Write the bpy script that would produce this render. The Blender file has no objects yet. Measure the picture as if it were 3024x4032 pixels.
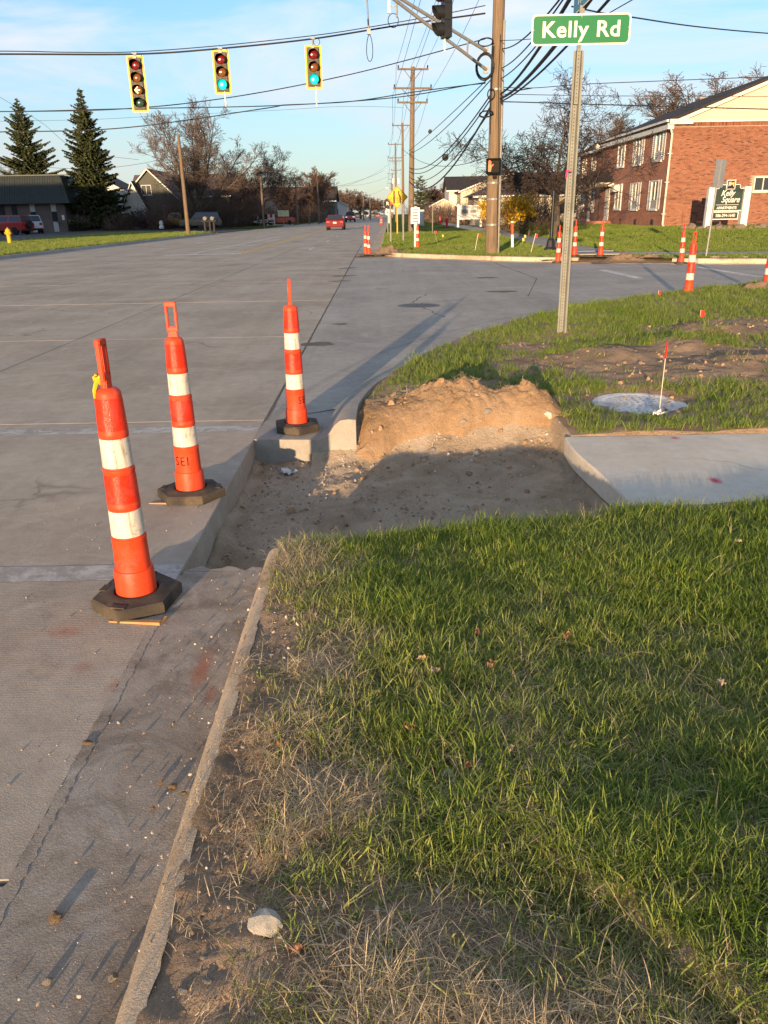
import bpy, bmesh, math, random
import numpy as np
from mathutils import Vector, Matrix, Euler, Quaternion
PI = math.pi
sc = bpy.context.scene
COL = sc.collection
rad = math.radians

# ------------------------------------------------------------------ camera
EYE, FPX, IW, IH = 1.5, 3028.0, 3024.0, 4032.0
PITCH, ROLL = math.atan(1176 / FPX), rad(1.0)
_f = Vector((0, math.cos(PITCH), -math.sin(PITCH)))
_u0 = Vector((0, math.sin(PITCH), math.cos(PITCH))); _r0 = Vector((1, 0, 0))
_r = math.cos(ROLL) * _r0 - math.sin(ROLL) * _u0
_u = math.sin(ROLL) * _r0 + math.cos(ROLL) * _u0
cam_data = bpy.data.cameras.new('camera')
cam = bpy.data.objects.new('camera', cam_data); COL.objects.link(cam)
cam.matrix_world = Matrix(((_r.x, _u.x, -_f.x, 0), (_r.y, _u.y, -_f.y, 0), (_r.z, _u.z, -_f.z, EYE), (0, 0, 0, 1)))
cam_data.sensor_fit = 'VERTICAL'; cam_data.sensor_height = 36.0; cam_data.lens = FPX / IH * 36.0
cam_data.clip_start = 0.05; cam_data.clip_end = 4000
sc.camera = cam

# ------------------------------------------------------------------ light
SUN_EL, SUN_AZ = 6.2, 193.4            # degrees; azimuth clockwise from +Y, the sun stands behind the viewer
sd = Vector((math.sin(rad(SUN_AZ)) * math.cos(rad(SUN_EL)), math.cos(rad(SUN_AZ)) * math.cos(rad(SUN_EL)), math.sin(rad(SUN_EL))))
sun_data = bpy.data.lights.new('sun', 'SUN'); sun_data.energy = 2.9; sun_data.angle = rad(0.5); sun_data.color = (1.0, 0.70, 0.41)
sun = bpy.data.objects.new('sun', sun_data); COL.objects.link(sun)
sun.rotation_euler = (-sd).to_track_quat('-Z', 'Y').to_euler(); sun.location = (0, -20, 30)
world = bpy.data.worlds.new('World'); sc.world = world; world.use_nodes = True
wn, wl = world.node_tree.nodes, world.node_tree.links
wn.clear()
w_out = wn.new('ShaderNodeOutputWorld'); w_bg = wn.new('ShaderNodeBackground')
w_sky = wn.new('ShaderNodeTexSky'); w_sky.sky_type = 'NISHITA'; w_sky.sun_disc = False
w_sky.sun_elevation = rad(SUN_EL); w_sky.sun_rotation = rad(SUN_AZ)
w_sky.altitude = 200; w_sky.air_density = 1.0; w_sky.dust_density = 0.3; w_sky.ozone_density = 3.2
w_bg.inputs['Strength'].default_value = 0.102
# thin wispy clouds mixed over the clear sky
w_tc = wn.new('ShaderNodeTexCoord'); w_map = wn.new('ShaderNodeMapping')
w_map.inputs['Scale'].default_value = (1.6, 2.2, 7.0); w_map.inputs['Rotation'].default_value = (0.1, 0.25, 0.5)
w_n1 = wn.new('ShaderNodeTexNoise'); w_n1.inputs['Scale'].default_value = 1.7; w_n1.inputs['Detail'].default_value = 7; w_n1.inputs['Roughness'].default_value = 0.58
w_n1.inputs['Distortion'].default_value = 0.6
w_rmp = wn.new('ShaderNodeValToRGB'); w_rmp.color_ramp.elements[0].position = 0.45; w_rmp.color_ramp.elements[1].position = 0.68
w_rmp.color_ramp.elements[0].color = (0.07, 0.07, 0.07, 1); w_rmp.color_ramp.elements[1].color = (0.78, 0.78, 0.78, 1)
w_mix = wn.new('ShaderNodeMix'); w_mix.data_type = 'RGBA'
w_mix.inputs['B'].default_value = (3.3, 3.2, 3.3, 1)
wl.new(w_tc.outputs['Generated'], w_map.inputs['Vector']); wl.new(w_map.outputs['Vector'], w_n1.inputs['Vector'])
wl.new(w_n1.outputs['Fac'], w_rmp.inputs['Fac']); wl.new(w_rmp.outputs['Color'], w_mix.inputs['Factor'])
wl.new(w_sky.outputs['Color'], w_mix.inputs['A'])
# the pale evening haze low over the horizon, the same all the way round
w_sep = wn.new('ShaderNodeSeparateXYZ'); wl.new(w_tc.outputs['Generated'], w_sep.inputs[0])
w_mr = wn.new('ShaderNodeMapRange'); w_mr.interpolation_type = 'SMOOTHSTEP'; w_mr.inputs['From Min'].default_value = 0.0; w_mr.inputs['From Max'].default_value = 0.235
w_mr.inputs['To Min'].default_value = 0.55; w_mr.inputs['To Max'].default_value = 0.0; wl.new(w_sep.outputs['Z'], w_mr.inputs['Value'])
w_hz = wn.new('ShaderNodeMix'); w_hz.data_type = 'RGBA'; w_hz.inputs['B'].default_value = (1.85, 1.88, 2.0, 1)
wl.new(w_mr.outputs['Result'], w_hz.inputs['Factor']); wl.new(w_mix.outputs['Result'], w_hz.inputs['A']); wl.new(w_hz.outputs['Result'], w_bg.inputs['Color'])
wl.new(w_bg.outputs['Background'], w_out.inputs['Surface'])
sc.view_settings.view_transform = 'Standard'; sc.view_settings.look = 'None'
sc.view_settings.exposure = 1.60; sc.view_settings.gamma = 1.0; sc.view_settings.use_curve_mapping = False
sc.render.engine = 'CYCLES'
sc.cycles.max_bounces = 6; sc.cycles.transparent_max_bounces = 12

# ------------------------------------------------------------------ helpers
K = 4032.0 / 2212.0
def at(x, y, Y):
    """point on the vertical plane Y seen at picture position x, y (1659 wide survey)"""
    d = _f * FPX + _r * (x * K - IW / 2) - _u * (y * K - IH / 2)
    return Vector((0, 0, EYE)) + d * (Y / d.y)
def gp(x, y, z=0.0):
    d = _f * FPX + _r * (x * K - IW / 2) - _u * (y * K - IH / 2)
    return Vector((0, 0, EYE)) + d * ((z - EYE) / d.z)

def tag(o, label=None, cat=None, group=None, kind=None):
    if label: o['label'] = label
    if cat: o['category'] = cat
    if group: o['group'] = group
    if kind: o['kind'] = kind
    return o
def empty(name, loc, label, cat, group=None, rz=0.0):
    o = bpy.data.objects.new(name, None); COL.objects.link(o); o.location = loc; o.rotation_euler = (0, 0, rz)
    o.empty_display_size = 0.2
    return tag(o, label, cat, group)
_KIDS = {}
def link(name, me, parent=None, loc=None, rot=None):
    o = bpy.data.objects.new(name, me); COL.objects.link(o)
    if parent is not None:
        o.parent = parent; _KIDS.setdefault(parent.name, []).append(o)
    if loc is not None: o.location = loc
    if rot is not None: o.rotation_euler = rot
    return o
def copy_tree(o, parent=None):
    c = o.copy(); COL.objects.link(c)
    if parent is not None:
        c.parent = parent; _KIDS.setdefault(parent.name, []).append(c)
    for ch in list(_KIDS.get(o.name, [])): copy_tree(ch, c)
    return c

def hash2(ix, iy, seed):
    h = (ix.astype(np.int64) * 374761393 + iy.astype(np.int64) * 668265263 + seed * 1442695041) & 0xffffffff
    h = ((h ^ (h >> 13)) * 1274126177) & 0xffffffff
    h = (h ^ (h >> 16)) & 0xffffffff
    return h.astype(np.float64) / 4294967295.0
def vnoise(x, y, seed=0):
    x = np.asarray(x, float); y = np.asarray(y, float)
    ix, iy = np.floor(x), np.floor(y); fx, fy = x - ix, y - iy
    fx = fx * fx * (3 - 2 * fx); fy = fy * fy * (3 - 2 * fy)
    a, b = hash2(ix, iy, seed), hash2(ix + 1, iy, seed); c, d = hash2(ix, iy + 1, seed), hash2(ix + 1, iy + 1, seed)
    return (a * (1 - fx) + b * fx) * (1 - fy) + (c * (1 - fx) + d * fx) * fy
def fbm(x, y, seed=0, oct=4, gain=0.5):
    s, a, t = 0.0, 1.0, 0.0
    for i in range(oct):
        s = s + a * vnoise(np.asarray(x) * 2 ** i, np.asarray(y) * 2 ** i, seed + i * 17); t += a; a *= gain
    return s / t * 2 - 1
def sstep(a, b, x):
    t = np.clip((np.asarray(x, float) - a) / (b - a), 0, 1); return t * t * (3 - 2 * t)

class MB:
    """collects shapes for one mesh"""
    def __init__(s): s.v = []; s.f = []; s.m = []
    def add(s, vs, fs, mi=0):
        b = len(s.v); s.v += [tuple(v) for v in vs]; s.f += [tuple(b + i for i in f) for f in fs]; s.m += [mi] * len(fs); return s
    def box(s, c, d, rot=None, mi=0, taper=None):
        x, y, z = d[0] / 2, d[1] / 2, d[2] / 2
        tx, ty = taper if taper else (1, 1)
        vs = [Vector((a * x * (tx if q > 0 else 1), b * y * (ty if q > 0 else 1), q * z)) for q in (-1, 1) for a, b in ((-1, -1), (1, -1), (1, 1), (-1, 1))]
        if rot is not None:
            R = Euler(rot).to_matrix(); vs = [R @ v for v in vs]
        c = Vector(c)
        return s.add([v + c for v in vs], [(3, 2, 1, 0), (4, 5, 6, 7), (0, 1, 5, 4), (1, 2, 6, 5), (2, 3, 7, 6), (3, 0, 4, 7)], mi)
    def hexa(s, p, mi=0):
        return s.add(p, [(3, 2, 1, 0), (4, 5, 6, 7), (0, 1, 5, 4), (1, 2, 6, 5), (2, 3, 7, 6), (3, 0, 4, 7)], mi)
    def prism(s, pts, off, mi=0):
        n = len(pts); off = Vector(off); p = [Vector(q) for q in pts]
        return s.add(p + [q + off for q in p], [tuple(range(n))[::-1], tuple(range(n, 2 * n))] + [(i, (i + 1) % n, n + (i + 1) % n, n + i) for i in range(n)], mi)
    def quad(s, pts, mi=0):
        return s.add(pts, [tuple(range(len(pts)))], mi)
    def tube(s, pts, r, sides=6, cap=True, mi=0):
        pts = [Vector(p) for p in pts]; n = len(pts); rr = r if hasattr(r, '__len__') else [r] * n
        vs, fs = [], []; up = Vector((0, 0, 1)); prev = None
        for i, p in enumerate(pts):
            t = (pts[min(i + 1, n - 1)] - pts[max(i - 1, 0)]).normalized()
            if prev is None:
                a = t.cross(up)
                if a.length < 1e-3: a = t.cross(Vector((1, 0, 0)))
                a.normalize()
            else:
                a = (prev - t * prev.dot(t)); a.normalize()
            prev = a; b = t.cross(a)
            for k in range(sides):
                q = 2 * PI * k / sides; vs.append(p + (a * math.cos(q) + b * math.sin(q)) * rr[i])
        for i in range(n - 1):
            for k in range(sides):
                k2 = (k + 1) % sides; fs.append((i * sides + k, i * sides + k2, (i + 1) * sides + k2, (i + 1) * sides + k))
        if cap:
            fs.append(tuple(range(sides))[::-1]); fs.append(tuple((n - 1) * sides + k for k in range(sides)))
        return s.add(vs, fs, mi)
    def lathe(s, prof, seg=24, c=(0, 0, 0), mi=0, axis='z', a0=0.0, a1=2 * PI, flat=None):
        c = Vector(c); vs, fs = [], []; full = abs(a1 - a0 - 2 * PI) < 1e-6; ns = seg if full else seg + 1
        for r, z in prof:
            for k in range(ns):
                q = a0 + (a1 - a0) * k / seg; x, y = r * math.cos(q), r * math.sin(q)
                if axis == 'z': p = Vector((x, y, z))
                elif axis == 'y': p = Vector((x, z, y))
                else: p = Vector((z, x, y))
                vs.append(p + c)
        for i in range(len(prof) - 1):
            for k in range(seg):
                k2 = (k + 1) % ns; q = (i * ns + k, i * ns + k2, (i + 1) * ns + k2, (i + 1) * ns + k)
                fs.append(q if axis != 'y' else q[::-1])
        if full:
            if prof[0][0] > 1e-5: fs.append(tuple(range(ns))[::-1] if axis != 'y' else tuple(range(ns)))
            if prof[-1][0] > 1e-5: 
                t = tuple((len(prof) - 1) * ns + k for k in range(ns)); fs.append(t if axis != 'y' else t[::-1])
        return s.add(vs, fs, mi)
    def mesh(s, name, mats, smooth=None):
        me = bpy.data.meshes.new(name); me.from_pydata([tuple(v) for v in s.v], [], s.f)
        for m in (mats if isinstance(mats, (list, tuple)) else [mats]): me.materials.append(m)
        if len(me.polygons) == len(s.m) and any(s.m): me.polygons.foreach_set('material_index', s.m)
        if smooth is not None:
            me.polygons.foreach_set('use_smooth', [True] * len(me.polygons)); me.set_sharp_from_angle(angle=rad(smooth))
        me.update(); return me
    def build(s, name, mats, parent=None, smooth=None, loc=None, rot=None):
        return link(name, s.mesh(name, mats, smooth), parent, loc, rot)

def grid_mesh(name, X, Y, Z, mats, keep=None, smooth=True):
    ny, nx = X.shape; v = np.stack([X, Y, Z], -1).reshape(-1, 3)
    i = np.arange(ny * nx).reshape(ny, nx)
    q = np.stack([i[:-1, :-1], i[:-1, 1:], i[1:, 1:], i[1:, :-1]], -1).reshape(-1, 4)
    if keep is not None: q = q[keep.reshape(-1)]
    me = bpy.data.meshes.new(name)
    me.vertices.add(len(v)); me.vertices.foreach_set('co', v.ravel())
    me.loops.add(q.size); me.loops.foreach_set('vertex_index', q.ravel().astype(np.int32))
    me.polygons.add(len(q)); me.polygons.foreach_set('loop_start', np.arange(0, q.size, 4, dtype=np.int32))
    me.update(calc_edges=True); me.validate()
    if smooth: me.polygons.foreach_set('use_smooth', np.ones(len(me.polygons), bool))
    for m in (mats if isinstance(mats, (list, tuple)) else [mats]): me.materials.append(m)
    return me

def text_mesh(txt, size, mat, extrude=0.0, shear=0.0, sx=1.0, space=1.0, bold=0.0, align='CENTER'):
    cu = bpy.data.curves.new('lettering', 'FONT'); cu.body = txt; cu.size = size; cu.extrude = extrude; cu.shear = shear
    cu.space_character = space; cu.offset = bold; cu.align_x = align; cu.align_y = 'CENTER'; cu.resolution_u = 4
    o = bpy.data.objects.new('lettering', cu); COL.objects.link(o)
    dg = bpy.context.evaluated_depsgraph_get(); me = bpy.data.meshes.new_from_object(o.evaluated_get(dg))
    bpy.data.objects.remove(o); bpy.data.curves.remove(cu)
    if sx != 1.0: me.transform(Matrix.Diagonal((sx, 1, 1, 1)))
    me.materials.clear(); me.materials.append(mat); me.name = 'lettering'
    return me
FACE_S = Matrix.Rotation(PI / 2, 4, 'X')       # lettering that lies in XY turned to stand up and face -Y

def catmull(pts, n=8):
    P = [Vector(p) for p in pts]; out = []
    for i in range(len(P) - 1):
        p0, p1, p2, p3 = P[max(i - 1, 0)], P[i], P[i + 1], P[min(i + 2, len(P) - 1)]
        for k in range(n):
            t = k / n; out.append(0.5 * ((2 * p1) + (-p0 + p2) * t + (2 * p0 - 5 * p1 + 4 * p2 - p3) * t * t + (-p0 + 3 * p1 - 3 * p2 + p3) * t ** 3))
    out.append(P[-1]); return out

# ------------------------------------------------------------------ materials
def new_mat(name):
    m = bpy.data.materials.new(name); m.use_nodes = True; n = m.node_tree.nodes; n.clear()
    o = n.new('ShaderNodeOutputMaterial'); b = n.new('ShaderNodeBsdfPrincipled'); m.node_tree.links.new(b.outputs[0], o.inputs['Surface'])
    return m, n, m.node_tree.links, b
def c4(c): return (c[0], c[1], c[2], 1.0)
def noise_node(n, l, vec, scale, detail=4, rough=0.55, dist=0.0):
    t = n.new('ShaderNodeTexNoise'); t.inputs['Scale'].default_value = scale; t.inputs['Detail'].default_value = detail
    t.inputs['Roughness'].default_value = rough; t.inputs['Distortion'].default_value = dist
    l.new(vec, t.inputs['Vector']); return t.outputs['Fac']
def ramp(n, l, fac, stops):
    r = n.new('ShaderNodeValToRGB'); e = r.color_ramp.elements
    while len(e) < len(stops): e.new(0.5)
    for q, (p, c) in zip(e, stops):
        q.position = p; q.color = c4(c) if hasattr(c, '__len__') else (c, c, c, 1)
    l.new(fac, r.inputs['Fac']); return r.outputs['Color']
def mixc(n, l, fac, a, b, mode='MIX'):
    m = n.new('ShaderNodeMix'); m.data_type = 'RGBA'; m.blend_type = mode
    for s, q in (('Factor', fac), ('A', a), ('B', b)):
        if isinstance(q, (int, float)): m.inputs[s].default_value = q
        elif isinstance(q, tuple): m.inputs[s].default_value = c4(q)
        else: l.new(q, m.inputs[s])
    return m.outputs['Result']
def math_node(n, l, op, a, b=None, c=None):
    m = n.new('ShaderNodeMath'); m.operation = op
    for i, q in enumerate((a, b, c)):
        if q is None: continue
        if isinstance(q, (int, float)): m.inputs[i].default_value = q
        else: l.new(q, m.inputs[i])
    return m.outputs[0]
def bump_to(n, l, b, h, strength=0.3, dist=0.01, normal=None):
    u = n.new('ShaderNodeBump'); u.inputs['Strength'].default_value = strength; u.inputs['Distance'].default_value = dist
    l.new(h, u.inputs['Height'])
    if normal is not None: l.new(normal, u.inputs['Normal'])
    l.new(u.outputs['Normal'], b.inputs['Normal']); return u.outputs['Normal']
def objvec(n): return n.new('ShaderNodeTexCoord').outputs['Object']
def posvec(n): return n.new('ShaderNodeNewGeometry').outputs['Position']
def M(name, c1, c2=None, scale=6.0, rough=0.75, bump=0.0, bscale=60.0, bdist=0.004, metal=0.0, spec=0.3, pos=False, lo=0.35, hi=0.65, coat=0.0, stretch=None, dirt=None):
    m, n, l, b = new_mat(name); vec = posvec(n) if pos else objvec(n)
    if stretch:
        mp = n.new('ShaderNodeMapping'); mp.inputs['Scale'].default_value = stretch; l.new(vec, mp.inputs['Vector']); vec = mp.outputs['Vector']
    b.inputs['Roughness'].default_value = rough; b.inputs['Metallic'].default_value = metal
    b.inputs['Specular IOR Level'].default_value = spec; b.inputs['Coat Weight'].default_value = coat
    if c2 is None: c2 = tuple(x * 0.82 for x in c1)
    colr = ramp(n, l, noise_node(n, l, vec, scale, 5, 0.6), [(lo, c1), (hi, c2)])
    if dirt:
        colr = mixc(n, l, ramp(n, l, noise_node(n, l, vec, scale * 0.6, 7, 0.7, 0.5), [(0.5, 0.0), (0.72, dirt[1])]), colr, dirt[0])
    l.new(colr, b.inputs['Base Color'])
    if bump: bump_to(n, l, b, noise_node(n, l, vec, bscale, 3, 0.6), bump, bdist)
    return m
def glow(name, c, strength):
    m, n, l, b = new_mat(name); b.inputs['Base Color'].default_value = c4(tuple(x * 0.4 for x in c))
    b.inputs['Emission Color'].default_value = c4(c); b.inputs['Emission Strength'].default_value = strength; b.inputs['Roughness'].default_value = 0.3
    return m
def glass_mat(name, c, rough=0.05):
    m, n, l, b = new_mat(name); b.inputs['Base Color'].default_value = c4(c); b.inputs['Roughness'].default_value = rough
    b.inputs['Specular IOR Level'].default_value = 0.8; return m
MT = {}
MT['asphalt_dark'] = M('asphalt', (.062, .06, .057), (.085, .08, .075), 0.7, .9, .5, 220, .004, pos=True)
MT['metal_grey'] = M('galvanised_metal', (.30, .30, .28), (.22, .22, .21), 9, .55, .1, 80, .002, metal=.35)
MT['post_green'] = M('weathered_steel_post', (.25, .25, .215), (.19, .19, .165), 6, .6, .12, 90, .002, metal=.3)
MT['alu'] = M('bare_aluminium_sign_back', (.27, .28, .29), (.22, .23, .24), 4, .5, 0, metal=.5)
MT['black_metal'] = M('black_metal', (.012, .012, .013), (.02, .02, .02), 8, .4)
MT['black_rubber'] = M('cable_rubber', (.016, .015, .015), (.024, .022, .02), 5, .6)
MT['white_paint'] = M('white_paint', (.74, .72, .68), (.66, .64, .60), 3, .6, dirt=((.35, .32, .28), .5))
MT['cream_paint'] = M('cream_trim_paint', (.72, .68, .56), (.66, .62, .52), 2, .6)
MT['yellow_paint'] = M('yellow_paint', (.62, .40, .02), (.52, .33, .02), 5, .5)
MT['red_paint'] = M('red_hydrant_paint', (.55, .02, .02), (.42, .02, .02), 6, .45)
MT['window_glass'] = glass_mat('window_glass', (.03, .032, .035), .06)
MT['wood_pole'] = M('weathered_wood_pole', (.24, .165, .10), (.15, .105, .068), 3.0, .9, .7, 9, .012, stretch=(9, 9, .55), dirt=((.09, .068, .05), .8))
MT['wood_old'] = M('grey_wood', (.19, .14, .10), (.12, .09, .066), 4, .9, .4, 14, .008, stretch=(5, 5, 1))
MT['bark'] = M('bark', (.12, .092, .07), (.075, .058, .045), 4, .95, .6, 18, .02, stretch=(3, 3, 1))
MT['twig'] = M('twigs', (.165, .122, .098), (.125, .092, .074), 1.2, .9)
MT['twig_red'] = M('budding_twigs', (.17, .11, .085), (.125, .08, .062), 1.0, .9)
MT['twig_dark'] = M('dark_twigs', (.068, .048, .042), (.05, .037, .032), 1.0, .9)
MT['stone_pale'] = M('pale_broken_concrete', (.50, .44, .36), (.36, .31, .25), 14, .9, .9, 30, .01)
MT['stone_brown'] = M('dirt_clod', (.36, .25, .145), (.26, .175, .10), 16, .95, .9, 34, .01)
MT['shingle'] = M('dark_shingles', (.030, .026, .026), (.045, .039, .037), 3.0, .95, .5, 30, .02)
MT['shingle_brown'] = M('brown_shingles', (.13, .10, .085), (.085, .066, .058), 5.0, .95, .5, 26, .02)
MT['siding_white'] = M('white_siding', (.62, .59, .52), (.54, .52, .47), 1.5, .7, .15, 3, .02, stretch=(.1, .1, 8))
# ------------------------------------------------------------------ ground materials
def concrete(name, base, dark, light, tine=None, dust=None, crack=0.5, soil=None):
    m, n, l, b = new_mat(name); v = posvec(n)
    big = noise_node(n, l, v, 0.55, 6, 0.62, 0.4)
    col = ramp(n, l, big, [(0.32, dark), (0.55, base), (0.74, light)])
    fine = noise_node(n, l, v, 170, 3, 0.7)
    col = mixc(n, l, 0.55, col, ramp(n, l, fine, [(0.28, 0.35), (0.5, 0.5), (0.72, 0.72)]), 'OVERLAY')
    mid = noise_node(n, l, v, 9, 6, 0.7)
    col = mixc(n, l, 0.5, col, ramp(n, l, mid, [(0.3, 0.38), (0.7, 0.62)]), 'OVERLAY')
    mpx = n.new('ShaderNodeMapping'); mpx.inputs['Scale'].default_value = (1.5, .07, 1); l.new(v, mpx.inputs['Vector'])
    col = mixc(n, l, .45, col, ramp(n, l, noise_node(n, l, mpx.outputs[0], 1.6, 5, 0.6, .3), [(0.32, 0.40), (0.68, 0.58)]), 'OVERLAY')
    col = mixc(n, l, ramp(n, l, noise_node(n, l, v, 1.35, 9, 0.75, 0.8), [(0.60, 0.0), (0.70, .38)]), col, tuple(q * .55 for q in dark))
    if dust:
        d = noise_node(n, l, v, 2.2, 8, 0.72, 1.2)
        col = mixc(n, l, ramp(n, l, d, [(0.52, 0.0), (0.66, dust[1])]), col, dust[0])
    if soil:
        d = noise_node(n, l, v, 3.1, 9, 0.72, 0.6)
        col = mixc(n, l, ramp(n, l, d, [(soil[1], 0.0), (soil[1] + .14, soil[2])]), col, soil[0])
    # fine dark cracks
    w = n.new('ShaderNodeTexVoronoi'); w.feature = 'DISTANCE_TO_EDGE'; w.inputs['Scale'].default_value = 0.33
    nv = n.new('ShaderNodeTexNoise'); nv.inputs['Scale'].default_value = 1.6; nv.inputs['Detail'].default_value = 6; l.new(v, nv.inputs['Vector'])
    vm = n.new('ShaderNodeVectorMath'); vm.operation = 'MULTIPLY_ADD'; l.new(nv.outputs['Color'], vm.inputs[0]); vm.inputs[1].default_value = (1.1, 1.1, 0); l.new(v, vm.inputs[2])
    l.new(vm.outputs[0], w.inputs['Vector'])
    cr = ramp(n, l, w.outputs['Distance'], [(0.0, crack), (0.006, 0.0)])
    gate = ramp(n, l, noise_node(n, l, v, 0.28, 2), [(0.52, 0.0), (0.58, 1.0)])
    col = mixc(n, l, math_node(n, l, 'MULTIPLY', cr, gate), col, (.05, .045, .04))
    l.new(col, b.inputs['Base Color']); b.inputs['Roughness'].default_value = 0.88; b.inputs['Specular IOR Level'].default_value = 0.25
    h = fine
    if tine:
        wv = n.new('ShaderNodeTexWave'); wv.bands_direction = tine; wv.inputs['Scale'].default_value = 22; wv.inputs['Distortion'].default_value = 5
        wv.inputs['Detail'].default_value = 3; wv.inputs['Detail Scale'].default_value = 4; l.new(v, wv.inputs['Vector'])
        h = math_node(n, l, 'ADD', math_node(n, l, 'MULTIPLY', wv.outputs['Fac'], ramp(n, l, noise_node(n, l, v, 0.9, 4), [(.45, .02), (.68, .55)])), fine)
    h2 = math_node(n, l, 'MULTIPLY_ADD', mid, 1.6, h)
    bump_to(n, l, b, h2, 0.5, 0.004)
    return m
MT['road'] = concrete('road_concrete', (.425, .355, .27), (.335, .275, .205), (.49, .42, .33), 'Y', dust=((.52, .46, .38), .5))
MT['road_far'] = MT['road']
MT['cross'] = concrete('cross_street_concrete', (.385, .345, .29), (.32, .285, .24), (.45, .41, .355), 'Y', dust=((.50, .46, .39), .45))
MT['gutter'] = concrete('gutter_concrete', (.34, .305, .26), (.26, .23, .19), (.42, .385, .335), None, dust=((.40, .38, .35), .6))
MT['gutter_dirty'] = concrete('dusty_gutter_concrete', (.38, .32, .25), (.29, .24, .185), (.45, .39, .32), None, dust=((.50, .46, .40), .6), soil=((.21, .165, .12), .47, .8))
MT['kerb'] = concrete('kerb_concrete', (.56, .435, .295), (.38, .285, .185), (.64, .52, .375), None, dust=((.27, .185, .11), .85), crack=.3)
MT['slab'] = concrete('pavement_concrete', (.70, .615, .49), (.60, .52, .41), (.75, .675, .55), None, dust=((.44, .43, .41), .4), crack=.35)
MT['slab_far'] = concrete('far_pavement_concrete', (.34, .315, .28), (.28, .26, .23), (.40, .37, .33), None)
def soil(name, a, b_, c, bump=.8, chips=True, wet=None):
    m, n, l, b = new_mat(name); v = posvec(n)
    col = ramp(n, l, noise_node(n, l, v, 2.6, 8, 0.68, 0.7), [(0.3, a), (0.5, b_), (0.7, c)])
    fine = noise_node(n, l, v, 130, 4, 0.75)
    col = mixc(n, l, 0.7, col, ramp(n, l, fine, [(0.25, 0.3), (0.75, 0.7)]), 'OVERLAY')
    if chips:
        vo = n.new('ShaderNodeTexVoronoi'); vo.inputs['Scale'].default_value = 85; l.new(v, vo.inputs['Vector'])
        sel = math_node(n, l, 'MULTIPLY', ramp(n, l, vo.outputs['Distance'], [(.18, 1.0), (.26, 0.0)]), ramp(n, l, vo.outputs['Color'], [(.80, 0.0), (.84, 1.0)]))
        col = mixc(n, l, math_node(n, l, 'MULTIPLY', sel, .75), col, (.42, .38, .32))
    l.new(col, b.inputs['Base Color']); b.inputs['Roughness'].default_value = 0.97; b.inputs['Specular IOR Level'].default_value = 0.12
    h = math_node(n, l, 'MULTIPLY_ADD', noise_node(n, l, v, 34, 6, 0.7), 2.0, fine)
    bump_to(n, l, b, h, bump, 0.012)
    return m
MT['soil_verge'] = soil('verge_soil', (.23, .155, .098), (.345, .24, .155), (.43, .31, .21))
MT['soil_pit'] = soil('compacted_pit_soil', (.33, .24, .15), (.47, .355, .235), (.57, .455, .33))
MT['soil_pile'] = soil('loose_clay_soil', (.28, .172, .088), (.385, .245, .135), (.45, .30, .18))
def lawn_mat(name, a, b_, c):
    m, n, l, b = new_mat(name); v = posvec(n)
    col = ramp(n, l, noise_node(n, l, v, 0.45, 6, 0.65), [(0.3, a), (0.52, b_), (0.75, c)])
    fine = noise_node(n, l, v, 24, 5, 0.75)
    col = mixc(n, l, 0.8, col, ramp(n, l, fine, [(0.25, 0.25), (0.75, 0.75)]), 'OVERLAY')
    l.new(col, b.inputs['Base Color']); b.inputs['Roughness'].default_value = 1.0; b.inputs['Specular IOR Level'].default_value = 0.05
    bump_to(n, l, b, fine, 1.0, 0.12); return m
MT['lawn'] = lawn_mat('mown_lawn', (.06, .095, .015), (.085, .13, .022), (.125, .145, .033))
MT['field'] = lawn_mat('rough_ground', (.05, .06, .02), (.08, .075, .035), (.11, .095, .05))
MT['mulch'] = M('bark_mulch', (.10, .045, .03), (.06, .03, .022), 4, .95, .9, 20, .05, pos=True)
MT['joint'] = M('joint_filler', (.03, .028, .026), (.05, .046, .04), 6, .95, pos=True)
def worn(name, c, under, amount, sc_=9):
    m, n, l, b = new_mat(name); v = posvec(n)
    f = noise_node(n, l, v, sc_, 8, 0.78, 0.6); g = noise_node(n, l, v, 1.1, 3)
    s = math_node(n, l, 'ADD', math_node(n, l, 'MULTIPLY', f, .7), math_node(n, l, 'MULTIPLY', g, .3))
    col = mixc(n, l, ramp(n, l, s, [(amount, 0.0), (amount + .09, 1.0)]), c, under)
    l.new(col, b.inputs['Base Color']); b.inputs['Roughness'].default_value = .8; return m
MT['mark_white'] = worn('worn_white_road_paint', (.66, .62, .56), (.33, .29, .24), .49)
MT['mark_faint'] = worn('nearly_worn_off_white_road_paint', (.52, .48, .42), (.33, .29, .24), .47)
MT['mark_ghost'] = worn('ghost_of_old_road_paint', (.52, .475, .40), (.40, .34, .268), .37, 11)
MT['mark_yellow'] = worn('worn_yellow_road_paint', (.62, .37, .05), (.33, .29, .24), .56)

def fix_normals(me):
    bm = bmesh.new(); bm.from_mesh(me); bmesh.ops.recalc_face_normals(bm, faces=bm.faces); bmesh.ops.triangulate(bm, faces=[f for f in bm.faces if len(f.verts) > 4]); bm.to_mesh(me); bm.free(); return me
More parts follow.
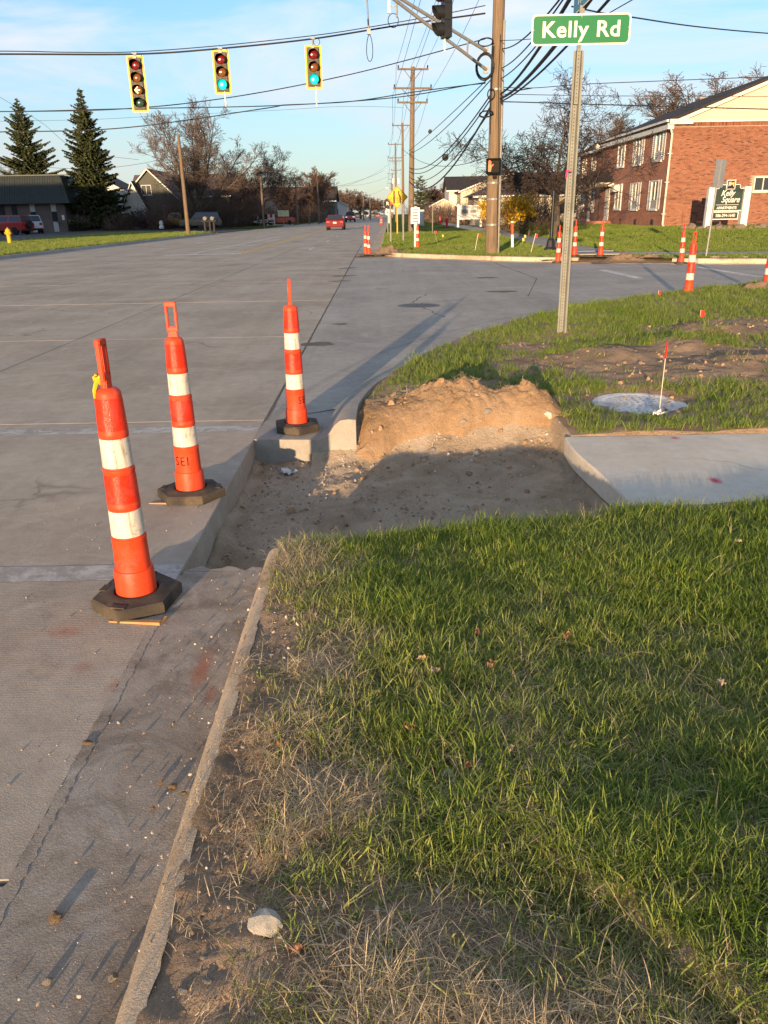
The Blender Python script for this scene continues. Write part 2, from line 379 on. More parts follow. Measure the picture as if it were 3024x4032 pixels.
# ------------------------------------------------------------------ paths of the kerbs
near_pts = [(-.19, 5.33), (-.16, 6.0), (.06, 7.0), (.66, 8.7), (1.65, 10.35), (2.65, 11.65), (3.98, 12.9), (5.55, 14.05), (7.35, 15.0), (10.5, 16.1), (15, 16.6), (24, 15.6), (45, 11)]
NEAR = [Vector((x, y, 0)) for x, y in near_pts]; NEAR = catmull(NEAR, 10)
far_pts = [(60, 4), (30, 15.6), (16, 20.8), (11, 22.75), (8.6, 23.7), (6.85, 24.5), (5.5, 25.25), (4.2, 26.15), (2.85, 27.45), (1.4, 28.95), (.35, 30.4), (.12, 32.5), (.12, 36), (.3, 48), (.6, 72), (1.0, 97), (2.5, 200), (7, 480)]
FAR = catmull([Vector((x, y, 0)) for x, y in far_pts], 8)
left_pts = [(-17, -30), (-15.9, 5), (-15.5, 33), (-15.1, 55), (-14.6, 68), (-14.9, 73), (-17.5, 77.5), (-22, 79.5)]
LEFT = catmull([Vector((x, y, 0)) for x, y in left_pts], 8)
def interp_x(path, y):
    ys = np.array([p.y for p in path]); xs = np.array([p.x for p in path]); o = np.argsort(ys)
    return np.interp(y, ys[o], xs[o])
def sweep(mb, path, prof, side=1, mi=0, hs=None, cap=True):
    """prof: (offset to the road side, z); side=+1 road on the left of the path direction"""
    n = len(path); vs = []; k = len(prof)
    for i, p in enumerate(path):
        t = (path[min(i + 1, n - 1)] - path[max(i - 1, 0)]).normalized(); nl = Vector((-t.y, t.x, 0)) * side
        h = 1.0 if hs is None else hs(p)
        for o, z in prof: vs.append(p + nl * o + Vector((0, 0, z * h if z > 0 else z)))
    fs = [((i * k + j), (i * k + (j + 1) % k), ((i + 1) * k + (j + 1) % k), ((i + 1) * k + j)) for i in range(n - 1) for j in range(k)]
    if side < 0: fs = [f[::-1] for f in fs]
    if cap: fs += [tuple(range(k)), tuple((n - 1) * k + j for j in range(k))[::-1]]
    return mb.add(vs, fs, mi)

# ------------------------------------------------------------------ far ground and roads
g = MB().quad([(-900, -200, -.7), (900, -200, -.7), (900, 1600, -.7), (-900, 1600, -.7)]).build('ground', MT['field']); tag(g, kind='structure')
road = MB()
def strip(x0, x1, y0, y1, z=0.0, mi=0, mb=None):
    (mb or road).quad([(x0, y0, z), (x1, y0, z), (x1, y1, z), (x0, y1, z)], mi)
# bed under the joints, then the carriageway beyond the slabs that can be told apart
bed = MB().box((-8.2, 12, -.20), (14.2, 58, .3))
bed.quad([(-30, -30, -.06), (-15.2, -30, -.06), (-15.2, 41.5, -.06), (-30, 41.5, -.06)])
road_o = bed.build('road', MT['joint']); tag(road_o, kind='structure')
fr = MB()
ys = [41.0, 48, 60, 72, 85, 97, 120, 150, 200, 300, 480, 700]
for i in range(len(ys) - 1):
    a, b = ys[i], ys[i + 1]
    lx = lambda y: -15.6 + (y - 41) * .012
    fr.quad([(lx(a), a, 0), (float(interp_x(FAR, a)) + .05, a, 0), (float(interp_x(FAR, b)) + .05, b, 0), (lx(b), b, 0)])
fr.build('carriageway', MT['road_far'], road_o)
# concrete slabs of the near carriageway
lanes = [-15.6, -11.55, -7.75, -4.05, -0.92]
rows = [-12, -7.5, -3.1, 1.42, 5.9, 10.35, 14.9, 19.4, 23.9, 28.4, 33.0, 37.0, 41.0]
def slab_mesh(w, d, t=.22, bev=.005):
    m = MB(); x, y = w / 2, d / 2
    p0 = [(-x, -y, -t), (x, -y, -t), (x, y, -t), (-x, y, -t)]; p1 = [(-x, -y, -bev), (x, -y, -bev), (x, y, -bev), (-x, y, -bev)]
    p2 = [(-x + bev, -y + bev, 0), (x - bev, -y + bev, 0), (x - bev, y - bev, 0), (-x + bev, y - bev, 0)]
    fs = [(8, 9, 10, 11)]
    for a, b in ((0, 4), (4, 8)):
        fs += [(a + i, a + (i + 1) % 4, b + (i + 1) % 4, b + i) for i in range(4)]
    m.add(p0 + p1 + p2, fs); return m
_sl = {}
rng = random.Random(5)
for i in range(4):
    for j in range(len(rows) - 1):
        w = lanes[i + 1] - lanes[i] - .012; d = rows[j + 1] - rows[j] - .012; key = (round(w, 2), round(d, 2))
        if key not in _sl: _sl[key] = slab_mesh(w, d).mesh('concrete_slab', MT['road'])
        link('concrete_slab', _sl[key], road_o, ((lanes[i] + lanes[i + 1]) / 2, (rows[j] + rows[j + 1]) / 2, rng.uniform(-.0012, 0)))
# the crossing street
cs = MB()
poly = [Vector((-.908, 5.9, 0))] + [p + Vector((0, -.0, 0)) for p in NEAR if p.y > 6.4 or p.x > 1] + [p for p in FAR if p.y < 41 and p.x < 50] + [Vector((-.908, 41, 0))]
cs.add([(p.x, p.y, -.0012) for p in poly], [tuple(range(len(poly)))])
bm = bmesh.new(); me = cs.mesh('cross_street', MT['cross']); bm.from_mesh(me); bmesh.ops.triangulate(bm, faces=bm.faces); bm.to_mesh(me); bm.free()
tag(link('cross_street', me), kind='structure')

# joints, seams and patches of the crossing street, laid as thin real strips of filler
def ribbon(mb, pts, w, z, mi=0, jit=0.0, seed=0):
    r_ = random.Random(seed); P = [Vector((p[0], p[1], z)) for p in pts]; vs = []
    for i, p in enumerate(P):
        t = (P[min(i + 1, len(P) - 1)] - P[max(i - 1, 0)]).normalized(); nl = Vector((-t.y, t.x, 0))
        ww = w * (1 + r_.uniform(-jit, jit)) / 2; vs += [p + nl * ww, p - nl * ww]
    return mb.add(vs, [(2 * i, 2 * i + 1, 2 * i + 3, 2 * i + 2) for i in range(len(P) - 1)], mi)
def wig(a, b, n, amp, seed):
    r_ = random.Random(seed); a, b = Vector((*a, 0)), Vector((*b, 0)); t = (b - a).normalized(); nl = Vector((-t.y, t.x, 0))
    return [a + (b - a) * i / n + nl * (r_.uniform(-amp, amp) if 0 < i < n else 0) for i in range(n + 1)]
jm = MB()
ribbon(jm, wig((-.915, 5.9), (-.93, 31), 60, .006, 1), .016, .0010, jit=.5)
fill = MB(); ribbon(fill, wig((-.914, -2), (-.914, 3.12), 320, .0015, 2), .034, .0012, jit=.3); tag(fill.build('joint_dirt', MT['gutter_dirty'], road_o), kind='stuff')
ribbon(jm, wig(gp(1010, 546).xy, gp(1160, 602).xy, 16, .02, 3), .03, .0008, jit=.5)
ribbon(jm, wig(gp(1160, 602).xy, gp(1140, 640).xy, 6, .02, 3), .02, .0008, jit=.5)
for q, (a, b) in enumerate((((870, 658), (960, 650)), ((880, 662), (905, 643)), ((905, 643), (925, 634)), ((915, 665), (960, 685)), ((960, 650), (1000, 647)), ((1190, 603), (1260, 600)))):
    ribbon(jm, wig(gp(*a).xy, gp(*b).xy, 10, .04, 10 + q), .022, .0008, jit=.7)
ribbon(jm, wig((-.9, 14.4), (3.2, 14.5), 20, .01, 7), .012, .0008, jit=.4)
ribbon(jm, wig((-.9, 21.0), (5.6, 20.2), 20, .01, 8), .014, .0008, jit=.4)
ribbon(jm, wig((-8.1, 16.6), (-4.2, 28.4), 20, .01, 9), .022, .0008, jit=.4)
# patched spots along the long seam
for q, (x, y, s) in enumerate(((742, 596, .3), (735, 607, .26), (748, 580, .25), (760, 578, .2), (1050, 600, .3), (1083, 630, .3), (678, 744, .22), (690, 741, .15), (640, 522, .5), (735, 700, .12))):
    c = gp(x, y); r_ = random.Random(q)
    jm.add([(c.x + s * (1 + .35 * r_.uniform(-1, 1)) * math.cos(a * PI / 6), c.y + s * .6 * (1 + .35 * r_.uniform(-1, 1)) * math.sin(a * PI / 6), .0012 + q * .0001) for a in range(12)], [tuple(range(12))])
MT['patch'] = M('bitumen_patch', (.18, .145, .11), (.12, .10, .08), 5, .95, .6, 90, .006, pos=True)
tag(jm.build('joint_filler', MT['patch'], road_o), kind='stuff')

# ------------------------------------------------------------------ markings
def mark(name, pts, m='mark_white', z=.0014):
    p = [Vector((a[0], a[1], z)) for a in pts]
    return MB().add(p, [tuple(range(len(p)))]).build(name, MT[m], road_o)
def line(name, a, b, w, m='mark_white', z=.0014):
    mb = MB(); ribbon(mb, [a, b], w, z); return mb.build(name, MT[m], road_o)
line('crosswalk_line', (-9.5, 5.62), (-.93, 5.66), .16, 'mark_faint'); line('crosswalk_line', (-9.5, 3.16), (-.93, 3.16), .16, 'mark_faint')
line('crosswalk_line', (-9.0, 31.6), (-.6, 31.4), .2, 'mark_faint'); line('stop_line', (-9.1, 34.2), (-5.9, 34.6), .5)
for a, b in (((1300, 583), (1382, 601)), ((1508, 577), (1640, 598))): line('stop_line', gp(*a).xy, gp(*b).xy, .22)
line('turn_lane_line', (-8.1, 34.4), (-7.5, 62), .14)
for d in (-.12, .12):
    line('centre_line', (-5.95 + d, 35.2), (-5.75 + d, 60), .11, 'mark_yellow'); line('centre_line', (-5.75 + d, 60), (-5.2 + d, 150), .11, 'mark_yellow')
for y0 in (37.2, 47.8, 58.2, 69.5, 83.4, 97, 111, 125, 140): line('lane_dash', (-3.55 + y0 * .009, y0), (-3.53 + y0 * .009, y0 + 2.6), .13)
for y0 in (39.6, 48.9, 60.4, 72, 84, 97, 110, 125): line('lane_dash', (-11.7 + y0 * .014, y0), (-11.66 + y0 * .014, y0 + 2.5), .12)
line('turn_arrow_bar', (-7.2, 42.2), (-6.7, 45), .3, 'mark_faint'); line('turn_arrow_bar', (-6.9, 50), (-6.6, 54), .3, 'mark_faint')

# ------------------------------------------------------------------ kerbs
near_prof = [(.44, 0), (.085, -.010), (.066, .012), (.056, .065), (.043, .088), (.028, .097), (0, .096), (0, -.22), (.44, -.22)]
kb = MB(); path = [Vector((-.472 + .0025 * math.sin(y * 9), y, 0)) for y in np.linspace(-4, 3.171, 121)]
sweep(kb, path, near_prof); k0 = kb.build('kerb', MT['gutter_dirty'], smooth=40); tag(k0, kind='structure')
top = MB()
# chipped kerb lip, tan colour brightened over the pan for the sunlit edge
lip = []
for i, y in enumerate(np.arange(-4, 3.171, .03)):
    j = .0045 * float(fbm(y * 9, 0.5, 201, 4)) + .003 * float(fbm(y * 40, 1.5, 202, 2))
    lip.append((y, j))
vs = []
for y, j in lip:
    vs += [(-.5350, y, .036), (-.5315 + j, y, .064 + j), (-.522 + j, y, .084 + .5 * j), (-.506 + .5 * j, y, .0985 + .4 * j), (-.488, y, .1048), (-.468 + 2 * j, y, .1035)]
top.add(vs, [(i * 6 + q, i * 6 + q + 1, i * 6 + q + 7, i * 6 + q + 6) for i in range(len(lip) - 1) for q in range(5)])
top.build('kerb_top', MT['kerb'], k0, smooth=60)
re_ = random.Random(8); be = [(-.912 + .37 * k / 16, 3.165 + re_.uniform(.0, .022) + .045 * abs(math.sin(k * .55)) * (k > 1)) for k in range(17)]
bp_ = [(-.54, 3.168), (-.912, 3.168)] + be; bn = len(bp_)
link('broken_edge', fix_normals(MB().add([(x, y, -.20) for x, y in bp_] + [(x, y, -.0008 - .0095 * (x + .912) / .36) for x, y in bp_], [tuple(range(bn))[::-1], tuple(range(bn, 2 * bn))] + [(i, (i + 1) % bn, bn + (i + 1) % bn, bn + i) for i in range(bn)]).mesh('broken_edge', MT['gutter_dirty'])), k0)
far_prof = [(.74, 0), (.27, -.008), (.22, .012), (.185, .05), (.15, .10), (.11, .132), (.05, .14), (0, .135), (0, -.24), (.74, -.24)]
kf = MB(); sweep(kf, NEAR, far_prof, hs=lambda p: 1.0 - .72 * float(sstep(6.3, 8.8, p.y)))
tag(kf.build('kerb', MT['gutter'], smooth=50), kind='structure')
def kerb_run(path, side):
    mb = MB(); sweep(mb, path, [(.55, .002), (.16, .002), (.13, .05), (.11, .12), (.06, .14), (0, .14), (0, -.3), (.55, -.3)], side=side); return mb
gap0, gap1 = 6.2, 8.55     # the dug-up stretch at the far corner
cuts = [[p for p in FAR if p.y < 24 and p.x > gap1], [p for p in FAR if p.x < gap0 and p.y > 24]]
for c in cuts: tag(kerb_run(c, 1).build('kerb', MT['kerb'], smooth=50), kind='structure')
tag(kerb_run(LEFT, -1).build('kerb', MT['slab_far'], smooth=50), kind='structure')

# ------------------------------------------------------------------ the near verge: height field with the pit dug into it
def floor_h(x, y):
    return -.185 + .10 * np.clip((x + .85) / 2.0, 0, 1) + .042 * fbm(x * 2.2, y * 2.2, 3) + .022 * fbm(x * 9, y * 9, 5) + .010 * fbm(x * 45, y * 45, 6, 3) + .03 * sstep(.25, .0, np.abs(np.hypot(x + .45, y - 4.2) - .55) * 2) * (y < 4.3)
def edge_near(x):
    return 3.24 + .30 * np.clip((x + .43) / 1.6, 0, 1) + .05 * fbm(x * 3, x * 0 + 1.3, 9) + .02 * fbm(x * 14, x * 0, 8)
def H(x, y):
    base = .095 + .014 * np.maximum(x, 0) + .022 * fbm(x * .9, y * .9, 1) * sstep(-.47, -.1, x) + .020 * fbm(x * 4.3, y * 4.3, 2) * sstep(-.50, -.3, x)
    bare = 1 - green(x, y)
    base = base + bare * (.017 * fbm(x * 9, y * 9, 4) + .011 * np.abs(fbm(x * 24, y * 24, 14, 3)) + .006 * fbm(x * 60, y * 60, 15, 2)) * sstep(-.50, -.40, x)
    d = ((x - .44) * .26 + (y - 1.24) * .17) / .31
    base = base + .035 * sstep(-.01, .05, d + .02 * fbm(x * 9, y * 9, 12)) * (1 - sstep(1.3, 1.6, y)) - .012 * np.exp(-((d + .03) / .05) ** 2) * (1 - sstep(1.25, 1.4, y))
    base = base + (.004 + .020 * fbm(x * 7, y * 7, 25, 5)) * (1 - sstep(-.47, -.40, x)) - .03 * (1 - sstep(-.512, -.488, x))
    # low mounds of spilt soil round the manhole
    for cx, cy, r, h in ((2.25, 7.8, .35, .08), (3.2, 8.2, .4, .09), (2.7, 6.8, .45, .05), (3.4, 7.1, .4, .07), (3.9, 9.2, .35, .09), (2.2, 9.6, .4, .04)):
        base = base + h * np.exp(-(((x - cx) ** 2 + (y - cy) ** 2) / r ** 2)) * (1 + .6 * fbm(x * 6, y * 6, 21))
    base = base - .05 * np.exp(-(((x - 2.0) ** 2 + (y - 5.87) ** 2) / .42 ** 2) ** 2)
    e = edge_near(x)
    T = sstep(e - .03, e + .06, y) * (1 - sstep(5.15, 5.65, y)) * (1 - sstep(1.21, 1.25, x))
    z = base * (1 - T) + floor_h(x, y) * T
    under = (x > 1.235) & (y > 3.63) & (y < 4.915)
    return np.where(under, np.minimum(z, -.03), z)
def green(x, y):
    n_ = fbm(np.asarray(x) * 1.5, np.asarray(y) * 1.5, 31); n2 = fbm(np.asarray(x) * 5, np.asarray(y) * 5, 32)
    xe = np.interp(y, [.6, 1.0, 1.2, 1.31, 1.42, 1.75, 2.0, 2.3, 2.8, 3.2, 3.6], [.72, .58, .45, .26, .0, -.08, -.05, .0, -.18, -.28, -.34])
    near = sstep(-.22, .16, x - xe + .20 * n_ + .08 * n2)
    far = np.ones_like(near)
    for cx, cy, rx, ry in ((2.9, 7.25, 1.75, .95), (4.7, 9.3, 1.4, .8), (2.0, 5.87, .42, .38), (1.6, 8.4, .35, .35), (2.3, 9.9, .5, .2)):
        q = np.sqrt(((x - cx) / rx) ** 2 + ((y - cy) / ry) ** 2) + .35 * n_ + .22 * n2
        far = far * sstep(.78, 1.08, q)
    far = far * (1 - .8 * np.exp(-(((x - .5) / .9) ** 2 + ((y - 5.9) / .45) ** 2)))
    return np.where(np.asarray(y) < 4.5, near, far)
ry_ = np.concatenate([np.arange(-.9, .8, .05), np.arange(.8, 3.9, .016), np.arange(3.9, 6.6, .022), np.arange(6.6, 11, .04), np.arange(11, 17.01, .07)])
s_ = np.concatenate([np.arange(0, 2.2, .017), np.arange(2.2, 4.2, .035), np.arange(4.2, 8, .08), np.linspace(8, 34, 50)])
NK = NEAR[:NEAR.index(min(NEAR, key=lambda p: abs(p.x - 15))) + 1]
xl_ = np.where(ry_ < 7.0, -.512, interp_x(NK, ry_) - .57)
Xg = xl_[:, None] + s_[None, :]; Yg = np.repeat(ry_[:, None], len(s_), 1); Zg = H(Xg, Yg)
yc = Yg[:-1, :-1]; xc = Xg[:-1, :-1]; keep_ = ~((yc > 5.33) & (xc < interp_x(NK, yc) - .02))
vm_ = grid_mesh('verge', Xg, Yg, Zg, [MT['soil_verge'], MT['soil_pit']], keep_)
mi_ = ((yc > edge_near(xc) - .02) & (yc < 5.5) & (xc < 1.25)).astype(np.int32).ravel()[keep_.ravel()]
if len(vm_.polygons) == len(mi_): vm_.polygons.foreach_set('material_index', mi_)
tag(link('verge', vm_), kind='structure')
px_, py_ = np.meshgrid(np.arange(-.935, -.455, .017), np.arange(3.10, 5.42, .02))
pz_ = floor_h(px_, py_) + .03 * np.exp(-((px_ + .92) / .03) ** 2)
tag(link('pit_floor', grid_mesh('pit_floor', px_, py_, pz_, MT['soil_pit'])), kind='structure')

# the pavement slab that ends at the pit
sm = MB(); n_e = 14
edge = [(1.215 + .02 * math.sin(t * 6) + .10 * max(0, .35 - t) * 1.1, 4.93 - 1.31 * (1 - t)) for t in [i / n_e for i in range(n_e + 1)]]
edge[0] = (1.36, 3.62); edge.insert(1, (1.285, 3.70))
outline = edge + [(2.76, 4.93)] + [(2.76, 3.60)]
def slab_prism(outl, z1, z0, bev=.012):
    mb = MB(); n = len(outl); c = Vector((sum(p[0] for p in outl) / n, sum(p[1] for p in outl) / n, 0)); P = [Vector((p[0], p[1], 0)) for p in outl]
    ins = [p + (c - p).normalized() * bev for p in P]
    vs = [p + Vector((0, 0, z0)) for p in P] + [p + Vector((0, 0, z1 - bev)) for p in P] + [p + Vector((0, 0, z1)) for p in ins]
    fs = [tuple(range(2 * n, 3 * n))] + [((a + i), (b + i), (b + (i + 1) % n), (a + (i + 1) % n)) for a, b in ((0, n), (n, 2 * n)) for i in range(n)]
    mb.add(vs, [f if len(f) > 4 else f for f in fs]); return mb
# spray paint marks sit in the slab's own material
def add_spray(m, spots, colr):
    n, l = m.node_tree.nodes, m.node_tree.links; b = [q for q in n if q.type == 'BSDF_PRINCIPLED'][0]
    src = b.inputs['Base Color'].links[0].from_socket; v = posvec(n)
    for (x, y, rx, ry2, st) in spots:
        mp = n.new('ShaderNodeMapping'); mp.vector_type = 'TEXTURE'; mp.inputs['Location'].default_value = (x, y, 0); mp.inputs['Scale'].default_value = (rx, ry2, 1000); l.new(v, mp.inputs['Vector'])
        ln = n.new('ShaderNodeVectorMath'); ln.operation = 'LENGTH'; l.new(mp.outputs[0], ln.inputs[0])
        d = math_node(n, l, 'ADD', ln.outputs['Value'], math_node(n, l, 'MULTIPLY', noise_node(n, l, v, 60, 5, .8), .9))
        src = mixc(n, l, ramp(n, l, d, [(.55, st), (1.35, 0.0)]), src, colr)
    l.new(src, b.inputs['Base Color'])
s1 = gp(1545, 1038, .1); s2 = gp(1458, 946, .1)
add_spray(MT['slab'], [(s1.x, s1.y, .075, .13, 1.0), (s2.x, s2.y + .0, .07, .07, .9), (s2.x + .2, s2.y - .01, .05, .05, .25)], (.62, .04, .10))
o = gp(300, 1425); add_spray(MT['gutter_dirty'], [(-.66, 2.36, .07, .30, .7), (-.6, 2.2, .05, .15, .5)], (.40, .13, .06))
add_spray(MT['road'], [(gp(140, 1365).x, gp(140, 1365).y, .16, .10, .5), (gp(180, 1440).x, gp(180, 1440).y, .10, .08, .4), (gp(320, 1480).x - .12, gp(320, 1480).y, .06, .10, .4)], (.36, .12, .06))
pave = link('pavement', fix_normals(slab_prism(outline, .1, -.02).mesh('pavement', MT['slab']))); tag(pave, kind='structure')
for k in range(6):
    x0 = 2.772 + k * 1.52; q = [(x0, 3.6), (x0, 4.93), (x0 + 1.508, 4.93), (x0 + 1.508, 3.6)]
    link('paving_slab', fix_normals(slab_prism(q, .1 + .004 * (k % 2) + .012 * k, -.05).mesh('paving_slab', MT['slab'])), pave)

# ------------------------------------------------------------------ far right corner: lawn, pavement panels
def Hr(x, y):
    x = np.asarray(x, float); y = np.asarray(y, float)
    return .13 + .36 * sstep(4, 17, x) * sstep(25, 43, y) + .05 * fbm(x * .35, y * .35, 41) * sstep(24, 34, y) + .012 * fbm(x * 2, y * 2, 42)
yy = np.concatenate([np.arange(4.2, 24, .8), np.arange(24, 60, .4), np.arange(60, 120, 2.0), np.arange(120, 480, 15)])
ss = np.concatenate([np.arange(0, 3, .25), np.arange(3, 30, .6), np.arange(30, 160, 6)])
xr = interp_x(FAR, yy)
Xr = xr[:, None] + ss[None, :]; Yr = np.repeat(yy[:, None], len(ss), 1)
tag(link('lawn', grid_mesh('lawn', Xr, Yr, Hr(Xr, Yr), MT['lawn'])), kind='structure')
fp = None
def paving(path, w, z_off=.02, n_len=1.5, name='footpath'):
    base = empty(name, (0, 0, 0), None, None); tag(base, kind='structure')
    P = [Vector((*p, 0)) for p in path]; L = [0]
    for a, b in zip(P, P[1:]): L.append(L[-1] + (b - a).length)
    def pt(s):
        for i in range(len(P) - 1):
            if s <= L[i + 1] or i == len(P) - 2:
                t = (s - L[i]) / (L[i + 1] - L[i]); d = (P[i + 1] - P[i]).normalized(); return P[i] + (P[i + 1] - P[i]) * t, Vector((-d.y, d.x, 0))
    k = 0
    while (k + 1) * n_len < L[-1]:
        (a, na), (b, nb) = pt(k * n_len + .01), pt((k + 1) * n_len - .01)
        c = [a - na * w / 2, a + na * w / 2, b + nb * w / 2, b - nb * w / 2]
        zz = [float(Hr(p.x, p.y)) + z_off for p in c]
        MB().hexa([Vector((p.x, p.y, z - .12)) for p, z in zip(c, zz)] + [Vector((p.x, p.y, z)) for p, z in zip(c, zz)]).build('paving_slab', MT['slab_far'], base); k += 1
    return base
paving([(7.55, 28.4), (7.25, 33), (7.6, 44), (7.8, 60), (7.9, 84), (8.2, 110)], 1.35)
paving([(7.4, 27.2), (9.6, 25.9), (12.5, 25.6), (18, 24.6), (34, 19)], 1.5)
paving([(7.4, 27.4), (7.0, 25.2)], 1.6, .03, 1.2)
paving([(18.5, 27.5), (26, 27.2)], 1.2)

# left side: lawn strip, parking lot, beds
def sheet(name, pts, z, m, th=.3):
    mb = MB().prism([(p[0], p[1], z - th) for p in pts], (0, 0, th)); me = fix_normals(mb.mesh(name, m)); return tag(link(name, me), kind='structure')
lp = [(p.x - .03, p.y) for p in LEFT]
sheet('lawn', lp + [(-26.0, 80), (-25.5, 54), (-24.5, 30), (-26, -30)], .13, MT['lawn'])
sheet('parking_lot', [(-26.2, -30), (-25.1, 30), (-25.9, 54), (-26.3, 79.9), (-22, 80.2), (-17.6, 78.2), (-15.0, 76), (-14.2, 90), (-14.6, 98), (-24, 104), (-90, 104), (-110, -30)], .055, MT['asphalt_dark'])
sheet('lawn', [(-14.8, 96.5), (-13.9, 101), (-13.0, 150), (-11, 300), (-8, 480), (-200, 480), (-200, 104.2), (-24, 104.2)], .14, MT['lawn'])
sheet('planting_bed', [(-38.2, 101.2), (-18, 101.2), (-18, 104.0), (-38.2, 104.0)], .22, MT['mulch'])
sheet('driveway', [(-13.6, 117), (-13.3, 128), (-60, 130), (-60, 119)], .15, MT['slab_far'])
# ------------------------------------------------------------------ grass and gravel
def grass_mat(name, dark, mid, tip, dry, trans=.35):
    m, n, l, b = new_mat(name)
    a = n.new('ShaderNodeAttribute'); a.attribute_name = 'bv'; oi = n.new('ShaderNodeObjectInfo')
    t = n.new('ShaderNodeAttribute'); t.attribute_name = 'tint'; t.attribute_type = 'INSTANCER'
    h = n.new('ShaderNodeAttribute'); h.attribute_name = 'bh'
    r1 = math_node(n, l, 'FRACT', math_node(n, l, 'ADD', a.outputs['Fac'], oi.outputs['Random']))
    col = ramp(n, l, r1, [(.0, dark), (.5, mid), (.93, tip), (1.0, dry)])
    col = mixc(n, l, math_node(n, l, 'MULTIPLY', h.outputs['Fac'], .35), col, tip)
    col = mixc(n, l, t.outputs['Fac'], col, dry)
    out = [q for q in n if q.type == 'OUTPUT_MATERIAL'][0]
    tr = n.new('ShaderNodeBsdfTranslucent'); ms = n.new('ShaderNodeMixShader'); ms.inputs[0].default_value = trans
    l.new(col, b.inputs['Base Color']); l.new(col, tr.inputs['Color']); b.inputs['Roughness'].default_value = .55; b.inputs['Specular IOR Level'].default_value = .25
    l.new(b.outputs[0], ms.inputs[1]); l.new(tr.outputs[0], ms.inputs[2]); l.new(ms.outputs[0], out.inputs['Surface'])
    return m
MT['grass'] = grass_mat('grass_blades', (.07, .135, .016), (.135, .235, .026), (.36, .42, .07), (.52, .44, .23))  # naturally yellow tips, brightened in colour for sunlit blade highlights
MT['straw'] = grass_mat('dead_grass_straw', (.42, .32, .18), (.62, .49, .30), (.74, .61, .41), (.46, .34, .19), .3)
def tuft(seed, n, R, l0, l1, w, lean0, lean1, curl, mat, zlift=0.0):
    r_ = random.Random(seed); vs, fs, bv, bh = [], [], [], []
    for i in range(n):
        q = r_.uniform(0, 2 * PI); d = R * math.sqrt(r_.random()); base = Vector((d * math.cos(q), d * math.sin(q), zlift * r_.random() - .006))
        az = r_.uniform(0, 2 * PI); ln = rad(r_.uniform(lean0, lean1)); L = r_.uniform(l0, l1); ww = w * r_.uniform(.7, 1.3); cu = rad(curl) * r_.uniform(.3, 1.3)
        side = Vector((-math.sin(az), math.cos(az), 0)); side = (side + Vector((math.cos(az), math.sin(az), 0)) * r_.uniform(-.8, .8)).normalized()
        p = base.copy(); b0 = len(vs); v_ = r_.random()
        for k in range(4):
            wk = ww * (1, .9, .62, 0)[k]
            if k < 3: vs += [p - side * wk / 2, p + side * wk / 2]; bv += [v_, v_]; bh += [k / 3] * 2
            else: vs.append(p.copy()); bv.append(v_); bh.append(1.0)
            a = ln + cu * k / 3; p = p + Vector((math.cos(az) * math.sin(a), math.sin(az) * math.sin(a), math.cos(a))) * (L / 3)
            if lean0 > 60: p.z = max(p.z, .003 + .004 * r_.random())
        fs += [(b0, b0 + 1, b0 + 3, b0 + 2), (b0 + 2, b0 + 3, b0 + 5, b0 + 4), (b0 + 4, b0 + 5, b0 + 6)]
    me = bpy.data.meshes.new('tuft'); me.from_pydata([tuple(v) for v in vs], [], fs)
    for nm, dat in (('bv', bv), ('bh', bh)):
        at_ = me.attributes.new(nm, 'FLOAT', 'POINT'); at_.data.foreach_set('value', dat)
    me.materials.append(mat); return me
def scatter(name, P, rot, scl, tint, protos, kind='stuff', label=None, cat=None, parent=None):
    """one object whose points carry instances of the prototype meshes"""
    n = len(P); me = bpy.data.meshes.new(name); me.vertices.add(n); me.vertices.foreach_set('co', np.asarray(P, np.float32).ravel())
    for nm, ty, dat in (('rot', 'FLOAT_VECTOR', rot), ('scl', 'FLOAT', scl), ('tint', 'FLOAT', tint)):
        at_ = me.attributes.new(nm, ty, 'POINT'); at_.data.foreach_set('vector' if ty == 'FLOAT_VECTOR' else 'value', np.asarray(dat, np.float32).ravel())
    at_ = me.attributes.new('idx', 'INT', 'POINT'); at_.data.foreach_set('value', nrng.integers(0, len(protos), n).astype(np.int32))
    o = link(name, me, parent); cl = bpy.data.collections.new(name + '_sources')
    for i, p in enumerate(protos): cl.objects.link(bpy.data.objects.new('%s_source' % name, p))
    ng = bpy.data.node_groups.new(name + '_scatter', 'GeometryNodeTree')
    ng.interface.new_socket('Geometry', in_out='INPUT', socket_type='NodeSocketGeometry'); ng.interface.new_socket('Geometry', in_out='OUTPUT', socket_type='NodeSocketGeometry')
    N, L = ng.nodes, ng.links; gi = N.new('NodeGroupInput'); go = N.new('NodeGroupOutput')
    ci = N.new('GeometryNodeCollectionInfo'); ci.inputs['Collection'].default_value = cl; ci.inputs['Separate Children'].default_value = True; ci.inputs['Reset Children'].default_value = True
    ip = N.new('GeometryNodeInstanceOnPoints'); ip.inputs['Pick Instance'].default_value = True
    def attr(nm, ty):
        q = N.new('GeometryNodeInputNamedAttribute'); q.data_type = ty; q.inputs['Name'].default_value = nm; return q.outputs['Attribute']
    er = N.new('FunctionNodeEulerToRotation'); L.new(attr('rot', 'FLOAT_VECTOR'), er.inputs[0])
    L.new(gi.outputs[0], ip.inputs['Points']); L.new(ci.outputs[0], ip.inputs['Instance']); L.new(attr('idx', 'INT'), ip.inputs['Instance Index'])
    L.new(er.outputs[0], ip.inputs['Rotation']); L.new(attr('scl', 'FLOAT'), ip.inputs['Scale']); L.new(ip.outputs[0], go.inputs[0])
    md = o.modifiers.new('scatter', 'NODES'); md.node_group = ng
    return tag(o, label, cat, None, kind)
nrng = np.random.default_rng(11)
def cand(n, x0, x1, y0, y1): return nrng.uniform(x0, x1, n), nrng.uniform(y0, y1, n)
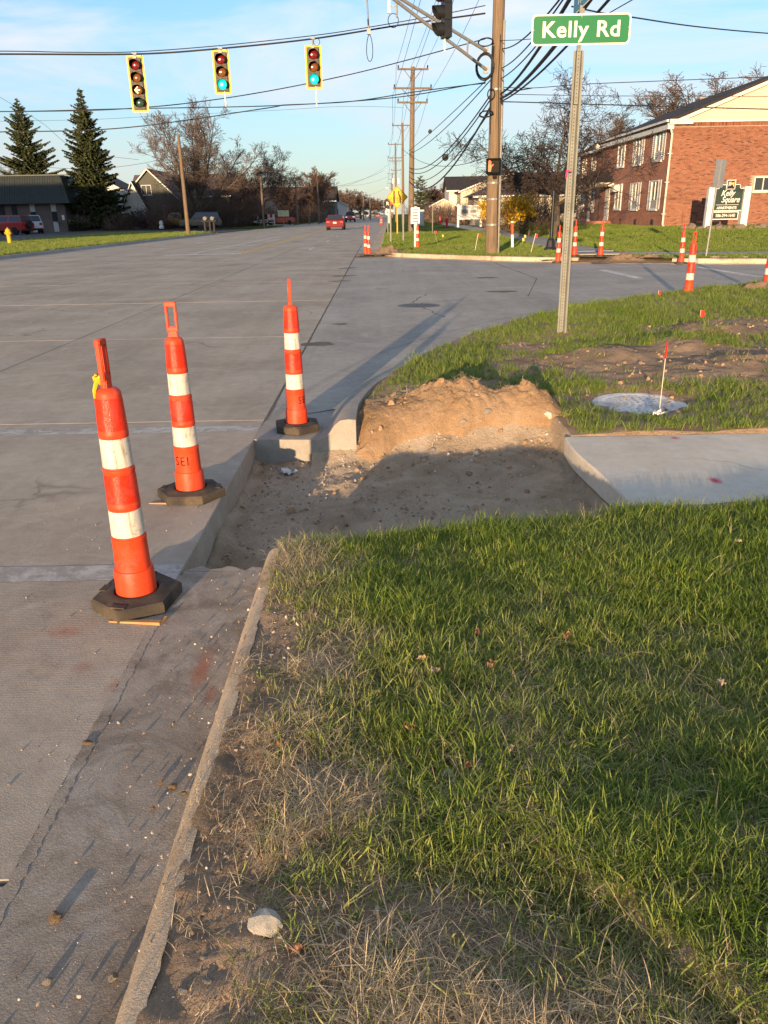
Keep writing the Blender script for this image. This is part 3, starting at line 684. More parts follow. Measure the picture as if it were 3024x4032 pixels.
def place(x, y, hf, sc0, sc1, lean=12, tint=None, dz=0.0):
    n = len(x); P = np.stack([x, y, hf(x, y) + dz], -1)
    R = np.stack([np.radians(nrng.normal(0, lean, n)), np.radians(nrng.normal(0, lean, n)), nrng.uniform(0, 2 * PI, n)], -1)
    return P, R, nrng.uniform(sc0, sc1, n), (np.zeros(n) if tint is None else tint)
T_lush = [tuft(100 + i, 22, .042, .04, .11, .0036, 4, 60, 62, MT['grass']) for i in range(9)] + [tuft(120 + i, 18, .045, .05, .13, .0030, 25, 80, 70, MT['grass']) for i in range(4)]
T_short = [tuft(140 + i, 13, .035, .02, .065, .0032, 10, 80, 60, MT['grass']) for i in range(6)]
T_straw = [tuft(160 + i, 22, .05, .025, .09, .0015, 40, 94, 75, MT['straw'], .012) for i in range(10)]
T_far = [tuft(180 + i, 42, .13, .05, .12, .011, 5, 55, 45, MT['grass']) for i in range(6)]
def slab_free(x, y): return ~((x > 1.18) & (y > 3.60) & (y < 4.945))
# lush lawn on the right, near the viewer
x, y = cand(30000, -.46, 3.3, .55, 3.75)
g_ = green(x, y); ok = (nrng.random(len(x)) < g_ * (.5 + .5 * np.clip(.5 + 1.1 * fbm(x * 3, y * 3, 51), 0, 1))) & (x < .72 * y + .55) & (y < edge_near(x) - .02 + .05 * nrng.random(len(x))) & slab_free(x, y)
x, y = x[ok], y[ok]; g_ = g_[ok]
tint = np.clip((1 - g_) * .8 + .0 + .5 * fbm(x * 2, y * 2, 52), 0, .9) * nrng.random(len(x)) ** .6
hs_ = .62 + .55 * np.clip(.5 + fbm(x * 1.3, y * 1.3, 53), 0, 1) * g_
P, R, S, T = place(x, y, H, .8, 1.15, 10, tint); S = S * hs_
scatter('grass', P, R, S, T, T_lush, label='long lush green grass in the right foreground', cat='grass')
# thin tufts among the dirt
x, y = cand(19000, -.46, 1.2, .65, 3.4); g_ = green(x, y)
clump = np.clip(.55 + 1.6 * fbm(x * 5, y * 5, 57), 0, 1)
ok = (nrng.random(len(x)) < (.3 + .7 * (g_ > .03)) * (1 - .7 * g_) * clump * (.2 + .8 * sstep(-.40, -.2, x))) & (y < edge_near(x)); x, y = x[ok], y[ok]
P, R, S, T = place(x, y, H, .7, 1.3, 14, nrng.random(len(x)) * .55)
scatter('thin_grass', P, R, S, T, T_short, label='thin short grass tufts growing through bare verge soil', cat='grass')
# dead straw
x, y = cand(42000, -.46, 2.4, .6, 3.6); g_ = green(x, y)
dens = np.exp(-((g_ - .18) / .38) ** 2) * np.clip(.50 + 2.0 * fbm(x * 3.2, y * 3.2, 61), 0, 1) * (.10 + .90 * sstep(-.40, -.10, x)) * (.35 + .65 * (1 - sstep(1.4, 2.2, y)))
dens = np.maximum(dens, .045 * (x > -.2))
dens = np.maximum(dens, .6 * (x < .46) * (y < 2.3) * g_ * np.clip(.5 + 1.5 * fbm(x * 3, y * 3, 66), 0, 1))
dens = np.maximum(dens, .9 * np.exp(-(((x + .3) / .16) ** 2 + ((y - 3.0) / .22) ** 2)))
ok = (nrng.random(len(x)) < dens) & (y < edge_near(x) - .01); x, y = x[ok], y[ok]
P, R, S, T = place(x, y, H, .7, 1.35, 10, nrng.random(len(x)) * .4, .004)
scatter('dead_grass', P, R, S, T, T_straw, label='matted dead straw coloured grass beside the kerb', cat='dead grass')
# short dry bits blown over the bare soil and kerb
T_bits = [tuft(600 + i, 7, .05, .012, .045, .0014, 72, 94, 14, MT['straw'], .006) for i in range(6)]
x, y = cand(9000, -.50, .8, .7, 3.5); ok = (nrng.random(len(x)) < (1 - green(x, y)) * (.22 + .3 * (x > -.30))) & (y < edge_near(x)); x, y = x[ok], y[ok]
P, R, S, T = place(x, y, lambda a, b: np.maximum(H(a, b), np.where(a < -.46, .104, 0)), .6, 1.2, 8, nrng.random(len(x)) * .6, .002)
scatter('dead_grass', P, R, S, T, T_bits, label='short dry grass bits scattered over the bare soil', cat='dead grass')
# verge beyond the pit
x, y = cand(60000, -.2, 13, 4.9, 16.4)
xk = interp_x(NEAR[:110], y); g_ = green(x, y)
ok = (x > xk + .02) & (x < .62 * y + 1.2) & (nrng.random(len(x)) < g_ * (.5 + .5 * np.clip(.5 + fbm(x * 2, y * 2, 71), 0, 1)) * np.clip(14 / (y + 4), .55, 1)) & slab_free(x, y)
ok &= ~((x < 1.32) & (y < 6.12)) & ~((x < 1.25) & (y < 5.6)) & ~((x < .3) & (y < 6.3) & (x > .05))
x, y = x[ok], y[ok]
P, R, S, T = place(x, y, H, .75, 1.25, 10, np.clip(.25 * fbm(x * 1.5, y * 1.5, 72) + .12, 0, .8) * nrng.random(len(x)))
S = S * (.8 + .5 * np.clip(fbm(x * 2.3, y * 2.3, 73), -.5, 1)) * (1 + .02 * (y - 5))
scatter('verge_grass', P, R, S, T, T_lush, label='tufty green grass of the street corner beyond the pit', cat='grass')
x, y = cand(5200, .4, 8, 6.0, 11.5); g_ = green(x, y)
ok = (x > interp_x(NEAR[:110], y) + .05) & (nrng.random(len(x)) < (1 - g_) * np.clip(.05 + fbm(x * 4, y * 4, 77), 0, 1)); x, y = x[ok], y[ok]
P, R, S, T = place(x, y, H, .8, 1.6, 14, nrng.random(len(x)) * .6)
scatter('thin_grass', P, R, S, T, T_short, label='sparse grass sprouting in the bare soil round the manhole lid', cat='grass')
# mown lawn at the far corner
x, y = cand(46000, .2, 27, 20, 60)
xk = interp_x(FAR, y); ok = (x > xk + .04) & (nrng.random(len(x)) < np.clip(26 / y, .3, 1))
on_path = ((np.abs(x - np.interp(y, [28.4, 33, 44, 60], [7.55, 7.25, 7.6, 7.8])) < .78) & (y > 27)) | (np.abs(y - np.interp(x, [7.4, 9.6, 12.5, 18, 34], [27.2, 25.9, 25.6, 24.6, 19])) < .86) & (x > 6.9) | ((np.abs(x - 7.2) < .85) & (y > 25.0) & (y < 27.6))
ok &= ~on_path & ~((x > 16.3) & (y > 47.6)) & ~((x > 18.4) & (y > 26.8) & (y < 27.9)) & ~((np.abs(x - 7.4) < 1.3) & (np.abs(y - 24.7) < .7))
x, y = x[ok], y[ok]
P, R, S, T = place(x, y, Hr, .55, .95, 8, np.clip(.3 * fbm(x * .5, y * .5, 81) + .1, 0, .7) * nrng.random(len(x)))
scatter('lawn_grass', P, R, S * (1 + .012 * (y - 25)), T, T_far, label='short mown grass of the apartment lawn across the street', cat='grass')
x, y = cand(17000, -27, -14, 30, 80)
ok = (x < interp_x(LEFT, y) - .1) & (x > np.interp(y, [30, 54, 80], [-24.4, -25.4, -25.9])) & (nrng.random(len(x)) < np.clip(34 / y, .3, 1)); x, y = x[ok], y[ok]
P, R, S, T = place(x, y, lambda a, b: a * 0 + .13, .6, 1.1, 8, .25 * nrng.random(len(x)))
scatter('lawn_grass', P, R, S * (1 + .012 * (y - 25)), T, T_far, label='mown grass strip between left kerb and parking lot', cat='grass')

# stones
def rock_mesh(name, seed, mat, sub=2, flat=.7, rough=.35, crack=False):
    bm = bmesh.new(); bmesh.ops.create_icosphere(bm, subdivisions=sub, radius=1.0); r_ = random.Random(seed)
    pl = [(Vector((r_.uniform(-1, 1), r_.uniform(-1, 1), r_.uniform(-1, 1))).normalized(), r_.uniform(.5, .85)) for _ in range(9)]
    for v in bm.verts:
        d = v.co.normalized(); k = 1.0
        for nrm, dist in pl:
            q = d.dot(nrm)
            if q > 1e-3: k = min(k, dist / q)
        k *= 1 + rough * .25 * r_.uniform(-1, 1); v.co = d * k; v.co.z *= flat; v.co.x *= 1.15
    me = bpy.data.meshes.new(name); bm.to_mesh(me); bm.free(); me.materials.append(mat); return me
def gravel_mat(name, stops):
    m, n, l, b = new_mat(name); oi = n.new('ShaderNodeObjectInfo')
    col = ramp(n, l, oi.outputs['Random'], stops); col = mixc(n, l, .5, col, ramp(n, l, noise_node(n, l, objvec(n), 3, 4), [(.3, .35), (.7, .65)]), 'OVERLAY')
    l.new(col, b.inputs['Base Color']); b.inputs['Roughness'].default_value = .95; return m
MT['gravel'] = gravel_mat('gravel', [(0, (.15, .11, .08)), (.45, (.28, .215, .155)), (.8, (.45, .385, .31)), (1, (.64, .59, .51))])
MT['clods'] = gravel_mat('soil_clods', [(0, (.24, .148, .078)), (.6, (.36, .228, .126)), (.95, (.42, .28, .165)), (1, (.58, .50, .41))])
MT['pit_grit'] = gravel_mat('pit_grit', [(0, (.24, .185, .13)), (.55, (.34, .28, .21)), (.85, (.45, .40, .33)), (1, (.62, .58, .52))])
PEB = [rock_mesh('pebble', 200 + i, MT['gravel'], 1, .65) for i in range(6)]
CLOD = [rock_mesh('clod', 220 + i, MT['clods'], 2, .8, .6) for i in range(6)]
GRIT = [rock_mesh('grit', 240 + i, MT['pit_grit'], 1, .7, .5) for i in range(6)]
def powr(n, a, b, k): return a + (b - a) * nrng.random(n) ** k
x, y = cand(9000, -2.2, -.44, .7, 4.2)
ok = nrng.random(len(x)) < np.clip(.12 + .9 * np.exp(-((x + .58) / .16) ** 2) + .8 * fbm(x * 2.2, y * 2.2, 91), .02, 1) * np.clip(1.9 - .38 * y, .12, 1); ok &= ~((y > 3.14) & (x > -.94)); x, y = x[ok], y[ok]
P, R, S, T = place(x, y, lambda a, b: np.where(a > -.527, .1, 0.0), 1, 1, 60); S = powr(len(x), .0010, .0075, 6.5); P[:, 2] += S * .3
scatter('gravel', P, R, S, T, PEB, label='loose grit and pebbles strewn over the gutter', cat='gravel')
x, y = cand(5200, -.43, .75, .7, 3.4); ok = nrng.random(len(x)) < (1 - green(x, y)) * (.3 + .7 * (x < -.1)); x, y = x[ok], y[ok]
P, R, S, T = place(x, y, H, 1, 1, 60); S = powr(len(x), .0015, .011, 4.5); P[:, 2] += S * .2
scatter('gravel', P, R, S, T, PEB, label='small stones and crumbs in the bare verge soil', cat='gravel')
x, y = cand(8500, -.93, 1.25, 3.15, 5.45); yn = edge_near(x)
ok = (y > np.where(x > -.43, yn, 3.15)) & (nrng.random(len(x)) < np.clip(.15 + .8 * (x < -.35) + .9 * fbm(x * 2.5, y * 2.5, 93) + .5 * (y > 5.0), .05, 1)); x, y = x[ok], y[ok]
P, R, S, T = place(x, y, lambda a, b: np.where(a > -.43, H(a, b), floor_h(a, b)), 1, 1, 60); S = powr(len(x), .002, .014, 5); P[:, 2] += S * .25
scatter('gravel', P, R, S, T, GRIT, label='crushed grit covering the floor of the dug pit', cat='gravel')
x, y = cand(3800, 1.2, 7, 5.4, 11); ok = nrng.random(len(x)) < (1 - green(x, y)); x, y = x[ok], y[ok]
P, R, S, T = place(x, y, H, 1, 1, 60); S = powr(len(x), .003, .026, 8); P[:, 2] += S * .1
scatter('soil_crumbs', P, R, S, T, CLOD, label='crumbled soil lumps on the bare patch by the manhole', cat='soil')

x, y = cand(1500, -.93, 1.22, 3.2, 5.5)
ok = (y > np.where(x > -.43, edge_near(x) + .02, 3.2)) & (nrng.random(len(x)) < np.clip(.12 + .9 * (x < -.82) + .7 * (y > 5.15) + .8 * fbm(x * 2.6, y * 2.6, 97), .03, 1)) & ~((y > 5.28) & (x < -.17)); x, y = x[ok], y[ok]
P, R, S, T = place(x, y, lambda a, b: np.where(a > -.43, H(a, b), floor_h(a, b)), 1, 1, 70); S = powr(len(x), .004, .030, 5)
scatter('soil_crumbs', P, R, S, T, CLOD, label='broken soil clods lying along the sides of the pit', cat='soil')
# ------------------------------------------------------------------ the heap of dug-out soil
def pile_z(x, y):
    n1 = fbm(x * 3.2, y * 3.2, 101); n2 = np.abs(fbm(x * 8, y * 8, 102)); n3 = fbm(x * 24, y * 24, 103); n4 = np.abs(fbm(x * 46, y * 46, 104, 3))
    top_ = np.interp(x, [-.30, -.22, -.1, .05, .2, .32, .45, .58, .70, .84, .98, 1.12, 1.24, 1.34, 1.45], [.02, .12, .14, .16, .21, .26, .295, .315, .29, .235, .25, .28, .23, .12, -.08]) + .045 * n1
    yr = 5.74 + .07 * fbm(x * 2.2, x * 0, 105) + .10 * sstep(.9, .3, x)
    foot = 5.42 + .10 * fbm(x * 2.6, x * 0 + 4, 106) - .20 * np.exp(-((x + .12) / .2) ** 2); h0 = np.where((y > 5.33) & (x < -.17), -.05, H(x, y))
    f = np.clip((y - foot) / (yr - foot), 0, 1); f = f ** .72
    b = 1 - sstep(0, 1, (y - yr) / (.42 + .1 * n1))
    z = np.where(y < yr, h0 + (top_ - h0) * f, h0 + (top_ - h0) * b)
    z = h0 + (z - h0) * np.where(y > 5.30, sstep(-.185, -.10, x), sstep(-.38, -.08, x)); amp = np.clip((z - h0) / .2, 0, 1)
    return z + amp * (.060 * (n2 - .25) + .035 * fbm(x * 5, y * 5, 108) + .024 * n3 + .020 * (n4 - .3))
xs_, ys2 = np.meshgrid(np.arange(-.30, 1.48, .0085), np.arange(4.88, 6.42, .0085))
zp = pile_z(xs_, ys2); zb = np.where((ys2 > 5.33) & (xs_ < interp_x(NEAR[:60], ys2) - .01), np.where(ys2 > 5.4, .139, .12), H(xs_, ys2))
zz_ = np.where(zp > zb + .004, zp, zb - .04); zz_ = np.where((ys2 > 5.295) & (xs_ < interp_x(NEAR[:60], ys2)), -.26, zz_)
pile = link('soil_heap', grid_mesh('soil_heap', xs_, ys2, zz_, MT['soil_pile'])); tag(pile, 'heap of loose orange clay soil dug out behind the pit', 'dirt pile')
x, y = cand(500, -.15, 1.42, 5.2, 6.3); z_ = pile_z(x, y); ok = (z_ > H(x, y) + .0) & (nrng.random(len(x)) < .75); x, y, z_ = x[ok], y[ok], z_[ok]
P, R, S, T = place(x, y, lambda a, b: z_, 1, 1, 80); S = powr(len(x), .003, .040, 9); P[:, 2] += S * .0
scatter('clod', P, R, S, T, CLOD, label=None, cat=None, parent=pile)
x, y = cand(420, -.2, 1.4, 5.2, 6.2); z_ = pile_z(x, y); ok = (z_ > .08) & (nrng.random(len(x)) < np.clip(fbm(x * 3, y * 3, 119) + .35, 0, 1)); x, y, z_ = x[ok], y[ok], z_[ok]
P, R, S, T = place(x, y, lambda a, b: z_, .5, 1.0, 40, nrng.random(len(x)) * .7)
scatter('root_hairs', P, R, S, T, T_straw, label=None, cat=None, parent=pile)
# ------------------------------------------------------------------ traffic delineators
def plastic(name, c, c2, rough=.45, scuff=(.42, .07, .04), amt=.5):
    m, n, l, b = new_mat(name); v = objvec(n)
    col = ramp(n, l, noise_node(n, l, v, 5, 4), [(.35, c), (.7, c2)])
    mp = n.new('ShaderNodeMapping'); mp.inputs['Scale'].default_value = (1, 1, .12); l.new(v, mp.inputs['Vector'])
    col = mixc(n, l, ramp(n, l, noise_node(n, l, mp.outputs[0], 38, 6, .75, .4), [(.50, 0.0), (.66, amt)]), col, scuff)
    col = mixc(n, l, ramp(n, l, noise_node(n, l, v, 26, 8, .8, .8), [(.55, 0.0), (.64, amt)]), col, scuff)
    col = mixc(n, l, ramp(n, l, noise_node(n, l, v, 9, 6, .7, .6), [(.50, 0.0), (.64, .35)]), col, tuple(min(1, q * .75 + .09) for q in c))
    col = mixc(n, l, ramp(n, l, noise_node(n, l, v, 60, 4, .7), [(.62, 0.0), (.70, .5)]), col, tuple(q * .45 for q in scuff))
    l.new(col, b.inputs['Base Color']); b.inputs['Roughness'].default_value = rough; b.inputs['Specular IOR Level'].default_value = .35
    bump_to(n, l, b, noise_node(n, l, v, 160, 3), .12, .002); return m
MT['orange'] = plastic('orange_plastic', (.78, .062, .012), (.70, .05, .012), .5, (.40, .085, .05), .45)
MT['orange_band'] = plastic('red_orange_reflective_sheet', (.80, .035, .008), (.72, .03, .008), .3, (.22, .02, .01), .5)
MT['white_band'] = plastic('dirty_white_reflective_sheet', (.74, .67, .56), (.62, .56, .47), .4, (.20, .16, .115), .75)
def cellular(m):
    n, l = m.node_tree.nodes, m.node_tree.links; b = [q for q in n if q.type == 'BSDF_PRINCIPLED'][0]
    w = n.new('ShaderNodeTexVoronoi'); w.inputs['Scale'].default_value = 260; l.new(objvec(n), w.inputs['Vector']); bump_to(n, l, b, w.outputs['Distance'], .35, .003)
cellular(MT['orange_band']); cellular(MT['white_band'])
MT['rubber_base'] = M('dusty_black_rubber', (.045, .038, .032), (.085, .068, .05), 7, .9, .5, 120, .004, dirt=((.17, .125, .08), .7))
MT['stencil'] = M('black_stencil_paint', (.03, .012, .01), (.06, .02, .015), 30, .6)
def on_cyl(me, r0, r1, z0, ang, tilt=0.0):
    """wrap flat lettering (x along, y up) round the post; radius goes from r0 at z0-.07 to r1 at z0+.07"""
    for v in me.vertices:
        x, y = v.co.x, v.co.y; rr = r0 + (r1 - r0) * (y + .07) / .14 + .0012; a = ang + x / rr
        v.co = (rr * math.cos(a), rr * math.sin(a), z0 + y)
    return me
def make_delineator(label, loc, rz=0.0, lean=(0, 0), stencil=False, protos={}):
    t = empty('traffic_delineator', loc, label, 'traffic delineator', 'orange and white traffic delineators'); t.rotation_euler = (rad(lean[0]), rad(lean[1]), rz); t.scale = (.925, .925, .96)
    if 'b' not in protos:
        b = MB(); R = .212; hx = [(R * math.cos(a), R * .92 * math.sin(a)) for a in [k * PI / 3 for k in range(6)]]
        def ring(s, z): return [(x * s, y * s, z) for x, y in hx]
        circ = lambda r, z: [(r * math.cos(a), r * math.sin(a), z) for a in [k * PI / 12 for k in range(24)]]
        vs = ring(.985, 0) + ring(1.0, .008) + ring(1.0, .044) + ring(.955, .053)
        fs = [tuple(range(6))[::-1]] + [(a + i, a + (i + 1) % 6, c_ + (i + 1) % 6, c_ + i) for a, c_ in ((0, 6), (6, 12), (12, 18)) for i in range(6)]
        o0 = len(vs); vs += circ(.135, .058) + circ(.125, .063) + circ(.10, .062) + circ(.094, .03) + circ(.001, .03)
        for i in range(6):
            for k in range(4):
                a, c_ = o0 + (4 * i + k) % 24, o0 + (4 * i + k + 1) % 24
                fs.append((18 + i, c_, a) if k < 2 else (18 + (i + 1) % 6, c_, a))
            fs.append((18 + i, 18 + (i + 1) % 6, o0 + (4 * i + 2) % 24))
        for q in range(4): fs += [(o0 + q * 24 + i, o0 + q * 24 + (i + 1) % 24, o0 + (q + 1) * 24 + (i + 1) % 24, o0 + (q + 1) * 24 + i) for i in range(24)]
        b.add(vs, fs)
        for a, w_ in ((PI * .98, .07), (.1, .075), (PI * .5, .06)):          # raised and sunk label plates
            b.box((.168 * math.cos(a), .150 * math.sin(a), .056), (.03, w_, .006), (0, 0, a))
        protos['b'] = b.mesh('rubber_base', MT['rubber_base'], 35)
        bd = MB()
        bd.lathe([(.090, .028), (.0865, .155), (.083, .166), (.0765, .168), (.0735, .30), (.0755, .304), (.0755, .313), (.0705, .315), (.0675, .442), (.0695, .446), (.0695, .462), (.0675, .465), (.0645, .596), (.0665, .600), (.0665, .614), (.0625, .617), (.0595, .748), (.0612, .752), (.0612, .766), (.0595, .77), (.0535, .912), (.0525, .925), (.044, .936), (.034, .942), (0, .944)], 32)
        protos['body'] = bd.mesh('body', MT['orange'], 50)
        wb, ob = [], []
        for z0, z1, r0, r1 in ((.322, .438, .0712, .0686), (.622, .744, .0631, .0606)):
            wb.append(MB().lathe([(r0 - .003, z0), (r0 + .0006, z0 + .002), (r1 + .0006, z1 - .002), (r1 - .003, z1)], 32, flat=1).mesh('white_band', MT['white_band'], 40))
        for z0, z1, r0, r1 in ((.470, .592, .0682, .0658), (.775, .905, .0602, .0550)):
            ob.append(MB().lathe([(r0 - .003, z0), (r0 + .0006, z0 + .002), (r1 + .0006, z1 - .002), (r1 - .003, z1)], 32, flat=1).mesh('orange_band', MT['orange_band'], 40))
        protos['wb'], protos['ob'] = wb, ob
        h = MB(); T_ = .011
        h.box((0, 0, .955), (.052, .026, .045)); h.box((-.0255, 0, 1.045), (.014, .022, .15)); h.box((.0255, 0, 1.045), (.014, .022, .15)); h.box((0, 0, 1.118), (.066, .0225, .026)); h.box((0, 0, .985), (.060, .0225, .026))
        h.tube([(0, -.012, .944), (0, .012, .944)], .03, 10)
        protos['h'] = h.mesh('handle', MT['orange'], 40)
        bev = bmesh.new(); bev.from_mesh(protos['h']); bmesh.ops.bevel(bev, geom=list(bev.edges), offset=.004, segments=2, affect='EDGES', clamp_overlap=True); bev.to_mesh(protos['h']); bev.free()
    link('rubber_base', protos['b'], t); link('body', protos['body'], t)
    for m in protos['wb']: link('white_band', m, t)
    for m in protos['ob']: link('orange_band', m, t)
    link('handle', protos['h'], t)
    if stencil: link('stencil_letters', on_cyl(text_mesh('SEI', .075, MT['stencil'], .0003, sx=.85, space=1.25), .0765, .0735, .236, stencil), t)
    return t
CONE = [((297, 1284, .03), 'nearest orange and white delineator with yellow ribbon tied to its handle', PI * .46, (0, 0)),
        ((413, 1061, .03), 'delineator stencilled SEI with wide handle loop, beside the pit edge', .0, (0, 0)),
        ((642, 918, .03), 'delineator on the gutter end just behind the open pit', PI * .55, (0, 0)),
        ((1485, 641, .08), 'delineator at the grass edge left of the half-hidden right one', .1, (0, 0)),
        ((1654, 627, .06), 'delineator cut off by the right edge of the photo', .3, (0, 0)),
        ((1205, 566, .03), 'brightly glowing delineator close left of the street sign post', PI / 2, (0, 0)),
        ((1240, 552, .17), 'delineator just right of the street sign post on far corner', PI / 2, (0, 0)),
        ((1297, 552, .18), 'delineator standing alone on the ramp before the apartment lawn', PI / 2, (0, 0)),
        ((1471, 568, .03), 'tilted delineator beside the far kerb with storm drain', PI / 2, (0, 3)),
        ((797, 552, .03), 'right one of two delineators at the far kerb tip', .2, (0, 0)),
        ((790, 549, .03), 'left one of two delineators at the far kerb tip', .7, (0, 0)),
        ((902, 536, .13), 'delineator on the far grass beside a slim white post', PI / 2, (0, 0)),
        ((822, 486, .02), 'small far delineator by the kerb down the main road, left', 0, (0, 0)),
        ((825, 485, .02), 'small far delineator by the kerb down the main road, right', 0, (0, 0))]
for i, ((x, y, z), lab, rz, lean) in enumerate(CONE):
    p = gp(x, y, z); p.z = z - .03
    if i in (5,): p.z = 0
    make_delineator(lab, p, rz, lean, stencil={0: .1, 1: -PI / 2 - .25, 2: -PI / 2 - .75}.get(i, False))
c1 = gp(297, 1284, .03)
MT['ribbon_yellow'] = M('yellow_ribbon', (.70, .52, .02), (.55, .40, .02), 20, .6)
rb = MB()
for k in range(4):
    q = k * 1.25; rb.tube([(.015 * math.cos(q + a) * (1 + .5 * math.sin(3 * a)), .02 * math.sin(q + a), .93 + .006 * k + .008 * math.sin(2 * a + k)) for a in [j * .55 for j in range(12)]], .0055, 5)
rb.tube([(.012, -.012, .94), (-.006, -.026, .925), (-.014, -.03, .90), (-.018, -.026, .87)], [.007, .008, .007, .004], 5)
tag(rb.build('ribbon', MT['ribbon_yellow'], None, 60, (c1.x - .022, c1.y - .004, 0.0)), 'knotted yellow ribbon tied round the nearest delineator handle', 'ribbon')
# wooden shims under the rubber bases
def shim(a, b, w, label):
    p, q = gp(*a), gp(*b); d = (q - p); n_ = Vector((-d.y, d.x, 0)).normalized() * w
    mb = MB().hexa([p + Vector((0, 0, .001)), q + Vector((0, 0, .001)), q + n_ + Vector((0, 0, .001)), p + n_ * .4 + Vector((0, 0, .001)), p + Vector((0, 0, .006)), q + Vector((0, 0, .014)), q + n_ + Vector((0, 0, .014)), p + n_ * .4 + Vector((0, 0, .006))])
    tag(mb.build('wood_shim', MT['shim']), label, 'wood strip', 'wood strips under the delineators')
MT['shim'] = M('raw_wood_strip', (.50, .29, .13), (.38, .21, .09), 12, .8)
shim((235, 1345), (345, 1352), .025, 'thin wood strip poking out under the nearest delineator base'); shim((345, 1352), (362, 1338), .012, 'bent splinter end of the wood strip by nearest base')
shim((322, 1089), (420, 1091), .02, 'thin wood strip under the base of the SEI delineator')

# ------------------------------------------------------------------ small posts, hydrants, flags
def lathe_thing(name, prof, mat, parent, seg=14, smooth=40, c=(0, 0, 0), axis='z'): return MB().lathe(prof, seg, c, axis=axis).build(name, mat, parent, smooth)
def hydrant(loc, m, label, s=1.0):
    t = empty('fire_hydrant', loc, label, 'fire hydrant'); t.scale = (s, s, s)
    lathe_thing('barrel', [(.16, 0), (.16, .04), (.105, .05), (.10, .42), (.14, .43), (.14, .48), (.115, .49), (.115, .56)], m, t)
    lathe_thing('bonnet', [(.13, .56), (.13, .59), (.11, .65), (.06, .70), (.03, .71), (.03, .75), (0, .755)], m, t)
    for a in (0, PI): 
        c = MB(); c.tube([(.09 * math.cos(a), .09 * math.sin(a), .5), (.17 * math.cos(a), .17 * math.sin(a), .5)], [.045, .05], 10); c.build('side_outlet', m, t, 40)
    c = MB(); c.tube([(0, -.09, .5), (0, -.2, .5)], [.065, .075], 12); c.build('front_outlet', m, t, 40)
    return t
yh = hydrant(gp(22, 527, .13), MT['yellow_paint'], 'yellow fire hydrant on the grass strip at the left edge', 1.25)
yh.rotation_euler = (0, 0, .6)
hydrant(gp(965, 490, .25), MT['red_paint'], 'red fire hydrant beside the far footpath', 1.05)
MT['flag_red'] = M('red_flag_plastic', (.80, .05, .03), (.68, .04, .03), 8, .55); MT['flag_yellow'] = M('yellow_flag_plastic', (.72, .62, .06), (.6, .5, .05), 8, .55)
MT['wire_white'] = M('white_wire', (.62, .56, .44), None, 6, .5)
def flag(base, h, m, label, w=.07, fh=.09, lean=(0, 0), limp=False, group='marker flags'):
    t = empty('marker_flag', base, label, 'marker flag', group); t.rotation_euler = (rad(lean[0]), rad(lean[1]), 0)
    MB().tube([(0, 0, -.02), (0, 0, h)], .0035 if h < .6 else .012, 5).build('stem', MT['wire_white'], t)
    f = MB(); n = 6
    if limp: pts = [((.006 * math.cos(k * 2.2), .010 * math.sin(k * 2.2))) for k in range(n)]
    else: pts = [(w * k / (n - 1), .012 * math.sin(k * 1.4)) for k in range(n)]
    vs = []
    for k, (x, y) in enumerate(pts): vs += [(x, y, h - fh - (.0 if limp else .03 * k / n)), (x, y, h - (.0 if limp else .02 * k / n))]
    f.add(vs, [(2 * k, 2 * k + 2, 2 * k + 3, 2 * k + 1) for k in range(n - 1)]); f.add([(v[0], v[1] + .0015, v[2]) for v in vs], [(2 * k + 1, 2 * k + 3, 2 * k + 2, 2 * k) for k in range(n - 1)])
    f.build('flag', m, t)
b = gp(1423, 898, .11); flag(b, .52, MT['flag_red'], 'red furled marker flag on white wire in front of the manhole lid', fh=.11, limp=True, lean=(0, 0))
flag(gp(1511, 693, .12), .14, MT['flag_red'], 'small red flag in the grass right of the street sign', .06, .09)
flag(gp(1421, 645, .1), .13, MT['flag_red'], 'small red flag at the grass edge left of a delineator', .05, .07)
for x, y, h, m, lab, ln in ((1147, 545, .62, 'flag_red', 'leaning stake with red tip right behind the wooden pole', 12), (1054 - 28, 541, .60, 'flag_red', 'leaning stake with red tip just left of the utility pole', 10), (945, 528, .58, 'flag_red', 'leaning stake with red tip on the far lawn beside white post', -14),
                            (955, 516, .22, 'flag_yellow', 'yellow flag in the far lawn, leftmost of the yellow ones', 0), (1077, 513, .22, 'flag_yellow', 'yellow flag just right of the wooden utility pole', 0), (1132, 522, .3, 'flag_yellow', 'yellow flag right of the orange topped marker', 0), (1128, 528, .26, 'flag_yellow', 'lower yellow flag beside the footpath corner', 0)):
    flag(gp(x, y, .17), h, MT[m], lab, .09, .11, (0, ln))
for x, y, col, lab in ((1060 + 3, 553, 'flag_red', 'scrap of red flagging plastic on the far grass'),):
    c = gp(1061 + 0, 0 + 553, .16)
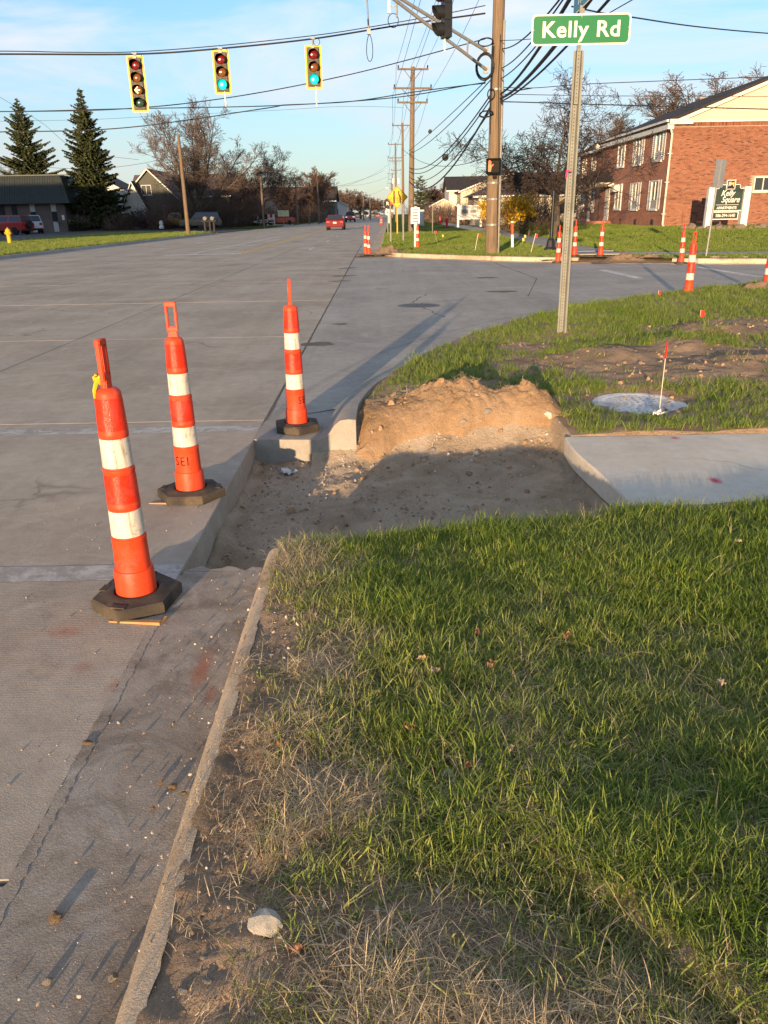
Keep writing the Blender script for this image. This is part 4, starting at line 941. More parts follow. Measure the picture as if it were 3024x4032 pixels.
# orange and white marker post, slim posts with plates
def marker(base, h, label):
    t = empty('marker_post', base, label, 'marker post'); t.rotation_euler = (0, rad(-3), 0)
    lathe_thing('shaft', [(.055, -.02), (.055, h * .48)], MT['white_paint'], t, 12); lathe_thing('orange_sleeve', [(.058, h * .48), (.058, h * .95)], MT['orange'], t, 12); lathe_thing('cap', [(.06, h * .95), (.06, h), (0, h + .01)], MT['white_paint'], t, 12)
marker(gp(1107, 533, .2), .93, 'white marker post with orange sleeve right of the utility pole')
def slim_post(base, h, label, w=.09, m='post_green', plate=None, pm='alu', pname='sign_panel', cat='post'):
    t = empty('sign_post', base, label, cat)
    mb = MB()   # U-channel: web and two flanges
    mb.box((0, .012, h / 2), (w * .5, .006, h)); mb.box((-w * .36, 0, h / 2), (w * .28, .006, h), (0, 0, .5)); mb.box((w * .36, 0, h / 2), (w * .28, .006, h), (0, 0, -.5)); mb.build('channel_post', MT[m], t)
    if plate: MB().box((plate[2] if len(plate) > 2 else 0, -.02, h - plate[1] / 2 + .02), (plate[0], .012, plate[1])).build(pname, MT[pm], t)
    return t
slim_post(gp(844, 523, .13), 1.72, 'bare steel sign post directly under the yellow diamond sign')
slim_post(gp(871, 522, .13), 1.78, 'bare steel post right of the yellow diamond sign')
slim_post(gp(847 - 9, 507, .13), 1.5, 'thin steel post carrying a small round sign', .07)
slim_post(gp(886, 502, .13), 1.9, 'slim steel post against the right of the second wooden pole', .07)
slim_post(gp(934, 507, .15), 1.75, 'slim stake post with white and red top on far lawn', .06)
c = gp(934, 507, .15); MB()
t = slim_post(gp(897, 536, .13), 1.55, 'slim white post with small white plate beside a delineator', .10, 'white_paint', (.36, .62, .0), 'white_paint', 'white_plate', 'sign')
for k in range(5): MB().box((0, -.029, 1.48 - k * .11), (.22, .004, .03)).build('printed_line', MT['stencil'], t)
rs = gp(838, 507, .13)
t = empty('round_sign', (rs.x, rs.y - .05, at(837, 459, rs.y).z), 'small pale round sign disc on thin post left of yellow diamond', 'sign')
lathe_thing('disc', [(0, -.006), (.18, -.006), (.185, 0), (.18, .006), (0, .006)], MT['sign_pale'] if 'sign_pale' in MT else MT['cream_paint'], t, 24, axis='y'); lathe_thing('hub', [(0, -.012), (.045, -.012), (.045, -.006), (0, -.006)], MT['black_metal'], t, 12, axis='y')
# yellow lane-shift diamond
dY = gp(860, 506, .13).y; dc = at(857.6, 426, dY)
t = empty('warning_sign', (dc.x, dY, .13), 'yellow diamond warning sign showing the right lane ending', 'sign')
S_ = .75; zc = dc.z - .13
MT['sign_yellow'] = M('yellow_sign_sheet', (.80, .42, .012), (.74, .39, .012), 2, .45); MT['sign_black'] = M('black_sign_print', (.02, .016, .01), None, 5, .6)
dm = MB().box((0, 0, zc), (S_ * 1.414, .012, S_ * 1.414), (0, PI / 4, 0)).build('panel', MT['sign_yellow'], t)
bd = MB()
for k in range(4):
    a = PI / 4 + k * PI / 2; d = S_ * .66; bd.box((d * math.cos(a), -.0075, zc + d * math.sin(a)), (.03, .003, S_ * 1.29), (0, -a, 0))
bd.build('border', MT['sign_black'], dm)
sy = MB()
sy.box((-.20, -.009, zc + .0), (.10, .004, .80))
sy.prism([(.08, -.011, zc + .40), (.16, -.011, zc + .40), (.16, -.011, zc + .22), (.26, -.011, zc + .02), (.26, -.011, zc - .38), (.16, -.011, zc - .38), (.16, -.011, zc + .0), (.08, -.011, zc + .18)], (0, .004, 0))
for k in range(3): sy.box((.06, -.009, zc - .06 - k * .14), (.045, .004, .075))
sy.build('lane_symbol', MT['sign_black'], dm)
MB().box((0, .03, zc / 2), (.08, .04, zc)).build('post', MT['yellow_paint'], t)
# round shop sign far down the road
q = at(840, 440, 118)
t = empty('shop_sign', (q.x, 118, .13), 'round black shop sign with white R behind yellow diamond', 'sign')
lathe_thing('disc', [(0, -.12), (.72, -.12), (.75, 0), (.72, .12), (0, .12)], MT['sign_black'], t, 26, c=(0, 0, q.z - .13), axis='y')
me = text_mesh('R', .62, MT['white_paint'], .01, bold=.02); me.transform(FACE_S); link('lettering', me, t, (-.18, -.135, q.z - .13)); MB().box((.28, -.128, q.z - .13), (.34, .01, .36)).build('red_mark', MT['red_paint'], t)
MB().tube([(0, 0, 0), (0, 0, q.z - .8)], .09, 8).build('pole', MT['white_paint'], t)
MB().box((.1, -.06, q.z - 1.0), (1.1, .1, .3), (0, .25, 0)).build('lower_panel', MT['white_paint'], t)

# ------------------------------------------------------------------ street name sign in the foreground
b = gp(1213, 722, .13)
t = empty('street_sign', b, 'green street name sign reading Kelly Rd on a tall steel post', 'street sign')
topp = at(1250, 110, b.y + .02); tilt = math.atan2(topp.x - b.x, topp.z - b.z); t.rotation_euler = (0, tilt, 0)
ph = (topp.z - b.z) / math.cos(tilt); w = .108
mb = MB()
prof = [(-w / 2, .0), (-w * .33, .0), (-w * .2, .04), (w * .2, .04), (w * .33, .0), (w / 2, .0), (w / 2, .005), (w * .30, .005), (w * .17, .045), (-w * .17, .045), (-w * .30, .005), (-w / 2, .005)]
mb.prism([(x, y, -.3) for x, y in prof], (0, 0, ph + .3)); fm = fix_normals(mb.mesh('channel_post', MT['post_green'])); post = link('channel_post', fm, t)
hm = MB()
for k in range(int(ph / .0254 / 1.4)):
    z = .05 + k * .0356; hm.lathe([(.0055, .0), (.0, .0)], 6, (0, .0385, z), axis='y') if z < ph - .05 else None
hp = MB()
for k in range(int((ph - .1) / .0356)): 
    z = .05 + k * .0356; hp.add([(.0058 * math.cos(a), .0394, z + .0058 * math.sin(a)) for a in [j * PI / 4 for j in range(8)]], [tuple(range(8))])
tag(hp.build('punched_hole', MT['black_metal'], post), kind='stuff')
iz0, iz1 = ph - .50, ph + .16
MB().box((0, .018, (iz0 + iz1) / 2), (.04, .03, iz1 - iz0)).build('inner_post', MT['post_green'], t)
h2 = MB()
for k in range(17): h2.add([(.0052 * math.cos(a), .0022, iz0 + .03 + k * .0356 + .0052 * math.sin(a)) for a in [j * PI / 4 for j in range(8)]], [tuple(range(8))])
tag(h2.build('punched_hole', MT['black_metal'], t), kind='stuff')
def rrect(w_, h_, r, n=5):
    o = []
    for cx, cz, a0 in ((w_ / 2 - r, h_ / 2 - r, 0), (-w_ / 2 + r, h_ / 2 - r, PI / 2), (-w_ / 2 + r, -h_ / 2 + r, PI), (w_ / 2 - r, -h_ / 2 + r, 1.5 * PI)):
        o += [(cx + r * math.cos(a0 + k * PI / 2 / n), cz + r * math.sin(a0 + k * PI / 2 / n)) for k in range(n + 1)]
    return o
MT['sign_green'] = M('green_sign_sheet', (.012, .155, .055), (.014, .17, .062), 3, .42); MT['sign_white'] = M('white_sign_sheet', (.80, .74, .64), (.76, .70, .60), 4, .45)
MT['sign_blue'] = M('faded_blue_sign_sheet', (.045, .20, .30), (.06, .22, .32), 3, .5)
sl, sr, sb_ = at(1148, 64, b.y), at(1361, 64, b.y), at(1255, 98, b.y); st_ = at(1255, 30, b.y)
sw, sh = sr.x - sl.x, st_.z - sb_.z; sc_ = Vector(((sl.x + sr.x) / 2, b.y - .012, (st_.z + sb_.z) / 2))
def sign_blade(parent, w_, h_, m, txt, size, sx, loc, rot, tx=0.0, rim=.014, space=1.0):
    p = link('sign_panel', fix_normals(MB().prism([(x, .003, z) for x, z in rrect(w_, h_, .045)], (0, -.006, 0)).mesh('sign_panel', MT['sign_white'])), parent, loc, rot)
    link('sign_face', fix_normals(MB().prism([(x, -.003, z) for x, z in rrect(w_ - 2 * rim, h_ - 2 * rim, .036)], (0, -.0012, 0)).mesh('sign_face', MT[m])), p)
    me = text_mesh(txt, size, MT['sign_white'], .0004, sx=sx, bold=.004, space=space); me.transform(FACE_S); link('lettering', me, p, (tx, -.0048, -.004))
    return p
inv = Matrix.Rotation(-tilt, 4, 'Y')
kp = sign_blade(t, sw, sh, 'sign_green', 'Kelly Rd', sh * .72, 1.10, inv @ (sc_ - b), (0, -tilt - rad(.2), 0), 0, .016, 1.08)
for dx, dz in ((-sw / 2 + .022, .0), (sw / 2 - .022, .01), (0, sh / 2 - .03), (0, -sh / 2 + .03)):
    MB().lathe([(0, -.012), (.007, -.011), (.008, -.004), (0, -.004)], 8, (dx, 0, dz), axis='y').build('bolt', MT['metal_grey'], kp)
MB().box(inv @ (sc_ - b + Vector((.0, .015, sh / 2 + .03))), (.05, .03, .09)).build('bracket', MT['yellow_paint'] if False else MT['post_green'], t)
mp_ = sign_blade(t, .76, .23, 'sign_blue', '14 Mile', .15, .85, inv @ (sc_ - b + Vector((.0, .02, sh / 2 + .055 + .115))), (0, 0, -PI / 2), 0, .012)
# pink ribbon on the post
q = at(1228, 370, b.y - .05)
MT['ribbon_pink'] = M('pink_ribbon', (.80, .06, .22), (.7, .05, .2), 10, .6)
mb = MB(); mb.tube([(.06, 0, .01), (.02, -.01, 0), (-.03, 0, .01), (-.045, .01, -.01)], [.006, .014, .012, .003], 6); mb.tube([(-.03, -.005, 0), (-.04, -.01, -.06), (-.035, -.005, -.13)], [.01, .012, .003], 5); mb.tube([(-.02, -.005, 0), (-.025, -.012, -.05), (-.02, -.005, -.09)], [.008, .01, .003], 5)
tag(mb.build('ribbon', MT['ribbon_pink'], None, 60, q), 'pink marking ribbon tied to the street sign post', 'ribbon').scale = (.62, .62, .62)
# back of the sign before the apartment board
b2 = gp(1525, 553, .15); t = empty('sign_post', b2, 'grey sign seen from behind on a leaning steel pole', 'sign'); t2 = at(1551, 395, b2.y); t.rotation_euler = (0, math.atan2(t2.x - b2.x, t2.z - b2.z) * .75, rad(12))
MB().tube([(0, 0, -.1), (0, 0, 2.55)], .028, 8).build('pole', MT['metal_grey'], t, 40)
MB().box((0, -.04, 2.26), (.34, .008, .74)).build('sign_panel', MT['alu'], t); MB().box((-.0, -.05, 2.26), (.05, .012, .70)).build('stiffener', MT['metal_grey'], t)
# black push-button pole
b3 = gp(1189, 541, .17); t = empty('push_button_pole', b3, 'short black pedestrian push button pole with flared base', 'pole')
lathe_thing('base', [(.24, -.03), (.24, .06), (.17, .12), (.13, .34), (.085, .42)], MT['black_metal'], t, 8, None); lathe_thing('shaft', [(.06, .42), (.055, 1.95), (.0, 1.97)], MT['black_metal'], t, 12); MB().box((.09, -.05, 1.1), (.12, .09, .28)).build('button_box', MT['black_metal'], t)
for q_, (x, y, s) in enumerate(((1182, 549, .35), (1212, 552, .4))):
    pass

# ------------------------------------------------------------------ signals
MT['sig_yellow'] = M('yellow_signal_paint', (.80, .46, .012), (.72, .42, .012), 4, .45); MT['sig_dark'] = M('weathered_dark_backplate', (.085, .07, .05), (.12, .10, .075), 5, .6); MT['sig_black'] = M('black_signal_plastic', (.014, .014, .015), (.02, .02, .02), 6, .35)
def lens(name, c): 
    m, n, l, b = new_mat(name); b.inputs['Base Color'].default_value = c4(c); b.inputs['Roughness'].default_value = .12; b.inputs['Specular IOR Level'].default_value = .7; return m
MT['lens_red'] = lens('red_lens_off', (.16, .008, .010)); MT['lens_amber'] = lens('amber_lens_off', (.18, .06, .012)); MT['lens_green'] = lens('green_lens_off', (.02, .055, .035))
MT['lens_on'] = glow('green_lens_lit', (.0, .80, .60), .42); MT['arrow_on'] = glow('amber_arrow_lit', (1.0, .52, .12), .75); MT['hand_on'] = glow('orange_hand_lit', (1.0, .10, .006), .5)
PT = .355
def signal(loc, kinds, label, rz=0.0, tilt=(0, 0), backplate=True, wand=0.0, loop=True, group='hanging traffic signals', hang=.16):
    n = len(kinds); Ht = n * PT; t = empty('traffic_signal', loc, label, 'traffic signal', group); t.rotation_euler = (rad(tilt[0]), rad(tilt[1]), rz)   # origin: the hanger at the wire
    z0 = -hang - .09
    if backplate:
        fr = MB(); W_, H_ = .53, Ht + .19; o = rrect(W_, H_, .05); i_ = rrect(W_ - .11, H_ - .11, .02); zc = z0 - Ht / 2
        vs = [(x, -.004, z + zc) for x, z in o] + [(x, -.004, z + zc) for x, z in i_] + [(x, .006, z + zc) for x, z in o] + [(x, .006, z + zc) for x, z in i_]; k = len(o)
        fs = []
        for j in range(k):
            j2 = (j + 1) % k; fs += [(j, k + j, k + j2, j2), (2 * k + j, 2 * k + j2, 3 * k + j2, 3 * k + j), (j, j2, 2 * k + j2, 2 * k + j), (k + j, 3 * k + j, 3 * k + j2, k + j2)]
        me = fr.add(vs, fs).mesh('backplate_border', MT['sig_yellow']); fix_normals(me); link('backplate_border', me, t)
        MB().box((0, .002, zc), (W_ - .108, .006, H_ - .108)).build('backplate', MT['sig_dark'], t)
    for j, kd in enumerate(kinds):
        z = z0 - PT * (j + .5)
        hb = MB().box((0, .05, z), (.335, .19, PT - .008)).build('housing', MT['sig_dark'] if backplate else MT['sig_black'], t)
        lm = {'r': 'lens_red', 'a': 'lens_amber', 'g': 'lens_green', 'G': 'lens_on', '<': 'lens_amber'}[kd]
        MB().lathe([(.148, -.005), (.14, -.02), (.10, -.036), (.05, -.045), (0, -.047)], 20, (0, -.045, z), axis='y').build('lens', MT[lm], hb, 60)
        if kd == '<':
            ar = MB(); ar.box((-.045, -.10, z + .045), (.135, .008, .030), (0, -PI / 4, 0)); ar.box((-.045, -.10, z - .045), (.135, .008, .030), (0, PI / 4, 0)); ar.box((.03, -.10, z), (.07, .008, .032)); ar.build('lit_arrow', MT['arrow_on'], hb)
        v = MB(); ns = 18; vs = []
        for q in range(ns + 1):
            a = rad(-50) + rad(280) * q / ns; f = math.sin((q / ns) * PI); dep = .10 + .16 * f
            for r_ in (.158, .150):
                vs += [(r_ * math.cos(a), -.045, z + r_ * math.sin(a)), (r_ * math.cos(a), -.045 - dep, z + r_ * math.sin(a) - .02 * f)]
        fs = []
        for q in range(ns): o_ = 4 * q; fs += [(o_, o_ + 1, o_ + 5, o_ + 4), (o_ + 2, o_ + 6, o_ + 7, o_ + 3), (o_ + 1, o_ + 3, o_ + 7, o_ + 5)]
        v.add(vs, fs); me = v.mesh('visor', MT['sig_black'], 60); fix_normals(me); link('visor', me, hb)
    hg = MB(); hg.tube([(0, 0, .03), (0, 0, -hang - .09)], .022, 8); hg.box((0, 0, .0), (.14, .05, .05)); hg.tube([(-.06, 0, -.0), (-.06, 0, .08)], .012, 6); hg.tube([(.06, 0, 0), (.06, 0, .08)], .012, 6); hg.box((0, 0, -hang - .05), (.1, .08, .07)); hg.build('hanger', MT['metal_grey'], t, 40)
    if loop: MB().tube([(.13 + .10 * math.cos(a) - .0, .0, -.10 + .11 * math.sin(a)) for a in [k * PI / 8 for k in range(-5, 12)]], .010, 5, cap=False).build('cable_loop', MT['black_rubber'], t, 60)
    if wand: MB().tube([(.04, 0, z0 - Ht - .02), (.045, 0, z0 - Ht - wand)], .022, 6).build('wand', MT['cream_paint'], t)
    return t
def span_pt(x, y, Y): return at(x, y, Y)
sY = 28.2
sg = [(at(290, 116, sY - .25), 'ra<g', 'four lamp signal with a lit yellow left arrow', 0), (at(475, 104, sY), 'raG', 'signal lit green in the middle of the row of three', .46), (at(675, 83, sY + .45), 'raG', 'signal lit green, rightmost of the row of three', .62)]
for p, kd, lab, wd in sg: signal(p, kd, lab, rad(3), (0, 0), True, wd, hang=.05 if wd < .6 else .19)
for q in ((1755, 24),):
    p = at(1752 / K, -95 / K, 21.5); signal(p, 'rag', 'black three lamp signal seen from the side near the wooden pole', rad(-78), (0, 0), False, .30, False, hang=.12)
# backplate of the dark one: thin dark board
# pedestrian signal
pp = at(1066, 359, gp(1062, 547, .16).y - .42)
t = empty('pedestrian_signal', pp, 'pedestrian signal showing an orange hand on the utility pole', 'pedestrian signal'); t.rotation_euler = (0, 0, rad(-4))
MB().box((0, .10, 0), (.46, .2, .46)).build('housing', MT['sig_black'], t)
MT['ped_frame'] = M('ped_signal_frame', (.010, .010, .010), None, 6, .8, spec=.05)
fr = MB()
for dx, dz, w_, h_ in ((0, .207, .47, .055), (0, -.207, .47, .055), (-.207, 0, .055, .47), (.207, 0, .055, .47)): fr.box((dx, -.04, dz), (w_, .10, h_))
fr.build('visor_frame', MT['ped_frame'], t)
MT['ped_face'] = M('ped_signal_lens', (.022, .02, .015), (.03, .026, .02), 20, .7, spec=.05)
MB().box((0, -.004, 0), (.41, .01, .41)).build('face', MT['ped_face'], t)
hd = MB(); hy = -.016
hd.prism([(-.165, hy, -.16), (-.085, hy, -.16), (-.06, hy, -.02), (-.075, hy, .05), (-.185, hy, .05), (-.195, hy, -.02)], (0, .006, 0))
for fx, fl in ((-.172, .10), (-.145, .135), (-.115, .13), (-.088, .095)): hd.box((fx, hy + .002, .05 + fl / 2), (.021, .006, fl))
hd.box((-.040, hy + .002, .015), (.024, .006, .11), (0, .75, 0)); me = hd.mesh('lit_hand', MT['hand_on']); fix_normals(me); link('lit_hand', me, t)
MB().tube([(.05, .12, -.23), (.06, .15, -.36)], .07, 8).build('mount', MT['sig_black'], t)
# ------------------------------------------------------------------ utility poles and lines
def pole_thing(base, h, r0, r1, label, arms=(), group='wooden utility poles', mat='wood_pole', lean=0.0, sides=16):
    t = empty('utility_pole', base, label, 'utility pole', group); t.rotation_euler = (0, lean, 0)
    MB().tube([(0, 0, -.3 + (h + .3) * k / 8) for k in range(9)], [r0 + (r1 - r0) * k / 8 for k in range(9)], sides).build('shaft', MT[mat], t, 40)
    for z, w, brace in arms:
        a = MB().box((0, -r1 - .04, z), (w, .10, .12)).build('crossarm', MT['wood_old'], t)
        if brace:
            m = MB()
            for s in (-1, 1): m.tube([(s * w * .28, -r1 - .06, z - .05), (s * .06, -r1 - .03, z - .75)], .025, 5)
            m.build('brace', MT['wood_old'], t)
        for s in (-.47, .47): lathe_thing('insulator', [(.03, 0), (.06, .05), (.035, .09), (.06, .14), (.03, .2), (0, .21)], MT['black_metal'], t, 8, c=(s * w, -r1 - .04, z + .06))
    return t
ub = gp(1062, 547, .16); UP = Vector((ub.x, ub.y, .13))
utp = at(1077, 0, UP.y); u_lean = math.atan2(utp.x - UP.x, utp.z) * .6
up = pole_thing(UP, 14.0, .235, .14, 'tall near wooden utility pole with pedestrian signal and conduit', [(13.2, 2.4, True), (11.6, 2.6, False)], lean=u_lean)
def on_pole(dx, dy, z): return Vector((dx, dy, z))
MB().tube([(.21, -.10, 0), (.205, -.10, 1.2), (.17, -.09, 6.9)], .038, 8).build('conduit', MT['metal_grey'], up, 40)
for z, r_ in ((.95, .236), (1.75, .232), (2.25, .23), (5.0, .20)): MB().lathe([(r_ + .006, z - .03), (r_ + .006, z + .03)], 16).build('strap', MT['metal_grey'], up)
cb = MB()
for k in range(4): cb.tube([(-.19 + .02 * k, -.10 - .02 * k, 6.2), (-.21 + .02 * k, -.1, 4.8), (-.20 + .03 * k, -.11, 4.0 - .3 * k)], .016, 5)
cb.tube([(.05, -.21, 6.5), (.02, -.215, 5.2), (.10, -.22, 3.4), (.12, -.24, 1.0), (.16, -.22, .2)], .012, 5)
cb.build('riser_cable', MT['black_rubber'], up)
def coil(c, r, n, tilt, name='cable_coil'):
    m = MB(); r_ = random.Random(int(r * 100))
    for k in range(n):
        rr = r * (1 + r_.uniform(-.12, .08)); e = r_.uniform(-.06, .06); R_ = Euler((tilt + e, e, 0)).to_matrix()
        m.tube([Vector(c) + R_ @ Vector((rr * .75 * math.cos(a), 0, rr * math.sin(a))) for a in [j * PI / 10 for j in range(21)]], .014, 5, cap=False)
    m.build(name, MT['black_rubber'], up, 60)
coil((-.42, -.25, 5.62), .36, 6, .1); coil((-.42, -.28, 6.28), .32, 4, 1.35); coil((-.35, -.3, 4.28), .30, 4, 1.35); coil((-.2, -.25, 4.85), .16, 5, .2)
pu = UP
# lamp bracket of two pipes over the road
t = empty('lamp_bracket', (UP.x, UP.y - .2, 0), 'long two pipe lamp bracket reaching from the wooden pole over the road', 'lamp bracket')
a1, a2 = at(1050, 110, UP.y - .2), at(1050, 150, UP.y - .2); e1, e2 = at(857, -8, UP.y - 2.2), at(848, -4, UP.y - 2.2); L0 = Vector((UP.x, UP.y - .2, 0))
MB().tube([a1 - L0, e1 - L0, e1 - L0 + (e1 - a1) * .5], .05, 8).build('upper_pipe', MT['metal_grey'], t, 40); MB().tube([a2 - L0, e2 - L0, e2 - L0 + (e2 - a2) * .45], .05, 8).build('lower_pipe', MT['metal_grey'], t, 40)
for f in (.22, .62): MB().tube([a1.lerp(e1, f) - L0, a2.lerp(e2, f) - L0], .03, 6).build('strut', MT['metal_grey'], t)
for a in (a1, a2): MB().box(a - L0 + Vector((0, .03, 0)), (.16, .06, .2)).build('bracket_plate', MT['metal_grey'], t)
MB().box(e1 - L0 + (e1 - a1) * .55, (.8, .35, .14), (0, -.2, .3)).build('lamp_head', MT['metal_grey'], t)
# pole line along the road
zY = 65.7; p2 = gp(887, 503, .15); p2 = Vector((2.53, 65.0, .14))
h2_ = at(887, 149, 65).z; arms2 = [(at(887, 155, 65).z, 2.3, True), (at(887, 196, 65).z, 2.9, True), (at(887, 226.5, 65).z, 2.3, True)]
pole_thing(p2, h2_, .235, .15, 'second wooden utility pole with three crossarms', arms2, lean=rad(.9))
LINE = [(UP, 13.2), (p2, arms2[0][0])]
for i, (px, top_, Y, arms) in enumerate(((869.5, 268, 106, ((-.3, 2.6, True),)), (854, 311, 138, ((-.2, 2.4, False), (-2.2, 2.4, True))), (855, 347, 178, ((-.2, 3.0, True), (-2.0, 2.0, False))), (847, 375, 235, ((-.2, 2.6, False), (-1.6, 2.0, False))), (845, 396, 300, ((-.2, 2.4, False),)))):
    q = at(px, top_, Y); bse = Vector((q.x, Y, .14)); lab = ['third utility pole of the row, thinner with one crossarm', 'fourth pole of the row with two close crossarms', 'pole of the row carrying pale transformer cans', 'sixth pole of the row, far off', 'farthest pole of the row']
    tt = pole_thing(bse, q.z, .18, .12, lab[i], [(q.z + z, w, b_) for z, w, b_ in arms], sides=8)
    LINE.append((bse, q.z - .2))
    if i == 2:
        for s in (-.55, .55): lathe_thing('transformer', [(.0, 0), (.26, 0), (.28, .1), (.28, .95), (.2, 1.05), (0, 1.08)], MT['white_paint'], tt, 10, c=(s, -.1, q.z - 4.6))
        MB().tube([(0, 0, q.z - 6), (-1.6, -.5, q.z - 5.4)], .05, 5).build('lamp_arm', MT['metal_grey'], tt); MB().box((-1.9, -.6, q.z - 5.4), (.7, .3, .15)).build('lamp_head', MT['white_paint'], tt)
CABG = 'overhead cables'
def cable(a, b, sag, r, label, n=18, via=None, name='overhead_cable', wave=0.0):
    a, b = Vector(a), Vector(b); pts = []
    for k in range(n + 1):
        s = k / n; p = a.lerp(b, s); p.z -= sag * 4 * s * (1 - s); p.z += wave * math.sin(s * 90); pts.append(p)
    if via: pts = catmull([a] + [Vector(v) for v in via] + [b], 8)
    return tag(MB().tube(pts, r, 5).build(name, MT['black_rubber'], None, 80), label, 'cable', CABG)
BACK = Vector((7.6, -22, 0))       # the next pole, behind the viewer
def armpt(i, off, dz=0.0):
    b, h = LINE[i]; return Vector((b.x + off, b.y - .2, b.z + h + dz))
# bare conductors on the crossarms: along the whole row
for off, lab in ((-1.05, 'left bare conductor on the top crossarms of the pole row'), (.1, 'middle bare conductor on the top crossarms of the pole row'), (1.05, 'right bare conductor on the top crossarms of the pole row')):
    pts = []
    for i in range(len(LINE) - 1):
        a, b = armpt(i, off, .25), armpt(i + 1, off, .25)
        for k in range(10):
            s = k / 10; q = a.lerp(b, s); q.z -= .55 * 4 * s * (1 - s); pts.append(q)
    pts.append(armpt(len(LINE) - 1, off, .25)); pts = [Vector((BACK.x + off, BACK.y, 13.4)), Vector((6 + off, 6, 12.9))] + pts
    tag(MB().tube(pts, .012, 4).build('overhead_cable', MT['black_rubber'], None, 80), lab, 'cable', CABG)
for off, lab in ((-1.35, 'left wire on the second crossarms of the pole row'), (-.5, 'inner left wire on the second crossarms of the pole row'), (1.3, 'right wire on the second crossarms of the pole row')):
    pts = []
    for i in range(len(LINE) - 1):
        a, b = armpt(i, off, -1.7), armpt(i + 1, off * (.9 if i > 0 else 1), -1.7)
        for k in range(10):
            s = k / 10; q = a.lerp(b, s); q.z -= .6 * 4 * s * (1 - s); pts.append(q)
    tag(MB().tube([Vector((BACK.x + off, BACK.y, 11.4)), Vector((6 + off, 6, 11.0))] + pts, .012, 4).build('overhead_cable', MT['black_rubber'], None, 80), lab, 'cable', CABG)
# telephone bundles swooping from the near pole down to the second pole
def p2z(y): return at(830, y, 65)
N_ = UP + Vector((-.18, -.1, 0))
def upt(y): return Vector((UP.x - .15, UP.y - .1, at(1055, y, UP.y).z))
for y0, y1, sag, r, lab in ((335, 545 / 1.0, 1.15, .020, 'upper thin telephone cable sagging to the second pole'), (350, 560, 1.25, .018, 'second thin telephone cable sagging to the second pole')):
    pass
TEL = [(160, 325, .10, .016, 'uppermost telephone cable dropping to the second pole'), (168, 332, .35, .018, 'telephone cable with small splice drum'), (200, 362, .85, .024, 'thick telephone bundle sagging low behind the near pole'), (210, 370, .9, .022, 'lower telephone bundle beside the thick one'), (235, 382, 1.0, .020, 'lowest slack telephone cable near the second pole'), (225, 392, 1.35, .034, 'heaviest black telephone bundle with ball shaped coil')]
for y0, y1, sag, r, lab in TEL:
    a, b = upt(y0 * 1.0), at(884, y1, 65.0); cable(a, b, sag, r, lab, 20)
for (x, y, Y, r, lab) in ((929, 284, 45, .10, 'small dark splice drum hanging on a telephone cable'), (962, 340, 44, .17, 'round dark cable coil hanging on the heaviest bundle')):
    q = at(x, y, Y); tag(MB().lathe([(0, -.12), (r * .8, -.11), (r, -.05), (r, .05), (r * .8, .11), (0, .12)], 14, q, axis='y').build('cable_coil', MT['black_rubber'], None, 40), lab, 'cable coil')
# bundles from the near pole towards the viewer, over the sign
for y0, ex, ey, Y1, r, lab in ((205, 1230, -10, 12, .030, 'thick cable rising from the near pole over the street sign, upper'), (215, 1243, 30, 12.5, .036, 'thickest cable rising from the near pole behind the sign'), (222, 1300, 5, 12.5, .022, 'cable passing under the street sign to the upper right'), (108, 1198, -5, 14, .016, 'thin cable left of the street sign running up out of view'), (150, 1215, -20, 15, .016, 'pair of thin cables left of the sign, left one'), (172, 1233, -22, 15, .016, 'pair of thin cables left of the sign, right one')):
    a = Vector((UP.x + .1, UP.y - .2, at(1065, y0, UP.y).z)); b = at(ex, ey, Y1); d = (b - a); cable(a, b + d * .9 + Vector((0, 0, d.length * .06)), .55, r, lab, 24)
# cross-road cables
def crossc(pts, r, lab, wave=0.0):
    P = catmull([at(*p) for p in pts], 10); 
    return tag(MB().tube(P, r, 5).build('overhead_cable', MT['black_rubber'], None, 80), lab, 'cable', CABG)
crossc([(-420, 118, 25.5), (0, 117, 27.0), (290, 117, sY - .25), (475, 105, sY), (675, 84, sY + .45), (860, 55, sY + 1.2), (1048, 29, UP.y - .1)], .026, 'span cable from which the three signals hang')
w2 = [(-420, 112, 25.6), (0, 110.5, 27.1), (150, 113, 27.7), (290, 112, sY - .2), (475, 98.5, sY + .05), (675, 77, sY + .5), (790, 60, sY + 1), (950, 32, sY + 1.6), (1048, 12, UP.y)]
crossc(w2, .014, 'thin messenger wire twisted along above the signal span cable')
crossc([(-420, 240, 29), (0, 241, 29.5), (270, 235, 30), (500, 210, 30.5), (760, 160, 31), (1048, 84, UP.y)], .017, 'cable crossing behind the signals, rising to the pole')
crossc([(-420, 238, 30), (0, 241, 30.4), (270, 235, 31), (600, 228, 31.5), (850, 211, 31.8), (1000, 186, 32), (1048, 178, UP.y)], .017, 'nearly level cable crossing below the signals')
crossc([(-420, 288, 30), (0, 285, 30.4), (270, 276, 31), (560, 236, 31.4), (610, 227, 31.5)], .018, 'lowest crossing cable ending in a clamp below the middle signal')
crossc([(610, 227, 31.5), (760, 219, 31.6), (900, 198, 31.7), (1010, 184, 31.8), (1048, 180, UP.y)], .018, 'continuation of the lower crossing cable towards the pole')
crossc([(1075, 188, UP.y), (1150, 190, 30), (1260, 182, 29), (1400, 176, 28), (1659, 166, 27), (1900, 160, 26)], .012, 'thin upper wire running right from the utility pole')
crossc([(1075, 190, UP.y), (1110, 196, 31), (1150, 190, 30.5)], .018, 'slack jumper cable drooping right of the pole')
crossc([(1075, 222, UP.y), (1100, 220, 31), (1300, 226, 29), (1659, 236, 27), (1900, 242, 26)], .018, 'dark cable passing in front of the apartment roof, lower')
